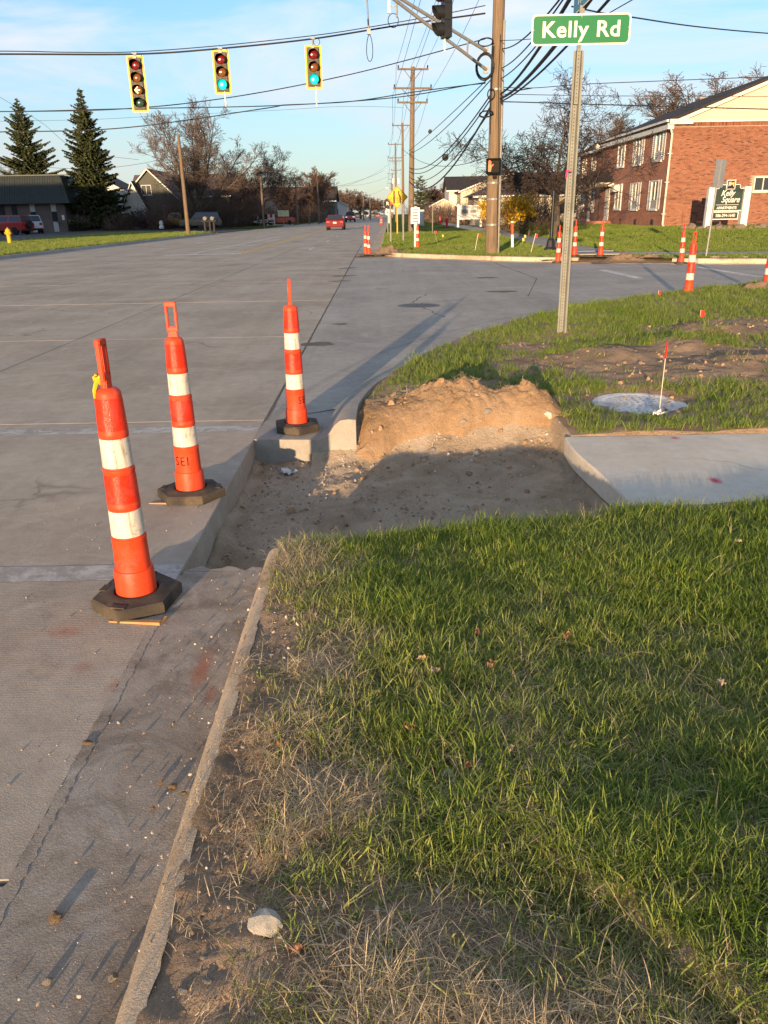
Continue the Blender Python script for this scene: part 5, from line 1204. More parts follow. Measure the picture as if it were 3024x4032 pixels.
crossc([(1075, 203, UP.y), (1300, 207, 29), (1659, 208, 27), (1900, 209, 26)], .010, 'thin wire passing in front of the gable siding')
crossc([(1235, 14, 13), (1300, 28, 14), (1370, 38, 15), (1500, 57, 17), (1659, 72, 19), (1900, 88, 22)], .012, 'single twisted wire from behind the sign to the upper right')
crossc([(1075, 88, UP.y), (1150, 84, 25), (1240, 70, 20), (1330, 20, 17), (1400, -20, 16)], .010, 'thin wire from the pole up past the right of the sign')
crossc([(0, 210, 60), (90, 265, 62), (170, 325, 64), (300, 345, 66)], .012, 'thin service wire slanting down to the spruce'); crossc([(0, 262, 62), (200, 258, 63), (350, 250, 64), (600, 238, 64.5), (740, 230, 65), (870, 232, 65)], .010, 'faint far wire crossing towards the second pole')
for k, (a, b, s, lab) in enumerate((((395, 370, 74), (830, 368, 120), 2.0, 'far wire crossing the road between old poles, upper'), ((395, 380, 74), (845, 350, 178), 3.2, 'far wire crossing the road above the trees'), ((640, 385, 120), (845, 378, 178), 1.5, 'far wire crossing the road, low'), ((660, 420, 150), (850, 395, 235), 2.2, 'lowest far wire over the road'), ((90, 360, 74), (400, 330, 74), .6, 'service wire between spruce and left pole'), ((1075, 330, 33), (870, 322, 65), .8, 'thin far wire behind the utility pole'))):
    cable(at(*a), at(*b), s, .014, lab)
# rods hanging at the top of the view
q = at(791, 0, 28.9); t = empty('detector_rod', q, 'thin steel rod hanging at the top with a loop of cable', 'detector'); zb = at(796, 62, 28.9).z - q.z
MB().tube([(0, 0, .6), (.06, 0, zb)], .028, 8).build('rod', MT['metal_grey'], t, 40); MB().box((.06, 0, zb - .08), (.12, .10, .16)).build('clamp', MT['metal_grey'], t)
MB().tube([(.08 + .10 * math.sin(a) * (1 - .2 * math.cos(a)), 0, zb - .55 + .38 * math.cos(a)) for a in [k * PI / 12 for k in range(25)]], .012, 5, cap=False).build('cable_loop', MT['black_rubber'], t, 60)
q = at(857, 0, 29.2); t = empty('detector_rod', q, 'small antenna box on a short rod near the bracket end', 'detector'); zb = at(857, 38, 29.2).z - q.z
MB().tube([(0, 0, .5), (0, 0, zb)], .03, 8).build('rod', MT['metal_grey'], t, 40); MB().box((-.26, 0, zb + .35), (.09, .09, .45)).build('antenna_box', MT['white_paint'], t); MB().box((-.13, 0, zb + .32), (.2, .03, .03)).build('arm', MT['metal_grey'], t)
MB().tube([(-.12 + .17 * math.cos(a), 0, zb - .08 + .2 * math.sin(a)) for a in [k * PI / 10 for k in range(21)]], .013, 5, cap=False).build('cable_loop', MT['black_rubber'], t, 60)
# old poles on the left
lb = gp(407, 507, .13); lt = at(385, 290, lb.y)
pole_thing(lb, (lt - lb).length, .17, .11, 'plain leaning wooden pole on the left grass strip', (), 'old poles on the left side', lean=math.atan2(lt.x - lb.x, lt.z - lb.z))
for x, yb, yt, Y, lab in ((570, 488, 380, 100, 'thin old pole before the leafless tree left of the road'), (518, 486, 385, 112, 'slim dark pole between bare trees at left'), (643, 480, 392, 130, 'old pole right of the yellow roadside sign'), (689, 478, 365, 140, 'old pole with a pale box left of the tall bare tree'), (668, 478, 440, 135, 'short pole stub left of the tall bare tree'), (786, 478, 415, 190, 'far pole left of road, nearer of three'), (800, 478, 420, 200, 'far pole left of road, middle of three'), (757, 478, 425, 170, 'far pole behind the oncoming car')):
    bse = at(x, yb, Y); bse.z = .14; tp = at(x - 3, yt, Y); pole_thing(bse, tp.z - .14, .15, .10, lab, (), 'old poles on the left side', 'wood_old', 0, 6)

# ------------------------------------------------------------------ trees
def grow(mb_trunk, mb_twig, pos, d, length, r, level, r_, P):
    n = P['seg'][level]; pts = [pos.copy()]; rads = [r]; p = pos.copy(); d = d.normalized()
    for k in range(n):
        jit = P['jit'][level]; d = (d + Vector((r_.gauss(0, jit), r_.gauss(0, jit), r_.gauss(0, jit))) + Vector((0, 0, P['up'][level]))).normalized()
        p = p + d * (length / n); pts.append(p.copy()); rads.append(max(r * (1 - (k + 1) / n * P['tap'][level]), P['rmin']))
    sides = P['sides'][level]; (mb_trunk if level < P['split'] else mb_twig).tube(pts, rads, sides, cap=False)
    if level + 1 >= len(P['seg']): return
    nb = P['num'][level]
    for i in range(nb):
        f = P['start'][level] + (1 - P['start'][level]) * (i + r_.random()) / nb; f = min(f, .999)
        ii = f * n; a = int(ii); q = pts[a].lerp(pts[a + 1], ii - a); t = (pts[a + 1] - pts[a]).normalized(); rr = rads[a] + (rads[a + 1] - rads[a]) * (ii - a)
        side = t.cross(Vector((r_.gauss(0, 1), r_.gauss(0, 1), r_.gauss(0, 1)))).normalized()
        ang = rad(r_.uniform(*P['ang'][level])); nd = t * math.cos(ang) + side * math.sin(ang)
        ln = length * r_.uniform(*P['len'][level]) * (1 - P['fall'][level] * (f - P['start'][level]))
        grow(mb_trunk, mb_twig, q, nd, ln, rr * P['rr'][level], level + 1, r_, P)
TREE = dict(
  maple=dict(seg=[6, 7, 6, 4, 3], jit=[.05, .12, .15, .18, .2], up=[.05, .07, .06, .04, .02], tap=[.6, .75, .8, .85, .8], sides=[9, 6, 4, 3, 3], num=[10, 10, 9, 6], start=[.22, .25, .2, .15], ang=[(18, 52), (22, 48), (25, 55), (25, 60)], len=[(.62, .92), (.40, .62), (.40, .62), (.35, .6)], fall=[.25, .4, .4, .4], rr=[.50, .50, .5, .6], split=2),
  vase=dict(seg=[5, 6, 5, 4, 3], jit=[.04, .08, .12, .16, .2], up=[.05, .09, .08, .05, .03], tap=[.5, .75, .8, .85, .8], sides=[8, 5, 4, 3, 3], num=[11, 10, 8, 6], start=[.2, .2, .2, .15], ang=[(14, 34), (18, 38), (20, 45), (25, 50)], len=[(.8, 1.1), (.38, .6), (.40, .6), (.35, .6)], fall=[.3, .4, .4, .4], rr=[.5, .5, .5, .6], split=2),
  round=dict(seg=[4, 6, 5, 4, 3], jit=[.05, .16, .2, .22, .25], up=[.03, .02, .02, .02, .02], tap=[.4, .75, .8, .85, .8], sides=[8, 6, 4, 3, 3], num=[10, 11, 9, 6], start=[.42, .2, .15, .1], ang=[(35, 72), (25, 60), (30, 65), (30, 70)], len=[(.95, 1.35), (.40, .62), (.42, .65), (.4, .65)], fall=[.2, .35, .4, .4], rr=[.5, .5, .5, .6], split=2),
  crab=dict(seg=[4, 7, 6, 5, 4], jit=[.08, .2, .26, .3, .34], up=[.02, .03, -.01, -.03, -.02], tap=[.35, .75, .8, .85, .8], sides=[9, 6, 4, 3, 3], num=[10, 11, 9, 6], start=[.42, .15, .12, .1], ang=[(35, 80), (30, 70), (30, 75), (30, 80)], len=[(1.3, 1.9), (.38, .6), (.42, .65), (.4, .7)], fall=[.2, .35, .4, .4], rr=[.55, .5, .5, .55], split=2))
TREE['fan'] = dict(seg=[3, 8, 6, 4, 3], jit=[.04, .055, .13, .17, .2], up=[.02, .035, .05, .04, .03], tap=[.25, .8, .85, .85, .8], sides=[9, 6, 4, 3, 3], num=[11, 15, 9, 6], start=[.35, .16, .15, .12], ang=[(6, 50), (16, 46), (22, 52), (25, 58)], len=[(2.6, 3.5), (.20, .40), (.42, .66), (.38, .62)], fall=[.0, .35, .4, .4], rr=[.55, .42, .5, .6], split=2)
def bare_tree(base, h, kind, seed, label, twig='twig', rmin=.012, tr=None, thin=1.0, group='bare trees', spread=1.0, trunk_f=.52, width=None):
    P = dict(TREE[kind]); P['rmin'] = rmin
    if thin != 1.0: P['num'] = [max(3, int(round(q * thin))) for q in P['num']]
    r_ = random.Random(seed); mt, mw = MB(), MB(); tr = tr or h * .022
    grow(mt, mw, Vector((0, 0, -.1)), Vector((r_.uniform(-.04, .04), r_.uniform(-.04, .04), 1)), 1.0 * trunk_f * 10, tr * 10 / h, 0, r_, P)
    zmax = max(v[2] for v in mw.v); s = h / zmax
    if width: xs__ = sorted(v[0] for v in mw.v); ys__ = sorted(v[1] for v in mw.v); n_ = len(xs__); spread = width / (.5 * (xs__[int(n_ * .98)] - xs__[int(n_ * .02)] + ys__[int(n_ * .98)] - ys__[int(n_ * .02)]) * s)
    t = empty('bare_tree', base, label, 'tree', group); t.rotation_euler = (0, 0, r_.uniform(0, 6))
    for name, mb, m in (('trunk', mt, 'bark'), ('crown', mw, twig)):
        me = mb.mesh(name, MT[m], None); me.polygons.foreach_set('use_smooth', [True] * len(me.polygons)); me.transform(Matrix.Diagonal((s * spread, s * spread, s, 1))); link(name, me, t)
    return t
def recopy(t, loc, rz, s, label, group=None):
    c = copy_tree(t); c.location = loc; c.rotation_euler = (0, 0, rz); c.scale = (s[0], s[0], s[1]) if hasattr(s, '__len__') else (s, s, s); c['label'] = label
    if group: c['group'] = group
    return c
def spot(x, ybase, Y, z=.14):
    p = at(x, ybase, Y); p.z = z; return p
def hgt(x, ytop, Y, z=.14): return at(x, ytop, Y).z - z
T1 = bare_tree(spot(436, 490, 99), hgt(430, 205, 99), 'fan', 7, 'tall wide leafless tree behind the leaning left pole', 'twig', .015, .40, trunk_f=.30, width=14.5)
T2 = bare_tree(spot(570, 486, 112), hgt(580, 308, 112), 'round', 9, 'round leafless tree left of the road with thin pole in front', 'twig_dark', .019, .24, width=9.0)
T3 = bare_tree(spot(692, 478, 150), hgt(690, 358, 150), 'vase', 21, 'narrow upright leafless tree left of the red sedan', 'twig_red', .022, .3, width=6.0)
T4 = bare_tree(spot(1203, 486, 41, .4), hgt(1160, 155, 41, .4), 'crab', 33, 'tangled leafless tree in front of the apartment house', 'twig_dark', .0125, .19, trunk_f=.40, width=7.4)
T5 = bare_tree(spot(760, 476, 230), hgt(745, 405, 230), 'round', 41, 'far rounded bare tree beyond the oncoming car', 'twig_red', .034, .3, width=10)
recopy(T5, spot(780, 476, 250), 2.0, (.9, .85), 'far bare tree right beside the rounded far one'); recopy(T5, spot(800, 476, 300), 4.0, (1.0, .85), 'farthest bare tree mass at the road end'); recopy(T3, spot(727, 476, 200), 1.0, (.8, .72), 'small bare tree right of the narrow upright tree')
recopy(T3, spot(525, 486, 130), 2.2, (.95, .82), 'reddish bare tree behind the tall wide one at right'); recopy(T2, spot(487, 486, 135), 1.2, (1.0, .85), 'shaded bare tree between tall wide tree and round tree'); recopy(T3, spot(622, 480, 145), 4.2, (.75, .70), 'low bare tree behind the yellow roadside sign'); recopy(T5, spot(655, 480, 160), 3.1, (.8, .75), 'low brushy bare tree left of the narrow upright tree')
recopy(T1, spot(5, 486, 135), 2.6, (.95, .8), 'bare tree behind the mansard building at the left edge'); recopy(T3, spot(20, 486, 150), .6, (1.4, 1.0), 'faint bare tree behind the spruce at far left'); recopy(T1, spot(145, 486, 140), .3, (.45, .45), 'small bare tree peeking between the two spruces')
# right hand side
R1 = bare_tree(spot(1440, 480, 78, .4), hgt(1440, 150, 78, .4), 'maple', 51, 'bare tree crown rising behind the apartment roof, middle', 'twig', .011, .32, width=10.5)
recopy(R1, spot(1540, 480, 85), 2.4, (1.0, 1.03), 'bare tree crown behind the gable, right'); recopy(R1, spot(1340, 480, 90), 4.1, (.9, .88), 'bare tree crown behind the apartment roof, left'); recopy(R1, spot(1672, 480, 60), 1.1, (.62, 1.0), 'bare tree at the right edge above the gable')
recopy(T3, spot(935, 474, 165), 1.9, (.75, .68), 'bare tree right of the small dark conifer'); recopy(T5, spot(960, 474, 170), 5.0, (.9, .9), 'reddish bare tree behind the small shed'); recopy(T3, spot(985, 474, 150), 3.9, (.7, .62), 'bare tree behind the white sign board'); recopy(T5, spot(1040, 474, 160), .4, (1.0, 1.0), 'bare tree behind the cream gabled house')
W1 = bare_tree(spot(1003, 476, 80, .2), hgt(1003, 405, 80, .2), 'crab', 61, 'small weeping bare tree before the cream house', 'twig_red', .012, .1, spread=.9, thin=.8)
# bare thickets
def shrub(base, w, h, mat, label, seed, n=220, cat='shrub', group='shrubs', rmin=.008, up=.5):
    r_ = random.Random(seed); mb = MB()
    for i in range(n):
        a = r_.uniform(0, 2 * PI); q = r_.random() ** .5; x, y = w * .25 * q * math.cos(a), w * .25 * q * math.sin(a)
        d = Vector((math.cos(a) * q * r_.uniform(.4, 1.5), math.sin(a) * q * r_.uniform(.4, 1.5), r_.uniform(up, 1.4))); pts = [Vector((x, y, 0))]
        L = h * r_.uniform(.55, 1.0)
        for k in range(3): d = d + Vector((r_.gauss(0, .25), r_.gauss(0, .25), r_.gauss(-.05, .2))); d.normalize(); pts.append(pts[-1] + d * L / 3)
        mb.tube(pts, [rmin * 1.6, rmin * 1.3, rmin, rmin * .7], 3, cap=False)
        for j in range(3):
            q_ = pts[1 + j % 2].lerp(pts[2 + j % 2], r_.random()); dd = (d + Vector((r_.gauss(0, .7), r_.gauss(0, .7), r_.gauss(.1, .4)))).normalized(); mb.tube([q_, q_ + dd * L * .25, q_ + dd * L * .4 + Vector((0, 0, .05))], [rmin, rmin * .8, rmin * .5], 3, cap=False)
    t = empty('shrub', base, label, cat, group); mb.build('stems', MT[mat], t); return t
def leafball(mb, c, rx, ry, rz_, n, s, r_, hollow=.55, mi=0):
    for i in range(n):
        d = Vector((r_.gauss(0, 1), r_.gauss(0, 1), r_.gauss(0, 1))).normalized(); k = hollow + (1 - hollow) * r_.random() ** .6
        p = Vector((c[0] + d.x * rx * k, c[1] + d.y * ry * k, c[2] + d.z * rz_ * k)); u_ = Vector((r_.gauss(0, 1), r_.gauss(0, 1), r_.gauss(0, 1))).normalized(); v_ = u_.cross(d + Vector((r_.gauss(0, .6), r_.gauss(0, .6), r_.gauss(0, .6)))).normalized(); ss = s * r_.uniform(.6, 1.4)
        mb.add([p - u_ * ss, p + v_ * ss * .45, p + u_ * ss, p - v_ * ss * .45], [(0, 1, 2, 3)], mi)
def leaf_mat(name, a, b_, c, tr=.25):
    m, n, l, b = new_mat(name); g_ = n.new('ShaderNodeNewGeometry'); col = ramp(n, l, g_.outputs['Random Per Island'], [(0, a), (.5, b_), (1, c)])
    t_ = n.new('ShaderNodeBsdfTranslucent'); ms = n.new('ShaderNodeMixShader'); ms.inputs[0].default_value = tr; l.new(col, b.inputs['Base Color']); l.new(col, t_.inputs['Color']); b.inputs['Roughness'].default_value = .75; b.inputs['Specular IOR Level'].default_value = .15
    o = [q for q in n if q.type == 'OUTPUT_MATERIAL'][0]; l.new(b.outputs[0], ms.inputs[1]); l.new(t_.outputs[0], ms.inputs[2]); l.new(ms.outputs[0], o.inputs['Surface']); return m
MT['needles'] = leaf_mat('spruce_needles', (.032, .044, .02), (.06, .074, .03), (.10, .108, .044), .1)
MT['boxleaf'] = leaf_mat('clipped_hedge_leaves', (.025, .038, .012), (.045, .058, .018), (.075, .08, .03)); MT['forsythia'] = leaf_mat('yellow_blossom', (.50, .29, .015), (.66, .42, .02), (.74, .50, .04))
def spruce(base, h, w, seed, label, dens=1.0, sparse=0.0):
    r_ = random.Random(seed); tr, fo, lb_ = MB(), MB(), MB()
    tr.tube([(r_.gauss(0, .03), r_.gauss(0, .03), h * k / 8 - .1) for k in range(9)], [h * .016 * (1 - k / 8.3) + .015 for k in range(9)], 7)
    nl = int(h * 2.7)
    for i in range(nl):
        f = (i + .3 * r_.random()) / nl; z = h * (.06 + .93 * f); R = w / 2 * max(0.0, 1 - f) ** .85 * (.58 + .62 * r_.random()) + .08
        nb = max(4, int((9 - 4 * f) * dens)); a0 = r_.uniform(0, 6)
        for b in range(nb):
            if r_.random() < sparse: continue
            a = a0 + b * 2 * PI / nb + r_.gauss(0, .15); L = R * r_.uniform(.5, 1.2); dz0 = .28 - .75 * (1 - f); d = Vector((math.cos(a), math.sin(a), 0)); pts = []; zj = z + r_.gauss(0, .16)
            for k in range(6):
                s = k / 5; pts.append(Vector((0, 0, zj)) + d * L * s + Vector((0, 0, L * (dz0 * .55 * s + .26 * s * s))))
            lb_.tube([pts[0], pts[2], pts[5]], [.03 + .012 * L, .02 + .006 * L, .008], 3, cap=False)
            nn = max(5, int(L * 13 * dens))
            for j in range(nn):
                s = .12 + .9 * (j + r_.random()) / nn; ii = min(s * 5, 4.999); k = int(ii); p = pts[k].lerp(pts[k + 1], ii - k); t = (pts[k + 1] - pts[k]).normalized(); sd_ = t.cross(Vector((0, 0, 1))).normalized()
                wd = (.10 + .22 * L * max(0.0, 1 - s) ** .8 * .5 + .10) * r_.uniform(.6, 1.3)
                for sg_ in (-1, 1):
                    e = p + sd_ * sg_ * wd * r_.uniform(.6, 1.2) + t * wd * r_.uniform(.3, .9) + Vector((0, 0, -wd * r_.uniform(.15, .9))); c = Vector((r_.gauss(0, 1), r_.gauss(0, 1), r_.gauss(0, 1))).normalized() * .085 * (1 + .25 * L)
                    fo.add([p + c * .7, p - c * .7, e - c * .5, e + c * .5], [(0, 1, 2, 3)]) 
    for k in range(14): 
        z = h * (.94 + .06 * k / 14); c = Vector((r_.gauss(0, 1), r_.gauss(0, 1), .4)).normalized() * .22 * (1.15 - k / 14); fo.add([(0, 0, z), (c.x * .3, c.y * .3, z + .08), (c.x, c.y, z + .16), (c.x * .4, c.y * .4, z - .03)], [(0, 1, 2, 3)])
    t = empty('spruce_tree', base, label, 'tree', 'conifers'); tr.build('trunk', MT['bark'], t, 60); lb_.build('limbs', MT['bark'], t); fo.build('crown', MT['needles'], t); return t
spruce(spot(212, 486, 104), hgt(198, 188, 104), 9.4, 71, 'tall dark spruce standing full height right of the mansard building', 1.45)
spruce(spot(82, 486, 128), hgt(55, 210, 128), 13.0, 72, 'spruce rising behind the dark mansard roof', 1.35, .1)
spruce(spot(908, 474, 150), hgt(908, 378, 150), 8.0, 73, 'small dark conifer right of the second pole', .8)
spruce(spot(545, 486, 118), 3.2, 4.6, 74, 'low dark evergreen by the white fence left of the road', .9)
for x, y, Y, w, h, m, lab, n in ((165, 487, 101.5, 4.5, 2.0, 'twig', 'grey bare shrub right of the mansard wall', 140), (260, 487, 102, 6, 2.2, 'twig_red', 'brown bare shrub below the spruce', 160), (318, 486, 103, 3.2, 2.7, 'twig_dark', 'dark rounded shrub in front of the green house', 240), (352, 487, 102, 4.5, 1.6, 'twig_red', 'reddish low shrub beside the white garden ornament', 160), (405, 486, 104, 8, 6, 'twig_red', 'tall reddish thicket in front of the houses', 320), (500, 484, 108, 8, 5.5, 'twig_red', 'tall reddish thicket right of the tall wide tree', 300), (480, 484, 106, 5, 3.2, 'twig', 'brushy thicket at the foot of the tall wide tree', 200),
                             (600, 482, 135, 9, 4, 'twig_dark', 'dark brush behind the red roadside car', 200), (655, 480, 150, 9, 4.5, 'twig_red', 'brush behind the old pole with pale box', 200), (1152, 478, 52, 3.6, 2.6, 'twig_red', 'brown bare shrub right of the yellow forsythia', 320), (960, 474, 100, 6, 2.4, 'twig_red', 'brown hedge of bare twigs by the small shed', 240), (1012, 474, 84, 4, 1.9, 'twig_red', 'bare brown bush behind the white board', 160), (925, 474, 110, 8, 2.6, 'twig_dark', 'dark bare hedge left of the small shed', 240)):
    shrub(spot(x, y, Y, .2 if x < 900 else .35), w, h, m, lab, int(x), n, rmin=.014 if Y > 80 else .009)
# forsythia
r_ = random.Random(77); fb = spot(1098, 482, 50, .38); t = shrub(fb, 3.6, 2.5, 'twig_red', 'bright yellow forsythia bush behind the utility pole', 78, 70, 'bush', 'shrubs'); fm_ = MB()
for k in range(30): leafball(fm_, (r_.uniform(-1.5, 1.4), r_.uniform(-1.0, .7), r_.uniform(.7, 2.0)), .5, .5, .42, 110, .10, r_, .2)
fm_.build('blossom', MT['forsythia'], t)
t = shrub(spot(1058, 484, 49, .36), 1.3, 1.6, 'twig_red', 'small yellow flowering shrub left of the utility pole', 79, 30); fm_ = MB()
for k in range(5): leafball(fm_, (r_.uniform(-.35, .35), r_.uniform(-.3, .3), r_.uniform(.7, 1.3)), .35, .35, .3, 70, .08, r_, .2)
fm_.build('blossom', MT['forsythia'], t)
# clipped hedges
for x, y, Y, w, d, h, lab in ((1142, 501, 44, 1.15, 1.2, .85, 'clipped rounded hedge bush, nearest the forsythia'), (1162, 502, 42.5, 1.0, 1.0, .75, 'clipped hedge bush in front of the others'), (1187, 500, 44, 1.2, 1.1, .85, 'clipped hedge bush behind the black push button pole'), (1122, 499, 45.5, 1.0, 1.1, .8, 'clipped hedge bush at the left end of the row'), (1212, 499, 45, 1.1, 1.1, .7, 'clipped hedge bush at the right end by the tree')):
    b = spot(x, y, Y, 0); b.z = float(Hr(b.x, b.y)) - .02; mb = MB()
    rr_ = random.Random(int(x))
    for k in range(26): leafball(mb, (rr_.uniform(-.36, .36) * w, rr_.uniform(-.36, .36) * d, rr_.uniform(.18, .84) * h), .2, .2, .16, 46, .028, rr_, .35)
    t = empty('hedge_bush', b, lab, 'hedge', 'clipped hedge bushes'); mb.build('foliage', MT['boxleaf'], t); MB().tube([(0, 0, 0), (.05, 0, h * .5)], .05, 5).build('stem', MT['bark'], t)
    for q in range(5): MB()
# ------------------------------------------------------------------ buildings
def brick_tex(name, c1, c2, mortar, scale=1.0):
    m, n, l, b = new_mat(name); v = objvec(n)
    sx = n.new('ShaderNodeSeparateXYZ'); l.new(v, sx.inputs[0]); cx = n.new('ShaderNodeCombineXYZ'); l.new(math_node(n, l, 'ADD', sx.outputs[0], sx.outputs[1]), cx.inputs[0]); l.new(sx.outputs[2], cx.inputs[1])
    br = n.new('ShaderNodeTexBrick'); br.inputs['Scale'].default_value = 1.0; br.inputs['Brick Width'].default_value = .213 * scale; br.inputs['Row Height'].default_value = .0675 * scale; br.inputs['Mortar Size'].default_value = .0055 * scale
    br.inputs['Color1'].default_value = c4(c1); br.inputs['Color2'].default_value = c4(c2); br.inputs['Mortar'].default_value = c4(mortar); br.inputs['Bias'].default_value = -.25; l.new(cx.outputs[0], br.inputs['Vector'])
    col = mixc(n, l, .5, br.outputs['Color'], ramp(n, l, noise_node(n, l, v, 1.2, 6), [(.3, .36), (.7, .64)]), 'OVERLAY'); l.new(col, b.inputs['Base Color']); b.inputs['Roughness'].default_value = .9
    bump_to(n, l, b, br.outputs['Fac'], -.6, .006); return m
MT['brick_front'] = brick_tex('red_brick_front', (.40, .14, .072), (.25, .085, .05), (.34, .26, .19))
MT['brick_brown'] = brick_tex('brown_brick', (.125, .085, .072), (.095, .064, .056), (.16, .14, .125)); MT['brick_red_far'] = brick_tex('dark_red_brick', (.13, .05, .04), (.10, .04, .032), (.14, .10, .085))
def brick_single():
    m, n, l, b = new_mat('red_brick'); g_ = n.new('ShaderNodeNewGeometry'); oi = n.new('ShaderNodeObjectInfo')
    r1 = math_node(n, l, 'FRACT', math_node(n, l, 'ADD', g_.outputs['Random Per Island'], oi.outputs['Random']))
    col = ramp(n, l, r1, [(0, (.22, .078, .044)), (.45, (.265, .098, .054)), (.80, (.30, .122, .07)), (.90, (.18, .062, .038)), (1, (.11, .042, .03))])
    col = mixc(n, l, .45, col, ramp(n, l, noise_node(n, l, g_.outputs['Position'], 14, 4), [(.3, .38), (.7, .62)]), 'OVERLAY'); l.new(col, b.inputs['Base Color']); b.inputs['Roughness'].default_value = .9; return m
MT['brick'] = brick_single(); MT['mortar'] = M('pale_mortar', (.42, .32, .235), (.35, .265, .195), 5, .95, .3, 60, .004)
def window(parent, c, w, h, ax, fr='white_paint', sill=.0, shutters=0.0, panel=0.0, mull=1, gm='window_glass'):
    """c: centre on the wall face; ax: 'y' = faces -Y, 'x' = faces -X"""
    def bx(mb, u, dz, dep, su, sz, sd_):      # u along the wall, dep outward
        if ax == 'y': mb.box((c[0] + u, c[1] - dep, c[2] + dz), (su, sd_, sz))
        else: mb.box((c[0] - dep, c[1] + u, c[2] + dz), (sd_, su, sz))
        return mb
    f = MB(); T_ = .065
    for u, dz, su, sz in ((-w / 2 + T_ / 2, 0, T_, h), (w / 2 - T_ / 2, 0, T_, h), (0, h / 2 - T_ / 2, w - 2 * T_, T_), (0, -h / 2 + T_ / 2, w - 2 * T_, T_)): bx(f, u, dz, .0, su, sz, .14)
    for k in range(mull): bx(f, -w / 2 + w * (k + 1) / (mull + 1), panel / 2, .0, .05, h - 2 * T_ - panel, .09)
    if panel: bx(f, 0, -h / 2 + panel, .0, w - 2 * T_, .05, .10)
    o = f.build('window', MT[fr], parent); bx(MB(), 0, panel / 2, -.02, w - 2 * T_, h - 2 * T_ - panel, .03).build('pane', MT[gm], o)
    if panel: bx(MB(), 0, -h / 2 + panel / 2 + T_ / 2, .0, w - 2 * T_, panel - T_, .04).build('lower_panel', MT['panel_grey'], o)
    bx(MB(), 0, -h / 2 - .035, .02, w + .1, .07, .16).build('sill', MT[fr], o)
    if shutters:
        for s in (-1, 1):
            m = MB(); bx(m, s * (w / 2 + shutters / 2 + .02), 0, .035, shutters, h, .02)
            for s2 in (-1, 1): bx(m, s * (w / 2 + shutters / 2 + .02) + s2 * (shutters / 2 - .02), 0, .055, .04, h, .022)
            for k in range(14): bx(m, s * (w / 2 + shutters / 2 + .02), -h / 2 + .1 + (h - .2) * k / 13, .054, shutters - .08, .035, .018)
            m.build('shutter', MT['shutter'], o)
    return o
MT['panel_grey'] = M('grey_window_panel', (.42, .41, .39), (.36, .35, .34), 3, .6); MT['shutter'] = M('off_white_shutter', (.60, .58, .54), (.52, .50, .47), 3, .6)
MT['siding'] = M('cream_siding', (.66, .57, .40), (.62, .53, .37), .7, .7)
# the brick apartment house
BX, BY, BZ0, BZ1 = 16.6, 48.0, .35, 5.98
apt = empty('apartment_building', (BX, BY, 0), 'red brick apartment house with cream gable and white shutters', 'apartment building'); A = Vector((BX, BY, 0))
GW, FL = 12.4, 14.2     # gable width, length of the front wing
MB().box((GW / 2 + .006, FL / 2 + .02, (BZ0 + BZ1) / 2 - .2), (GW - .012, FL, BZ1 - BZ0 + .4)).build('wall', MT['mortar'], apt)
fw = MB(); fw.box((-.004, FL / 2, (BZ0 + BZ1) / 2 - .2), (.02, FL - .02, BZ1 - BZ0 + .4)); fw.build('front_wall', MT['brick_front'], apt)
# every brick of the gable end
bw, bh, J = .203, .0572, .0102; big, rest = [], MB(); rr_ = random.Random(3); nC = int((BZ1 - BZ0) / (bh + J))
holes = [(21.6 - BX, 22.7 - BX, 2.30, 3.15)]
c0 = (1.86, 1.0)
for c_ in range(nC):
    z = BZ0 + (c_ + .5) * (bh + J); soldier = c_ >= nC - 3
    if soldier: continue
    u = -(bw + J) / 2 * (c_ % 2)
    while u < GW:
        a, b = max(u, 0), min(u + bw, GW)
        if b - a > .03 and not any(a < h1 + .02 and b > h0 - .02 and h2 - .03 < z < h3 + .03 for h0, h1, h2, h3 in holes):
            if abs(a - u) < 1e-6 and abs(b - u - bw) < 1e-6 and 1.0 < a < 4.9 and 1.55 < z < 3.0 and len(big) < 300: big.append(((a + b) / 2, z))
            else:
                y = -.010 + rr_.uniform(-.003, .002); x0, x1, z0, z1 = a, b, z - bh / 2, z + bh / 2
                rest.add([(x0, y, z0), (x1, y, z0), (x1, y, z1), (x0, y, z1), (x0, .004, z0), (x1, .004, z0), (x1, .004, z1), (x0, .004, z1)], [(0, 1, 2, 3), (1, 5, 6, 2), (0, 3, 7, 4), (3, 2, 6, 7), (0, 4, 5, 1)])
        u += bw + J
zs = BZ1 - .1
u = 0.0
while u < GW - bh:
    rest.box((u + bh / 2, -.002, zs), (bh, .02, .195)); u += bh + J
bo = rest.build('brick', MT['brick'], apt); tag(bo, kind='stuff')
bm1 = MB().box((0, 0, 0), (bw, .014, bh)).mesh('brick', MT['brick'])
for x, z in big: link('brick', bm1, apt, (x, -.004 + rr_.uniform(-.003, .002), z))
# cream siding of the gable, board by board
RX, RZ = GW / 2, BZ1 + .10 + GW / 2 * .385
nb = 13; z = BZ1 + .06
for k in range(nb):
    z0, z1 = z + k * .19, z + (k + 1) * .19
    hw = lambda q: max(.05, (RZ - q) / .385)
    if z0 > RZ - .05: break
    a0, a1 = min(hw(z0), RX), min(hw(min(z1, RZ - .02)), RX); z1 = min(z1, RZ - .02)
    MB().hexa([(RX - a0, -.035, z0), (RX + a0, -.035, z0), (RX + a0, .1, z0), (RX - a0, .1, z0), (RX - a1, -.012, z1), (RX + a1, -.012, z1), (RX + a1, .1, z1), (RX - a1, .1, z1)]).build('siding_board', MT['siding'], apt)
MB().box((RX, -.03, BZ1 + .03), (GW + .08, .08, .07)).build('gable_trim', MT['cream_paint'], apt)
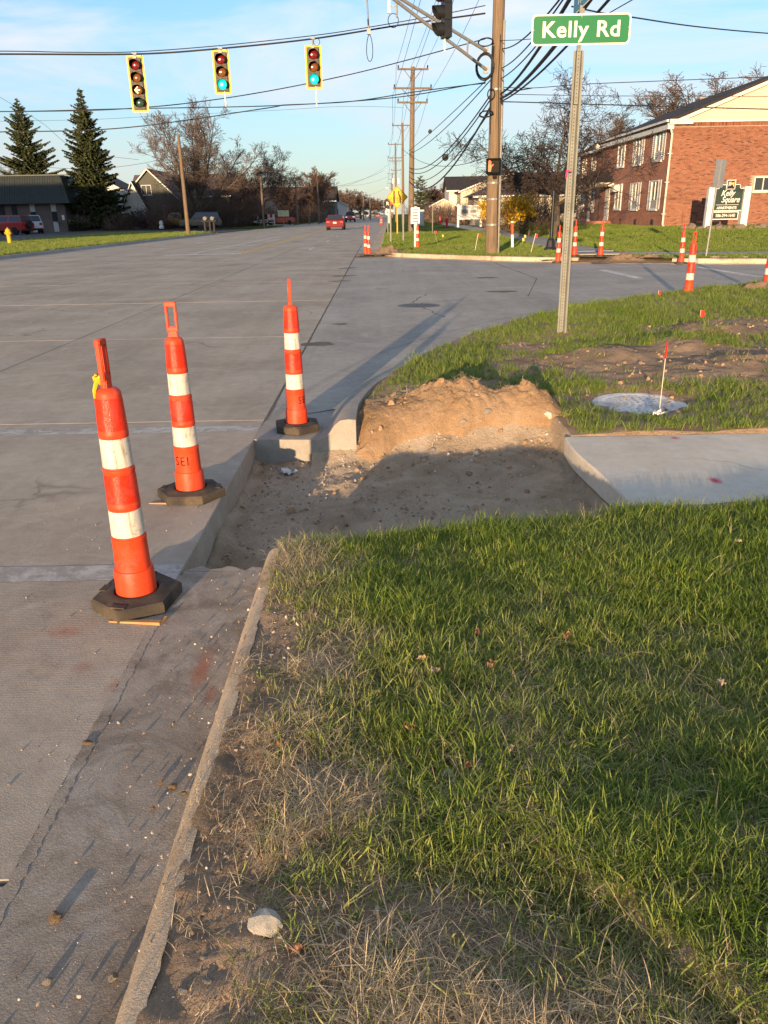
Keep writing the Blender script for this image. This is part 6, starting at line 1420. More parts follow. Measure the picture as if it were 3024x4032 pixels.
# roof of the wing, with thickness, rake boards, eave box and gutter
ov = .42
rf = MB()
for s in (-1, 1):
    e = Vector((RX + s * (RX + ov), 0, RZ - (RX + ov) * .385)); p = Vector((RX, 0, RZ)); y0, y1 = -.30, FL + .3; th = Vector((0, 0, .14))
    q = [Vector((e.x, y0, e.z)), Vector((p.x, y0, p.z)), Vector((p.x, y1, p.z)), Vector((e.x, y1, e.z))]
    if s > 0: q = q[::-1]
    rf.hexa([v + Vector((0, 0, .0)) for v in q] + [v + th for v in q])
roof = rf.build('roof', MT['shingle'], apt)
for s in (-1, 1):
    e = Vector((RX + s * (RX + .05), 0, RZ - (RX + .05) * .385)); p = Vector((RX, 0, RZ)); MB().hexa([(e.x, -.28, e.z - .2), (p.x, -.28, p.z - .2), (p.x, -.24, p.z - .2), (e.x, -.24, e.z - .2), (e.x, -.28, e.z - .01), (p.x, -.28, p.z - .01), (p.x, -.24, p.z - .01), (e.x, -.24, e.z - .01)]).build('rake_board', MT['cream_paint'], roof)
MB().box((-.17, FL / 2 - .1, BZ1 - .16), (.34, FL + .2, .36)).build('eave_box', MT['white_paint'], apt); MB().box((.36, -.16, BZ1 + .02), (1.3, .3, .26)).build('eave_return', MT['cream_paint'], apt)
gt = MB(); gt.box((-.42, FL / 2 - .15, BZ1 + .07), (.13, FL + .35, .12)); gt.build('gutter', MT['white_paint'], apt)
ds = MB(); ds.tube([(-.38, -.12, BZ1 + .02), (-.12, -.14, BZ1 - .35), (-.02, -.10, BZ1 - .6), (-.02, -.10, .62), (.10, -.32, .40)], .055, 4); ds.build('downspout', MT['cream_paint'], apt)
for z in (1.2, 2.9, 4.4): MB().box((-.02, -.05, z), (.26, .10, .035)).build('downspout_strap', MT['cream_paint'], apt)
# windows of the wing
WY = [(49.85, 4.93), (53.65, 4.93)]
for y, z in WY: window(apt, (-.02, y - BY, z), 1.30, 1.62, 'x', shutters=.42, panel=.48)
for y in (49.82, 53.55): window(apt, (-.02, y - BY, 2.26), 1.30, 1.62, 'x', shutters=.42, panel=.48)
w_ = window(apt, (-.02, 57.3 - BY, 2.3), 1.5, 1.62, 'x'); MB().box((-.22, 57.0 - BY + .5, 2.85), (.42, .62, .45)).build('air_conditioner', MT['siding_white'], apt)
window(apt, (-.02, 57.4 - BY, 4.93), 1.5, 1.5, 'x')
window(apt, (22.15 - BX, -.0, 2.72), 1.1, .78, 'y', 'cream_paint')
fd = MB(); fd.box((2.0, -.012, 1.02), (1.0, .02, .72)); 
for x in (17.9, 18.85): pass
hatch = MB()
for dx, dz, w2, h2x in ((0, .34, .86, .06), (0, -.34, .86, .06), (-.40, 0, .06, .62), (.40, 0, .06, .62)): hatch.box((1.55 + dx, -.02, .98 + dz), (w2, .03, h2x))
hatch.build('cellar_hatch_frame', MT['brick'], apt)
for y in (49.8, 53.1, 56.4): 
    f = MB().box((-.02, y - BY, .72), (.06, .40, .34)).build('cellar_window', MT['window_glass'], apt)
# second wing, set back and lower
B2 = Vector((.55, FL + .02, 0)); L2 = 9.2; E2 = 5.72
MB().box((B2.x + 5.5, B2.y + L2 / 2, E2 / 2 + .1), (11, L2, E2)).build('rear_wing_wall', MT['brick_front'], apt)
rf = MB(); zE, zR = E2 + .02, E2 + 2.4
q = [Vector((B2.x - .4, B2.y - .1, zE)), Vector((B2.x + 5.5, B2.y - .1, zR)), Vector((B2.x + 5.5, B2.y + L2 + .3, zR)), Vector((B2.x - .4, B2.y + L2 + .3, zE))]
rf.hexa([v for v in q] + [v + Vector((0, 0, .14)) for v in q]); q = [Vector((2 * (B2.x + 5.5) - v.x, v.y, v.z)) for v in q][::-1]; rf.hexa([v for v in q] + [v + Vector((0, 0, .14)) for v in q]); rf.build('rear_wing_roof', MT['shingle'], apt)
MB().box((B2.x - .38, B2.y + L2 / 2, E2), (.12, L2 + .3, .16)).build('rear_wing_gutter', MT['white_paint'], apt); MB().box((-.1, FL + .2, E2 + .12), (.9, .5, .5)).build('corner_box', MT['siding_white'], apt)
for y in (63.4, 66.7, 69.6): window(apt, (B2.x - .02, y - BY, 4.65), 1.15, 1.45, 'x', shutters=.0)
for y in (63.2, 69.6): window(apt, (B2.x - .02, y - BY, 2.15), 1.3, 1.6, 'x', shutters=.0)
window(apt, (B2.x - .02, 66.6 - BY, 2.15), 1.2, 1.6, 'x', shutters=.38)
# porch: steps, posts, little hipped roof, door
PY0, PY1 = 58.9 - BY, 62.0 - BY
MB().box((-.9, (PY0 + PY1) / 2, .50), (1.8, PY1 - PY0 + .3, .46)).build('porch_step', MT['brick_front'], apt); MB().box((-2.05, (PY0 + PY1) / 2, .38), (.5, PY1 - PY0, .24)).build('porch_step', MT['slab_far'], apt)
for y in (PY0 + .1, PY1 - .1): MB().box((-1.6, y, 1.88), (.15, .15, 2.3)).box((-1.6, y, .78), (.24, .24, .1)).build('porch_post', MT['cream_paint'], apt)
MB().box((-.85, (PY0 + PY1) / 2, 3.14), (1.9, PY1 - PY0 + .5, .26)).build('porch_beam', MT['cream_paint'], apt)
e0, e1, cy = PY0 - .4, PY1 + .4, (PY0 + PY1) / 2
MB().add([(-2.0, e0, 3.28), (-2.0, e1, 3.28), (0, e1, 3.28), (0, e0, 3.28), (-1.1, cy, 4.05), (0, cy, 4.05)], [(0, 1, 4), (1, 2, 5, 4), (3, 0, 4, 5), (0, 3, 2, 1), (2, 3, 5)]).build('porch_roof', MT['shingle'], apt)
dr = MB().box((-.03, 60.0 - BY, 1.82), (.08, 1.05, 2.15)).build('door', MT['cream_paint'], apt); MB().box((-.09, 60.35 - BY, 1.75), (.06, .05, .05)).build('handle', MT['black_metal'], dr)
for k in range(2): MB().box((-.075, 60.0 - BY, 1.4 + k * .85), (.02, .6, .6)).build('door_panel', MT['siding_white'], dr)
ch = MB(); ch.box((9.0, 19.5, 8.6), (1.0, .8, 1.6)); co = ch.build('chimney', MT['brick_front'], apt); MB().box((9.0, 19.5, 9.45), (1.12, .92, .12)).build('chimney_cap', MT['slab_far'], co)
# apartment name board
kY = 42.8; kx0, kx1 = at(1455, 480, kY), at(1572, 480, kY)
t = empty('name_board', (19.0, kY, 0), 'white posted sign board reading Kelly Square Apartments with phone number', 'sign'); zb = .3
pL, pR = -1.58, .02
q0 = aty0 = at(2600 / K + 665 * .2556 / K, (600 + 1185 * .2556) / K, kY); 
xl, xr2 = 17.15, 18.98
for x in (xl, xr2): MB().box((x - 19.0, 0, 1.38), (.34, .30, 2.2)).build('post', MT['white_paint'], t)
cx_ = (xl + xr2) / 2 - 19.0; bw2 = xr2 - xl - .36
MT['board_green'] = M('dark_green_board', (.022, .042, .032), (.028, .05, .038), 3, .5)
bp = [(cx_ - bw2 / 2, 1.34), (cx_ + bw2 / 2, 1.34), (cx_ + bw2 / 2, 2.40), (cx_ + bw2 / 2 - .2, 2.40), (cx_ + bw2 / 2 - .2, 2.58), (cx_ - bw2 / 2 + .2, 2.58), (cx_ - bw2 / 2 + .2, 2.40), (cx_ - bw2 / 2, 2.40)]
MB().prism([(x, .0, z) for x, z in bp], (0, .06, 0)).build('board', MT['board_green'], t)
tr = MB(); tr.box((cx_, -.01, 1.34), (bw2, .09, .04))
for x0, z0, x1, z1 in ((0, 2.40, .2, 2.40), (.2, 2.40, .2, 2.58), (.2, 2.58, bw2 - .2, 2.58), (bw2 - .2, 2.58, bw2 - .2, 2.40), (bw2 - .2, 2.40, bw2, 2.40)): tr.box((cx_ - bw2 / 2 + (x0 + x1) / 2, -.01, (z0 + z1) / 2), (abs(x1 - x0) + .035, .09, abs(z1 - z0) + .035))
tr.build('board_trim', MT['white_paint'], t)
lg = MB().box((cx_ + .03, -.03, 2.58), (.46, .10, .46)).build('emblem_frame', MT['white_paint'], t); MB().box((cx_ + .03, -.075, 2.58), (.38, .02, .38)).build('emblem_field', MT['sign_black'], lg)
em = MB(); ec = Vector((cx_ + .03, -.088, 2.58)); em.prism([ec + Vector((-.05, 0, .02)), ec + Vector((.05, 0, .02)), ec + Vector((.15, 0, -.12)), ec + Vector((.15, 0, .15))], (0, .004, 0)); MT['gold'] = M('gold_emblem_paint', (.72, .55, .10), (.6, .45, .08), 8, .4); me = fix_normals(em.mesh('emblem', MT['gold'])); link('emblem', me, lg)
MB().prism([ec + Vector((-.14, .001, .14)), ec + Vector((.02, .001, .14)), ec + Vector((.02, .001, -.02)), ec + Vector((-.14, .001, -.08))], (0, .003, 0)).build('emblem', MT['panel_grey'], lg)
for s, sz, x, z, sh_, sx in (('Kelly', .40, cx_ - .06, 2.17, .35, .85), ('Square', .40, cx_ + .12, 1.86, .35, .85), ('APARTMENTS', .17, cx_ - .02, 1.47, 0, .98)):
    me = text_mesh(s, sz, MT['white_paint'], .004, sh_, sx, 1.0, .006); me.transform(FACE_S); link('lettering', me, t, (x, -.012, z))
MB().box((cx_, -.008, 1.62), (bw2 * .8, .02, .018)).build('divider', MT['white_paint'], t)
nb_ = MB().box((cx_ - .05, 0, 1.10), (bw2 - .1, .06, .40)).build('number_frame', MT['white_paint'], t); MB().box((cx_ - .05, -.03, 1.10), (bw2 - .2, .02, .30)).build('number_board', MT['board_green'], nb_)
me = text_mesh('586-294-1640', .21, MT['white_paint'], .003, 0, .86, 1.0, .004); me.transform(FACE_S); link('lettering', me, t, (cx_ - .05, -.044, 1.10))
MT['boulder'] = M('field_boulder', (.26, .19, .145), (.17, .125, .10), 3, .95, .6, 8, .05)
bl = ['leftmost grey boulder of the sign bed', 'second boulder from the left of the sign bed', 'boulder behind the tilted delineator', 'boulder left of the wide-loop delineator', 'pale boulder right of the delineator loop', 'boulder before the left sign board post', 'long boulder below the sign board', 'boulder under the phone number', 'boulder before the right sign board post', 'boulder right of the right sign post', 'rightmost boulder of the sign bed']
for i, lab in enumerate(bl):
    x = 15.55 + i * .40; y = 41.6 + .35 * math.sin(i * 1.3); s = .25 + .07 * math.sin(i * 2.1)
    me = rock_mesh('boulder', 300 + i, MT['boulder'], 2, .72, .3); tag(link('boulder', me, None, (x, y, float(Hr(x, y)) + s * .35), (0, 0, i * 1.7)), lab, 'boulder', 'boulders round the sign bed').scale = (s, s * .9, s * .9)
# dug soil at the far corner, storm drain
MT['soil_far'] = soil('dug_soil', (.17, .115, .07), (.25, .17, .105), (.32, .23, .15))
def mound(c, w, d, h, label, seed):
    gx, gy = np.meshgrid(np.linspace(-w, w, 70), np.linspace(-d, d, 40)); e_ = np.exp(-((gx / w / .6) ** 2 + (gy / d / .6) ** 2)); zz = h * e_ * (1 + 1.5 * fbm(gx * 2.6 + seed, gy * 2.6, seed)) + .09 * e_ * fbm(gx * 7, gy * 7, seed + 1) + .05 * e_ * fbm(gx * 18, gy * 18, seed + 2) - .05
    return tag(link('soil_mound', grid_mesh('soil_mound', gx, gy, zz, MT['soil_far']), None, c), label, 'dirt pile', 'dirt mounds at the far kerb')
gp_ = [p for p in FAR if 5.7 < p.x < 9.0 and p.y < 26]; bs = MB(); sweep(bs, gp_, [(.42, .012), (.1, .05), (-.3, .115), (-.75, .15), (-.75, -.3), (.42, -.3)]); tag(bs.build('bare_soil', MT['soil_far'], smooth=60), kind='structure')
mound((7.75, 24.45, .06), 1.4, .55, .22, 'crumbly dirt mound filling the gap in the far kerb', 3); mound((5.75, 25.4, .1), .7, .4, .14, 'low dirt mound at the base of the black pole', 5); mound(gp(848, 546, .12), 1.4, .5, .17, 'dirt mound with dry grass at the far kerb tip', 7)
mound(gp(1652, 634, .1), (.9), .5, .14, 'dirt mound at the right edge below the cut-off delineator', 9)
q = gp(1570, 566, .0); t = empty('storm_drain', (q.x, q.y, 0), 'open storm drain inlet in the far kerb', 'drain'); ang = math.atan2(22.75 - 23.7, 11 - 8.6); t.rotation_euler = (0, 0, ang)
MB().box((0, -.10, .07), (.9, .06, .09)).build('opening', MT['black_metal'], t); MB().box((0, .05, .135), (1.1, .34, .05)).build('lid', MT['kerb'], t)

# generic houses
def house(base, w, d, h, roof_h, gable, wall, roofm, label, wins=(), name='house', ov=.4, trim='white_paint', rz=0.0, door=None, cat='house'):
    t = empty(name, base, label, cat, 'houses', rz); MB().box((0, d / 2, h / 2 - .2), (w, d, h + .4)).build('wall', MT[wall], t); rf = MB()
    if gable == 'y':      # gable faces the viewer
        MB().prism([(-w / 2, .01, h), (w / 2, .01, h), (0, .01, h + roof_h)], (0, d - .02, 0)).build('gable', MT[wall], t)
        for s in (-1, 1):
            e = Vector((s * (w / 2 + ov), 0, h - ov * roof_h / (w / 2))); q = [Vector((e.x, -ov, e.z)), Vector((0, -ov, h + roof_h)), Vector((0, d + ov, h + roof_h)), Vector((e.x, d + ov, e.z))]
            if s > 0: q = q[::-1]
            rf.hexa(q + [v + Vector((0, 0, .16)) for v in q])
        ro = rf.build('roof', MT[roofm], t)
        for s in (-1, 1):
            e = Vector((s * (w / 2 + ov), -ov - .03, h - ov * roof_h / (w / 2))); p = Vector((0, -ov - .03, h + roof_h)); MB().hexa([e + Vector((0, 0, -.05)), p + Vector((0, 0, -.05)), p + Vector((0, .05, -.05)), e + Vector((0, .05, -.05)), e + Vector((0, 0, .14)), p + Vector((0, 0, .14)), p + Vector((0, .05, .14)), e + Vector((0, .05, .14))]).build('rake_board', MT[trim], ro)
    elif gable == 'hip':
        rf.add([(-w / 2 - ov, -ov, h), (w / 2 + ov, -ov, h), (w / 2 + ov, d + ov, h), (-w / 2 - ov, d + ov, h), (-w / 2 + d / 2, d / 2, h + roof_h), (w / 2 - d / 2, d / 2, h + roof_h)], [(0, 1, 5, 4), (1, 2, 5), (2, 3, 4, 5), (3, 0, 4), (3, 2, 1, 0)]); ro = rf.build('roof', MT[roofm], t)
        MB().box((0, -ov, h - .08), (w + 2 * ov, .06, .18)).build('fascia', MT[trim], ro)
    elif gable == 'flat':
        ro = MB().box((0, d / 2, h + .12), (w + .3, d + .3, .3)).build('roof', MT[roofm], t)
    else:
        MB().prism([(-w / 2 + .01, 0, h), (-w / 2 + .01, d, h), (-w / 2 + .01, d / 2, h + roof_h)], (w - .02, 0, 0)).build('gable', MT[wall], t)
        for y0, s in ((-ov, 1), (d + ov, -1)):
            q = [Vector((-w / 2 - ov, y0, h - ov * roof_h / (d / 2))), Vector((w / 2 + ov, y0, h - ov * roof_h / (d / 2))), Vector((w / 2 + ov, d / 2, h + roof_h)), Vector((-w / 2 - ov, d / 2, h + roof_h))]
            if s < 0: q = q[::-1]
            rf.hexa(q + [v + Vector((0, 0, .16)) for v in q])
        ro = rf.build('roof', MT[roofm], t); MB().box((0, -ov - .02, h - ov * roof_h / (d / 2)), (w + 2 * ov, .06, .2)).build('fascia', MT[trim], ro)
    for x, z, ww, hh in wins: window(t, (x, -.01, z), ww, hh, 'y', trim)
    if door: dd = MB().box((door[0], -.02, 1.05), (.95, .08, 2.1)).build('door', MT[door[1]], t)
    return t
MT['wall_green'] = M('grey_green_siding', (.10, .105, .085), (.08, .085, .07), 1.5, .8, .2, 3, .02, stretch=(.1, .1, 8)); MT['roof_brown'] = MT['shingle_brown']; MT['roof_metal'] = M('dark_green_metal_roof', (.030, .036, .032), (.038, .044, .04), 2, .45, metal=.2)
# mansard office on the left
mb0 = at(0, 495, 100); t = empty('office_building', (-37.9, 100.0, .25), 'low brown brick office with dark ribbed mansard roof', 'building'); Wm = 26.0
MB().box((-Wm / 2, 6.1, 1.5), (Wm, 12, 3.5)).build('wall', MT['brick_brown'], t)
zl, zu = 3.0, 6.15
ro = MB().add([(1.0, -.8, zl), (-Wm - 1, -.8, zl), (-Wm - 1, .6, zu), (-.2, .6, zu), (1.0, 13, zl), (-Wm - 1, 13, zl), (-Wm - 1, 11.6, zu), (-.2, 11.6, zu)], [(0, 3, 2, 1), (0, 4, 7, 3), (3, 7, 6, 2), (4, 5, 6, 7), (0, 1, 5, 4), (1, 2, 6, 5)]).build('roof', MT['roof_metal'], t)
rb = MB()
for k in range(86):
    x = .7 - k * .3; xt = min(x, -.25 - .0 * k) if k < 4 else x; rb.hexa([(x - .03, -.84, zl), (x + .03, -.84, zl), (x + .03, -.78, zl), (x - .03, -.78, zl), (xt - .03, .55, zu), (xt + .03, .55, zu), (xt + .03, .62, zu), (xt - .03, .62, zu)])
rbo = rb.build('seam_rib', MT['roof_metal'], ro)
tag(rbo, kind='stuff'); MB().box((-Wm / 2 + .4, .62, zu + .02), (Wm + .8, .3, .12)).build('ridge_cap', MT['roof_metal'], ro)
for x in (-1.35, -3.9, -9.6, -12.2): 
    wp = MB().box((x, .08, .35), (.60, .1, 1.2)).build('lower_panel', MT['panel_grey'], t); MB().box((x, .085, 2.55), (.60, .1, .9)).build('upper_panel', MT['panel_grey'], t); MB().box((x, .09, 1.52), (.60, .08, 1.15)).build('window', MT['window_glass'], t)
for x in (-6.1, -7.6): MB().box((x, .07, 1.55), (.62, .1, 2.9)).build('window', MT['window_glass'], t)
MB().box((-.35, .05, 1.4), (.28, .06, .55)).build('notice_plate', MT['white_paint'], t)
# unseen block added out of view to cast shade over the left side
house((-62, 24, 0), 62, 17, 10.6, 2.4, 'hip', 'brick_brown', 'shingle', 'unseen three storey brick block added to shade the left side', [(-26 + k * 4, z, 1.4, 1.4) for k in range(14) for z in (1.8, 4.8, 7.8)], 'shade_block', cat='building')
# houses on the left
house(spot(205, 488, 122, .2), 11.5, 9, 4.6, 3.0, 'y', 'siding_white', 'shingle_brown', 'white two storey house half hidden by the spruce', [(-4.2, 1.9, 1.0, 1.5), (-1.8, 1.9, 1.0, 1.5), (2.0, 1.9, 1.0, 1.5), (0, 5.2, .9, 1.2)], door=(3.8, 'wood_old'))
house(spot(332, 487, 108, .2), 7.2, 10, 3.5, 3.5, 'y', 'wall_green', 'shingle_brown', 'grey green gabled house with white rake boards', [(2.0, 1.9, .9, 1.7), (-.4, 4.6, 1.3, 1.2)], door=(-2.2, 'white_paint'))
house(spot(296, 487, 106.5, .2), 2.6, 4, 2.9, 2.6, 'y', 'siding_white', 'shingle', 'small white gabled porch with flag beside the green house', [(.2, 1.4, 1.6, 1.5)], 'porch')
house(spot(395, 484, 128, .2), 15, 9, 4.4, 3.0, 'x', 'wall_green', 'shingle_brown', 'long brown roofed house behind the bare trees', [(-4, 2, 1.2, 1.3), (0, 2, 1.2, 1.3), (4, 2, 1.2, 1.3)])
house(spot(480, 484, 138, .2), 12, 9, 6.0, .4, 'flat', 'brick_red_far', 'shingle', 'flat dark red brick building behind the tall wide tree', [(-3.5, 1.7, 2.4, 1.6), (1, 1.7, 2.4, 1.6), (4, 4.4, 1.2, 1.2)], 'building', cat='building')
house(spot(525, 484, 150, .2), 12, 9, 3.9, .3, 'flat', 'siding_white', 'white_paint', 'pale flat roofed shop behind the round bare tree', [(-3, 1.4, 3.2, 1.8), (2.5, 1.4, 3.2, 1.8)], 'shop', cat='building', door=(0, 'wood_old'))
house(spot(610, 480, 170, .2), 22, 10, 4.0, 2.6, 'x', 'wall_green', 'shingle', 'dim long house behind the roadside shrubs', [(-7, 1.8, 1.6, 1.4), (-2, 1.8, 1.6, 1.4), (5, 1.8, 1.6, 1.4)])
house(spot(702, 476, 185, .2), 10, 9, 3.2, 2.4, 'y', 'siding_white', 'shingle_brown', 'small tan gabled house right of the narrow tree', [(-2.5, 1.7, 1.3, 1.4), (2.5, 1.7, 1.3, 1.4)], door=(0, 'cream_paint'))
house(spot(672, 476, 190, .2), 8, 9, 3.0, 2.8, 'y', 'brick_red_far', 'shingle', 'small brick gabled house left of the narrow tree', [(-2, 1.7, 1.2, 1.4), (2, 1.7, 1.2, 1.4)])
house(spot(640, 478, 200, .2), 14, 9, 3.2, 2.2, 'x', 'siding_white', 'shingle', 'low white house far left of the road', [(-4, 1.7, 1.4, 1.3), (3, 1.7, 1.4, 1.3)])
# houses on the right
house(spot(1096, 470, 118, .3), 13.5, 11, 3.9, 2.5, 'y', 'siding', 'shingle', 'cream gabled two storey house behind the utility pole', [(1.0, 4.6, .9, 1.1), (-2, 1.9, 1.2, 1.5), (2.2, 1.9, 1.2, 1.5)], trim='white_paint')
house(spot(1030, 470, 124, .3), 8.5, 8, 4.3, 1.8, 'x', 'siding_white', 'shingle', 'white two storey wing with dark roof left of cream house', [(-2.6, 1.6, 1.1, 1.3), (0, 1.6, 1.1, 1.3), (-2.0, 3.5, 1.0, .9)])
house(spot(1187, 474, 76, .35), 13.2, 9, 2.5, 2.1, 'hip', 'siding', 'shingle_brown', 'low house with big brown hipped roof behind the forsythia', [(-3.4, 1.4, 1.3, 1.2), (1.6, 1.4, 1.6, 1.2)], ov=.6)
house(spot(957, 474, 120, .2), 3.4, 4, 2.2, .8, 'y', 'siding', 'shingle_brown', 'small tan shed with low brown roof', [(.95, 1.4, .6, .8)], 'shed', door=(-.6, 'white_paint'), cat='shed')
# white board sign, planning notice
wb0 = spot(1014, 478, 66, .36); t = empty('notice_board', wb0, 'white posted notice board on the far lawn left of the utility pole', 'sign')
sc2 = wb0.y / 72
for x in (-1.0, 1.0): MB().box((x * sc2, 0, .95 * sc2), (.16, .16, 1.9 * sc2)).build('post', MT['white_paint'], t)
MB().box((0, -.04, 1.2 * sc2), (1.95 * sc2, .05, 1.15 * sc2)).build('board', MT['white_paint'], t)
pm_ = MB()
for k, (w_, z) in enumerate(((1.1, 1.66), (1.4, 1.56), (1.5, 1.0), (1.2, .90), (.9, .80))): pm_.box((0, -.068, z * sc2), (w_ * sc2, .004, .045 * sc2))
MT['print_grey'] = M('grey_printing', (.30, .29, .28), (.22, .21, .2), 8, .7); pm_.box((-.42 * sc2, -.068, 1.28 * sc2), (.6 * sc2, .004, .34 * sc2)); pm_.box((.30 * sc2, -.068, 1.26 * sc2), (.5 * sc2, .004, .28 * sc2)); pm_.build('printing', MT['print_grey'], t)
# small far traffic cones and cabinets on the right
def tcone(base, label, s=1.0):
    t = empty('traffic_cone', base, label, 'traffic cone', 'small orange traffic cones'); t.scale = (s, s, s)
    MB().box((0, 0, .02), (.36, .36, .04)).build('base', MT['orange'], t); MB().lathe([(.14, .04), (.03, .72), (0, .72)], 10).build('cone', MT['orange'], t); MB().lathe([(.085, .36), (.06, .53)], 10).build('white_band', MT['white_band'], t)
tcone(gp(950, 484, .2), 'small orange cone by the far footpath, right', 1.2); tcone(gp(911, 482, .2), 'small orange cone beside the second pole', 1.3)
for x, y, w, h, lab in ((892, 490, .8, 1.9, 'pale utility cabinet behind the second wooden pole'), (907, 488, .9, 1.6, 'grey utility cabinet right of the second pole')):
    c = gp(x, y, .2); t = empty('utility_cabinet', c, lab, 'cabinet'); MB().box((0, .3, h / 2), (w, .6, h)).build('cabinet', MT['panel_grey'], t); MB().box((0, -.015, h / 2), (w * .8, .03, h * .85)).build('door', MT['siding_white'], t)
# left roadside signs and small things
def board(x, yb, yt, wpx, Y, m, label, legs=1):
    b = spot(x, yb, Y); tp = at(x, yt, Y).z - .14; w = wpx * (at(x + 1, yt, Y).x - at(x, yt, Y).x); t = empty('roadside_sign', b, label, 'sign'); h = tp * .42
    MB().box((0, 0, tp - h / 2), (w, .1, h)).build('panel', MT[m], t)
    for k in range(legs): MB().tube([((k - (legs - 1) / 2) * w * .7, 0, 0), ((k - (legs - 1) / 2) * w * .7, 0, tp - h)], .05, 6).build('leg', MT['post_green'], t)
    return t
MT['fence_dark'] = M('dark_fence_board', (.035, .03, .028), (.05, .042, .038), 3, .9)
MT['sign_pale'] = M('pale_yellow_sign', (.76, .72, .46), (.7, .66, .42), 4, .5)
board(613, 478, 454, 24, 118, 'sign_pale', 'small pale yellow roadside sign on a thin post')
bb = board(575, 482, 463, 38, 112, 'white_paint', 'white and black banner sign on legs left of road', 2); 
MB().box((-.35, -.06, 1.2), (1.2, .02, .7)).build('dark_print', MT['sign_black'], bb); MB().box((.75, -.06, 1.3), (.35, .02, .5)).build('red_print', MT['red_paint'], bb)
mbx = gp(455, 503, .13); t = empty('mailbox_stand', mbx, 'wooden mailbox stand coloured dark for shade, with two boxes on the grass tip', 'mailbox')
for x in (-.45, .0, .35): MB().box((x, 0, .45), (.14, .14, 1.0)).build('post', MT['fence_dark'], t)  # dark boards put the shade on the stand into its colour
MB().box((-.05, 0, .98), (1.3, .5, .10)).build('shelf', MT['fence_dark'], t)
for x in (-.35, .28): MB().tube([(x, -.3, 1.2), (x, .3, 1.2)], .17, 8).build('mailbox', MT['black_metal'], t)
fnc = empty('fence', spot(548, 483, 118), 'low white slatted fence beside the dark evergreen', 'fence')
for k in range(7): MB().box((-3 + k * 1.0, 0, .55), (.12, .1, 1.1)).build('post', MT['white_paint'], fnc)
for z in (.4, .75, 1.0): MB().box((0, -.06, z), (6.2, .04, .1)).build('rail', MT['white_paint'], fnc)
fn2 = empty('fence', spot(215, 487, 103.2), 'dark solid fence between office and house under the spruce', 'fence')
for k in range(52): MB().box((-9 + k * .25, 0, .95), (.235, .04, 1.9)).build('fence_board', MT['fence_dark'], fn2)
t = empty('garden_statue', spot(349, 489, 99.5, .2), 'small white garden ornament in the mulch bed', 'ornament'); lathe_thing('figure', [(.3, 0), (.32, .25), (.2, .4), (.28, .6), (.2, .85), (0, .95)], MT['white_paint'], t, 10)
fl = empty('flag', at(300, 466, 104.5), 'small national flag hanging from the white porch', 'flag'); MB().tube([(-.9, 0, .9), (.4, 0, -.9)], .03, 5).build('staff', MT['white_paint'], fl)
MB().box((.1, -.02, .3), (.6, .03, .5), (0, .6, 0)).build('blue_field', MT['flag_blue'] if 'flag_blue' in MT else MT['sign_blue'], fl)
for k in range(5): MB().box((.35 + .09 * k, -.02, -.25 - .03 * k), (.09, .03, .9), (0, .6, 0)).build('stripe', MT['red_paint'] if k % 2 == 0 else MT['white_paint'], fl)

# ------------------------------------------------------------------ vehicles
def paint(name, c): return M(name, c, tuple(x * .9 for x in c), 2, .3, coat=.5, spec=.5)
MT['car_red'] = paint('red_car_paint', (.36, .012, .016)); MT['car_white'] = paint('silver_white_car_paint', (.52, .53, .55)); MT['car_yellow'] = paint('yellow_truck_paint', (.55, .29, .015)); MT['car_dark'] = paint('dark_green_car_paint', (.018, .028, .032)); MT['car_maroon'] = M('maroon_car_paint', (.17, .008, .012), None, 2, .5, spec=.15); MT['car_grey'] = paint('grey_car_paint', (.12, .12, .13))
MT['tyre'] = M('tyre_rubber', (.018, .018, .018), (.026, .025, .024), 9, .85); MT['rim'] = M('wheel_rim', (.45, .45, .46), None, 5, .35, metal=.7); MT['tail'] = M('red_tail_lens', (.42, .01, .01), None, 5, .25); MT['plate'] = M('number_plate', (.62, .60, .52), None, 9, .5); MT['head_on'] = glow('headlamp_lit', (1.0, .92, .8), 3.0); MT['head_off'] = M('clear_headlamp', (.5, .5, .5), None, 5, .15)
PROF = dict(   # side profiles: lower body (x along length from the rear, z) and glass house
  sedan=(4.6, 1.78, [(0, .38), (.02, .92), (.25, 1.02), (1.0, 1.0), (3.2, .98), (4.45, .78), (4.6, .62), (4.6, .28), (0, .28)], [(.45, 1.0), (1.25, 1.42), (2.35, 1.44), (3.25, .98)], .64, (.82, 3.7)),
  suv=(4.7, 1.95, [(0, .45), (.0, 1.12), (.08, 1.18), (3.4, 1.16), (4.55, 1.08), (4.7, .95), (4.7, .42), (0, .42)], [(.10, 1.17), (.32, 1.86), (2.7, 1.88), (3.35, 1.15)], .78, (.95, 3.75)),
  pickup=(5.6, 1.95, [(0, .5), (0, 1.10), (2.1, 1.10), (4.2, 1.12), (5.45, 1.02), (5.6, .85), (5.6, .45), (0, .45)], [(2.05, 1.10), (2.2, 1.82), (3.5, 1.84), (4.2, 1.10)], .80, (1.1, 4.5)))
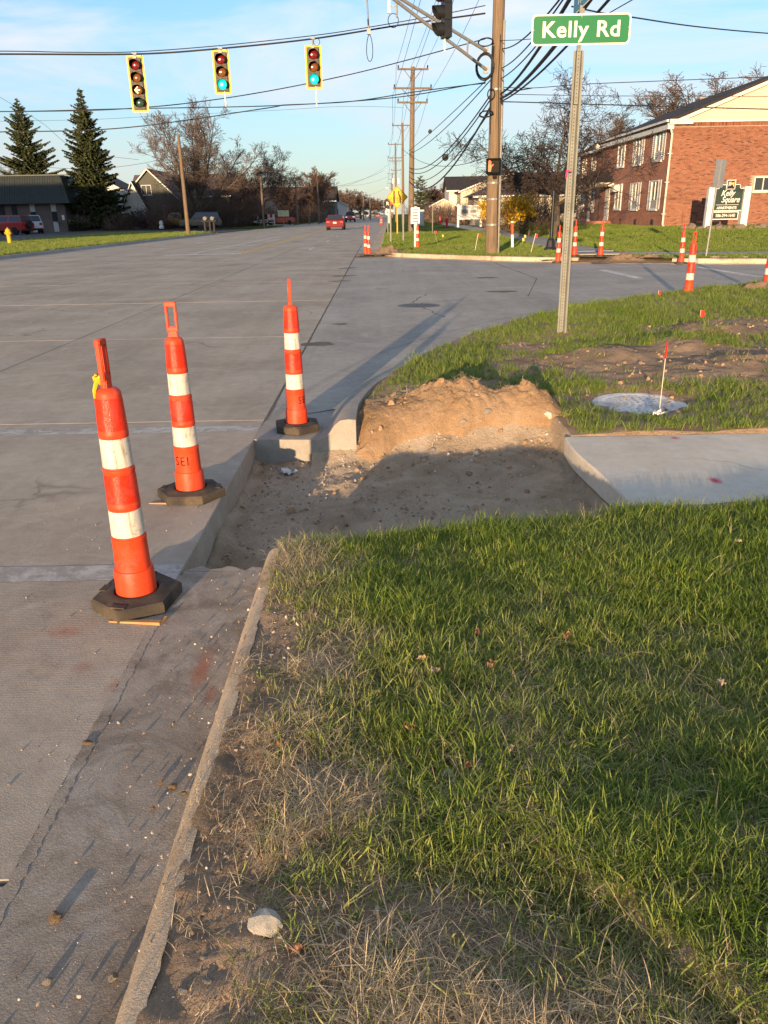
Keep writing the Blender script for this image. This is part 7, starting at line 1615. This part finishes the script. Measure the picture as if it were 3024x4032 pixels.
def vehicle(base, kind, m, label, rz, spare=False, lit=False, cat='car', group='cars'):
    L, W, low, up_, wr, ax = PROF[kind]; t = empty(cat.replace(' ', '_') if cat != 'car' else 'parked_car', base, label, cat, group, rz)
    mb = MB().prism([(x - L / 2, -W / 2, z) for x, z in low], (0, W, 0)); me = fix_normals(mb.mesh('body', MT[m])); bm = bmesh.new(); bm.from_mesh(me); bmesh.ops.dissolve_limit(bm, angle_limit=.01, verts=bm.verts, edges=bm.edges); bmesh.ops.bevel(bm, geom=list(bm.edges), offset=.07, segments=3, affect='EDGES', clamp_overlap=True); bm.to_mesh(me); bm.free(); me.polygons.foreach_set('use_smooth', [True] * len(me.polygons)); me.set_sharp_from_angle(angle=rad(40)); body = link('body', me, t)
    g_ = MB(); n = len(up_); inn = .20
    f = lambda z: W / 2 - .06 - inn * (z - up_[0][1]) / .75
    g_.add([(x - L / 2, -f(z), z) for x, z in up_] + [(x - L / 2, f(z), z) for x, z in up_], [tuple(range(n)), tuple(range(n, 2 * n))[::-1]] + [(i, n + i, n + (i + 1) % n, (i + 1) % n) for i in range(n)])
    me = fix_normals(g_.mesh('cabin', MT[m])); link('cabin', me, t)
    # glass panes set just proud of the cabin
    def inset(a, b, k): return a + (b - a) * k
    (x0, z0), (x1, z1), (x2, z2), (x3, z3) = up_
    for s in (-1, 1):
        for i0, i1 in ((.04, .47), (.53, .96)) if kind != 'pickup' else ((.06, .94),):
            bx = lambda k, t_: ((inset(x0, x3, k) * (1 - t_) + inset(x1, x2, k) * t_) - L / 2)
            zb_, zt = z0 + .10, z1 - .10; tb, tt_ = .10 / (z1 - z0), 1 - .10 / (z1 - z0)
            pts = [(bx(i0, tb), s * (f(zb_) + .012), zb_), (bx(i1, tb), s * (f(zb_) + .012), zb_), (bx(i1, tt_), s * (f(zt) + .012), zt), (bx(i0, tt_), s * (f(zt) + .012), zt)]
            me = fix_normals(MB().prism(pts, (0, -s * .02, 0)).mesh('side_window', MT['window_glass'])); link('side_window', me, t)
    for (xa, za, xb, zb2, nm, sg_) in ((x0, z0, x1, z1, 'rear_window', -1), (x3, z3, x2, z2, 'windscreen', 1)):
        xa_, za_, xb_, zb_ = xa + (xb - xa) * .1, za + (zb2 - za) * .1, xa + (xb - xa) * .92, za + (zb2 - za) * .92; o_ = sg_ * .014
        pts = [(xa_ - L / 2 + o_, -f(za_) + .07, za_), (xa_ - L / 2 + o_, f(za_) - .07, za_), (xb_ - L / 2 + o_, f(zb_) - .07, zb_), (xb_ - L / 2 + o_, -f(zb_) + .07, zb_)]
        me = fix_normals(MB().prism(pts, (-sg_ * .02, 0, 0)).mesh(nm, MT['window_glass'])); link(nm, me, t)
    for x in ax:
        for s in (-1, 1):
            w_ = MB(); r_ = wr / 2; w_.lathe([(r_ * .62, -.11), (r_ * .93, -.12), (r_, -.08), (r_, .08), (r_ * .93, .12), (r_ * .62, .11)], 20, (x - L / 2, s * (W / 2 - .11), r_), axis='y'); tw = w_.build('wheel', MT['tyre'], t, 50)
            MB().lathe([(0, s * .085), (r_ * .2, s * .10), (r_ * .58, s * .07), (r_ * .63, s * .112), (r_ * .63, -.1 * s)], 14, (x - L / 2, s * (W / 2 - .11), r_), axis='y').build('rim', MT['rim'], tw, 40)
    zl_ = low[1][1] - .14
    for s in (-1, 1):
        MB().box((-L / 2 + .01, s * (W / 2 - .22), zl_), (.06, .30, .15 if kind == 'sedan' else .26)).build('tail_lamp', MT['tail'], t); MB().box((L / 2 - .06, s * (W / 2 - .26), .70 if kind == 'sedan' else .85), (.10, .34, .15)).build('headlamp', MT['head_on' if lit else 'head_off'], t)
        MB().box((x3 - L / 2 - .25, s * (W / 2 + .08), z0 + .05), (.12, .2, .14)).build('mirror', MT[m], t)
    for s in (-1, 1): MB().box((s * (L / 2 + .0), 0, .46), (.16, W * .94, .20)).build('bumper', MT[m] if kind == 'sedan' else MT['tyre'], t)
    MB().box((-L / 2 - .02, 0, .70 if kind == 'sedan' else .78), (.03, .34, .16)).build('number_plate', MT['plate'], t)
    if spare: sp = MB(); sp.lathe([(0, -.12), (.36, -.12), (.40, -.06), (.40, .06), (.36, .12), (0, .12)], 18, (-L / 2 - .15, 0, .98), axis='x'); sp.build('spare_wheel', MT['tyre'], t, 40)
    return t
vehicle(Vector((at(17, 480, 84).x, 84, .06)), 'suv', 'car_red', 'boxy red off-road car parked at the left edge', PI - .25, True)
vehicle(Vector((at(66, 480, 90).x, 90, .06)), 'suv', 'car_white', 'silver white estate car parked behind the red one', PI / 2 + .5)
vehicle(spot(388, 484, 103, .15), 'pickup', 'car_yellow', 'yellow pickup truck beside the dark house', PI - .2); vehicle(spot(434, 489, 95, .1), 'suv', 'car_dark', 'dark green car parked behind the leaning pole', PI + .15)
vehicle(Vector((-4.42, 84.5, 0)), 'sedan', 'car_maroon', 'dark red sedan driving away in the middle of the road', PI / 2, cat='moving car')
vehicle(spot(757, 473, 165, 0), 'suv', 'car_red', 'oncoming red car with headlamps lit', -PI / 2, lit=True, cat='moving car')
for x, Y, m, lab, lit_, rz in ((772, 260, 'car_grey', 'far grey car in the left lanes', False, -PI / 2), (791, 300, 'car_white', 'far pale car nearer the road end', True, -PI / 2), (806, 340, 'car_dark', 'far dark car near the road end', False, PI / 2), (716, 120 + 60, 'car_dark', 'dark car waiting behind the red sedan at left', False, -PI / 2)):
    vehicle(spot(x, 470, Y, 0), 'suv', m, lab, rz, lit=lit_, cat='moving car')
vehicle(spot(604, 480, 124, .16), 'sedan', 'car_red', 'bright red car parked beside the banner sign', PI + .1); vehicle(spot(540, 481, 128, .16), 'sedan', 'car_white', 'pale car parked before the white shop', PI)
vehicle(spot(817, 470, 330, .1), 'sedan', 'car_red', 'tiny red car at the right of the road end', PI / 2)

# ------------------------------------------------------------------ small things near the viewer
def manhole(c, R, m, ring, label):
    t = empty('manhole_cover', c, label, 'manhole'); MB().lathe([(R, -.12), (R + .05, -.12), (R + .05, .012), (R, .012)], 40).build('ring', MT[ring], t, 40)
    lid = MB(); lid.lathe([(0, .006), (R - .006, .006), (R - .006, -.05)], 40); lo = lid.build('lid', MT[m], t, 40)
    kn = MB()
    for rr, n in ((.82, 26), (.66, 22), (.5, 16), (.34, 11), (.18, 6)):
        for k in range(n): a = 2 * PI * k / n; kn.box((R * rr * math.cos(a), R * rr * math.sin(a), .010), (.034, .02, .004), (0, 0, a))
    kn.lathe([(R * .93, .006), (R * .93, .013), (R * .97, .013), (R * .97, .006)], 40); kn.build('raised_pattern', MT[m], lo)
    return t
MT['lid_white'] = M('white_sprayed_iron', (.80, .77, .72), (.62, .59, .54), 7, .95, .4, 60, .004, spec=.05, dirt=((.30, .245, .18), .8)); MT['iron'] = M('worn_iron', (.12, .115, .11), (.17, .16, .15), 9, .6, .4, 60, .004)
mh = manhole((2.0, 5.87, .075), .305, 'lid_white', 'lid_white', 'white sprayed round manhole lid in the grass'); mh.rotation_euler = (rad(1.2), rad(-.8), .4)
mc = gp(905, 660); manhole((mc.x, mc.y, -.010), .32, 'iron', 'iron', 'worn iron manhole lid in the crossing street')
MT['stone_white'] = M('white_broken_concrete', (.82, .75, .63), (.66, .58, .46), 16, .9, .9, 40, .008)
def stone(x, y, z, s, m, label, seed, flat=.7, name='stone', cat='stone', group='loose stones'):
    me = rock_mesh(name, seed, MT[m], 2, flat, .5); o = tag(link(name, me, None, (x, y, z + s * flat * .45), (0.1 * (seed % 3), .1, seed * 1.3)), label, cat, group); o.scale = (s, s, s); return o
def Hs(x, y): return float(H(np.array([x]), np.array([y]))[0])
stone(-.262, 1.19, Hs(-.262, 1.19) - .002, .036, 'stone_white', 'big pale broken concrete lump in the dirt near the bottom', 401, .6)
for i, (x, y, s, m, lab) in enumerate(((118, 1985, .026, 'stone_brown', 'brown dirt clod on the gutter near the bottom left'), (103, 2120, .016, 'stone_pale', 'pale flat stone at the bottom left on the gutter'), (243, 2112, .017, 'stone_pale', 'grey stone right of the pale flat one on the gutter'), (345, 1690, .014, 'stone_brown', 'brown clod against the kerb, left of a pair'), (372, 1698, .018, 'stone_brown', 'brown clod against the kerb, right of a pair'), (190, 1605, .022, 'stone_brown', 'crumbling clod lying on the gutter seam'), (398, 1712, .014, 'stone_brown', 'small clod touching the kerb face'), (330, 1745, .012, 'stone_brown', 'small clod in front of the kerb pair'), (530, 1345, .010, 'stone_pale', 'tan pebble on the gutter by the nearest kerb end'))):
    p = gp(x, y, 0); stone(p.x, p.y, -.004, s * .72, m, lab, 410 + i)
for i, (x, y, s, lab) in enumerate(((395, 2138, .011, 'white chip of concrete in the dirt at the bottom, left'), (447, 2118, .011, 'white chip of concrete in the dirt at the bottom, right'), (440, 2070, .008, 'small white chip above the two bottom chips'), (760, 1990, .010, 'tan chip right of the big pale lump'), (735, 1900, .007, 'white speck of stone below the straw'), (1015, 1850, .014, 'white broken concrete sliver on the straw'))):
    p = gp(x, y, .1); stone(p.x, p.y, Hs(p.x, p.y), s, 'stone_pale', lab, 430 + i, .45)
for i, (x, y, s, lab) in enumerate(((1052, 945, .045, 'largest pale stone on the slope of the soil heap'), (936, 968, .032, 'pale stone at the foot of the heap, right of a pair'), (919, 973, .034, 'pale stone at the foot of the heap, left of a pair'), (1031, 972, .040, 'pinkish stone at the foot of the heap'), (1000, 952, .028, 'brown stone half sunk in the pit slope'), (885, 985, .018, 'small pale stone on the pit floor by the pair'))):
    p = gp(x, y, -.06); stone(p.x, p.y, max(Hs(p.x, p.y), float(pile_z(np.array([p.x]), np.array([p.y]))[0]) if p.y > 5.1 else -1) - .005, s, 'stone_pale', lab, 450 + i, .65)
# cast-off bits
MT['paper'] = M('crumpled_white_plastic', (.72, .70, .67), (.6, .58, .55), 9, .5); MT['leaf_dry'] = M('dry_brown_leaf', (.34, .16, .08), (.24, .105, .05), 14, .8); MT['leaf_tan'] = M('pale_dry_leaf', (.46, .34, .22), (.38, .27, .17), 14, .8); MT['bit_green'] = M('green_plastic_scrap', (.05, .40, .27), None, 9, .5)
def crumple(c, w, d, h, m, label, seed, name='litter', cat='litter', group=None, n=6):
    r_ = random.Random(seed); vs = []; 
    for j in range(n):
        for i in range(n):
            u_, v_ = i / (n - 1) - .5, j / (n - 1) - .5; e = 1 - .5 * r_.random() * (abs(u_) > .4 or abs(v_) > .4); vs.append((u_ * w * e, v_ * d * e, h * r_.random()))
    mb = MB().add(vs + [(x, y, z - .0012) for x, y, z in vs], [(j * n + i, j * n + i + 1, (j + 1) * n + i + 1, (j + 1) * n + i) for j in range(n - 1) for i in range(n - 1)] + [(n * n + j * n + i, n * n + (j + 1) * n + i, n * n + (j + 1) * n + i + 1, n * n + j * n + i + 1) for j in range(n - 1) for i in range(n - 1)])
    return tag(mb.build(name, MT[m], None, None, c, (0, 0, r_.uniform(0, 6))), label, cat, group)
crumple((-.67, 5.10, float(floor_h(np.array([-.67]), np.array([5.1]))[0]) + .004), .15, .09, .03, 'paper', 'crumpled white wrapper lying in the pit corner', 5)
p = gp(1420, 905, .12); crumple((p.x, p.y, Hs(p.x, p.y) + .03), .09, .07, .04, 'paper', 'white plastic scrap at the foot of the red marker flag', 6)
p = gp(972, 1675, .11); crumple((p.x, p.y, Hs(p.x, p.y) + .012), .03, .035, .02, 'paper', 'small torn white scrap in the straw and grass', 7)
p = gp(658, 1660, .1); crumple((p.x, p.y, Hs(p.x, p.y) + .004), .035, .006, .006, 'bit_green', 'thin green plastic scrap in the bare verge', 8)
LEAF = [(908, 1437, 'tan', 'pale curled leaf standing upright in the thin grass'), (1030, 1382, 'dry', 'reddish leaf in the grass right of the pale curled leaf'), (1060, 1455, 'dry', 'brown leaf below the reddish one in the lawn'), (605, 1607, 'dry', 'small rust leaf on bare dirt by the kerb'), (885, 1582, 'dry', 'rust leaf in the middle of the thin grass'), (1553, 1498, 'tan', 'tan leaf in the deep grass at the right'), (1590, 1187, 'tan', 'round tan leaf in the grass below the pavement'), (1010, 1672, 'dry', 'orange leaf scrap right of the torn white scrap'), (640, 2040, 'dry', 'flat brown leaf below the big pale lump'), (1225, 1395, 'dry', 'dark brown leaf sunk in the lawn'), (1100, 1640, 'tan', 'faded leaf in the straw edge'), (940, 1470, 'tan', 'small faded leaf below the upright one')]
for i, (x, y, m, lab) in enumerate(LEAF):
    p = gp(x, y, .12); gz = float(green(np.array([p.x]), np.array([p.y]))[0]); o = crumple((p.x, p.y, Hs(p.x, p.y) + .008 + .035 * gz), .038, .026, .016, 'leaf_dry' if m == 'dry' else 'leaf_tan', lab, 500 + i, 'leaf', 'leaf', 'dead leaves in the verge', 5)
    if i == 0: o.rotation_euler = (1.3, .2, .3)
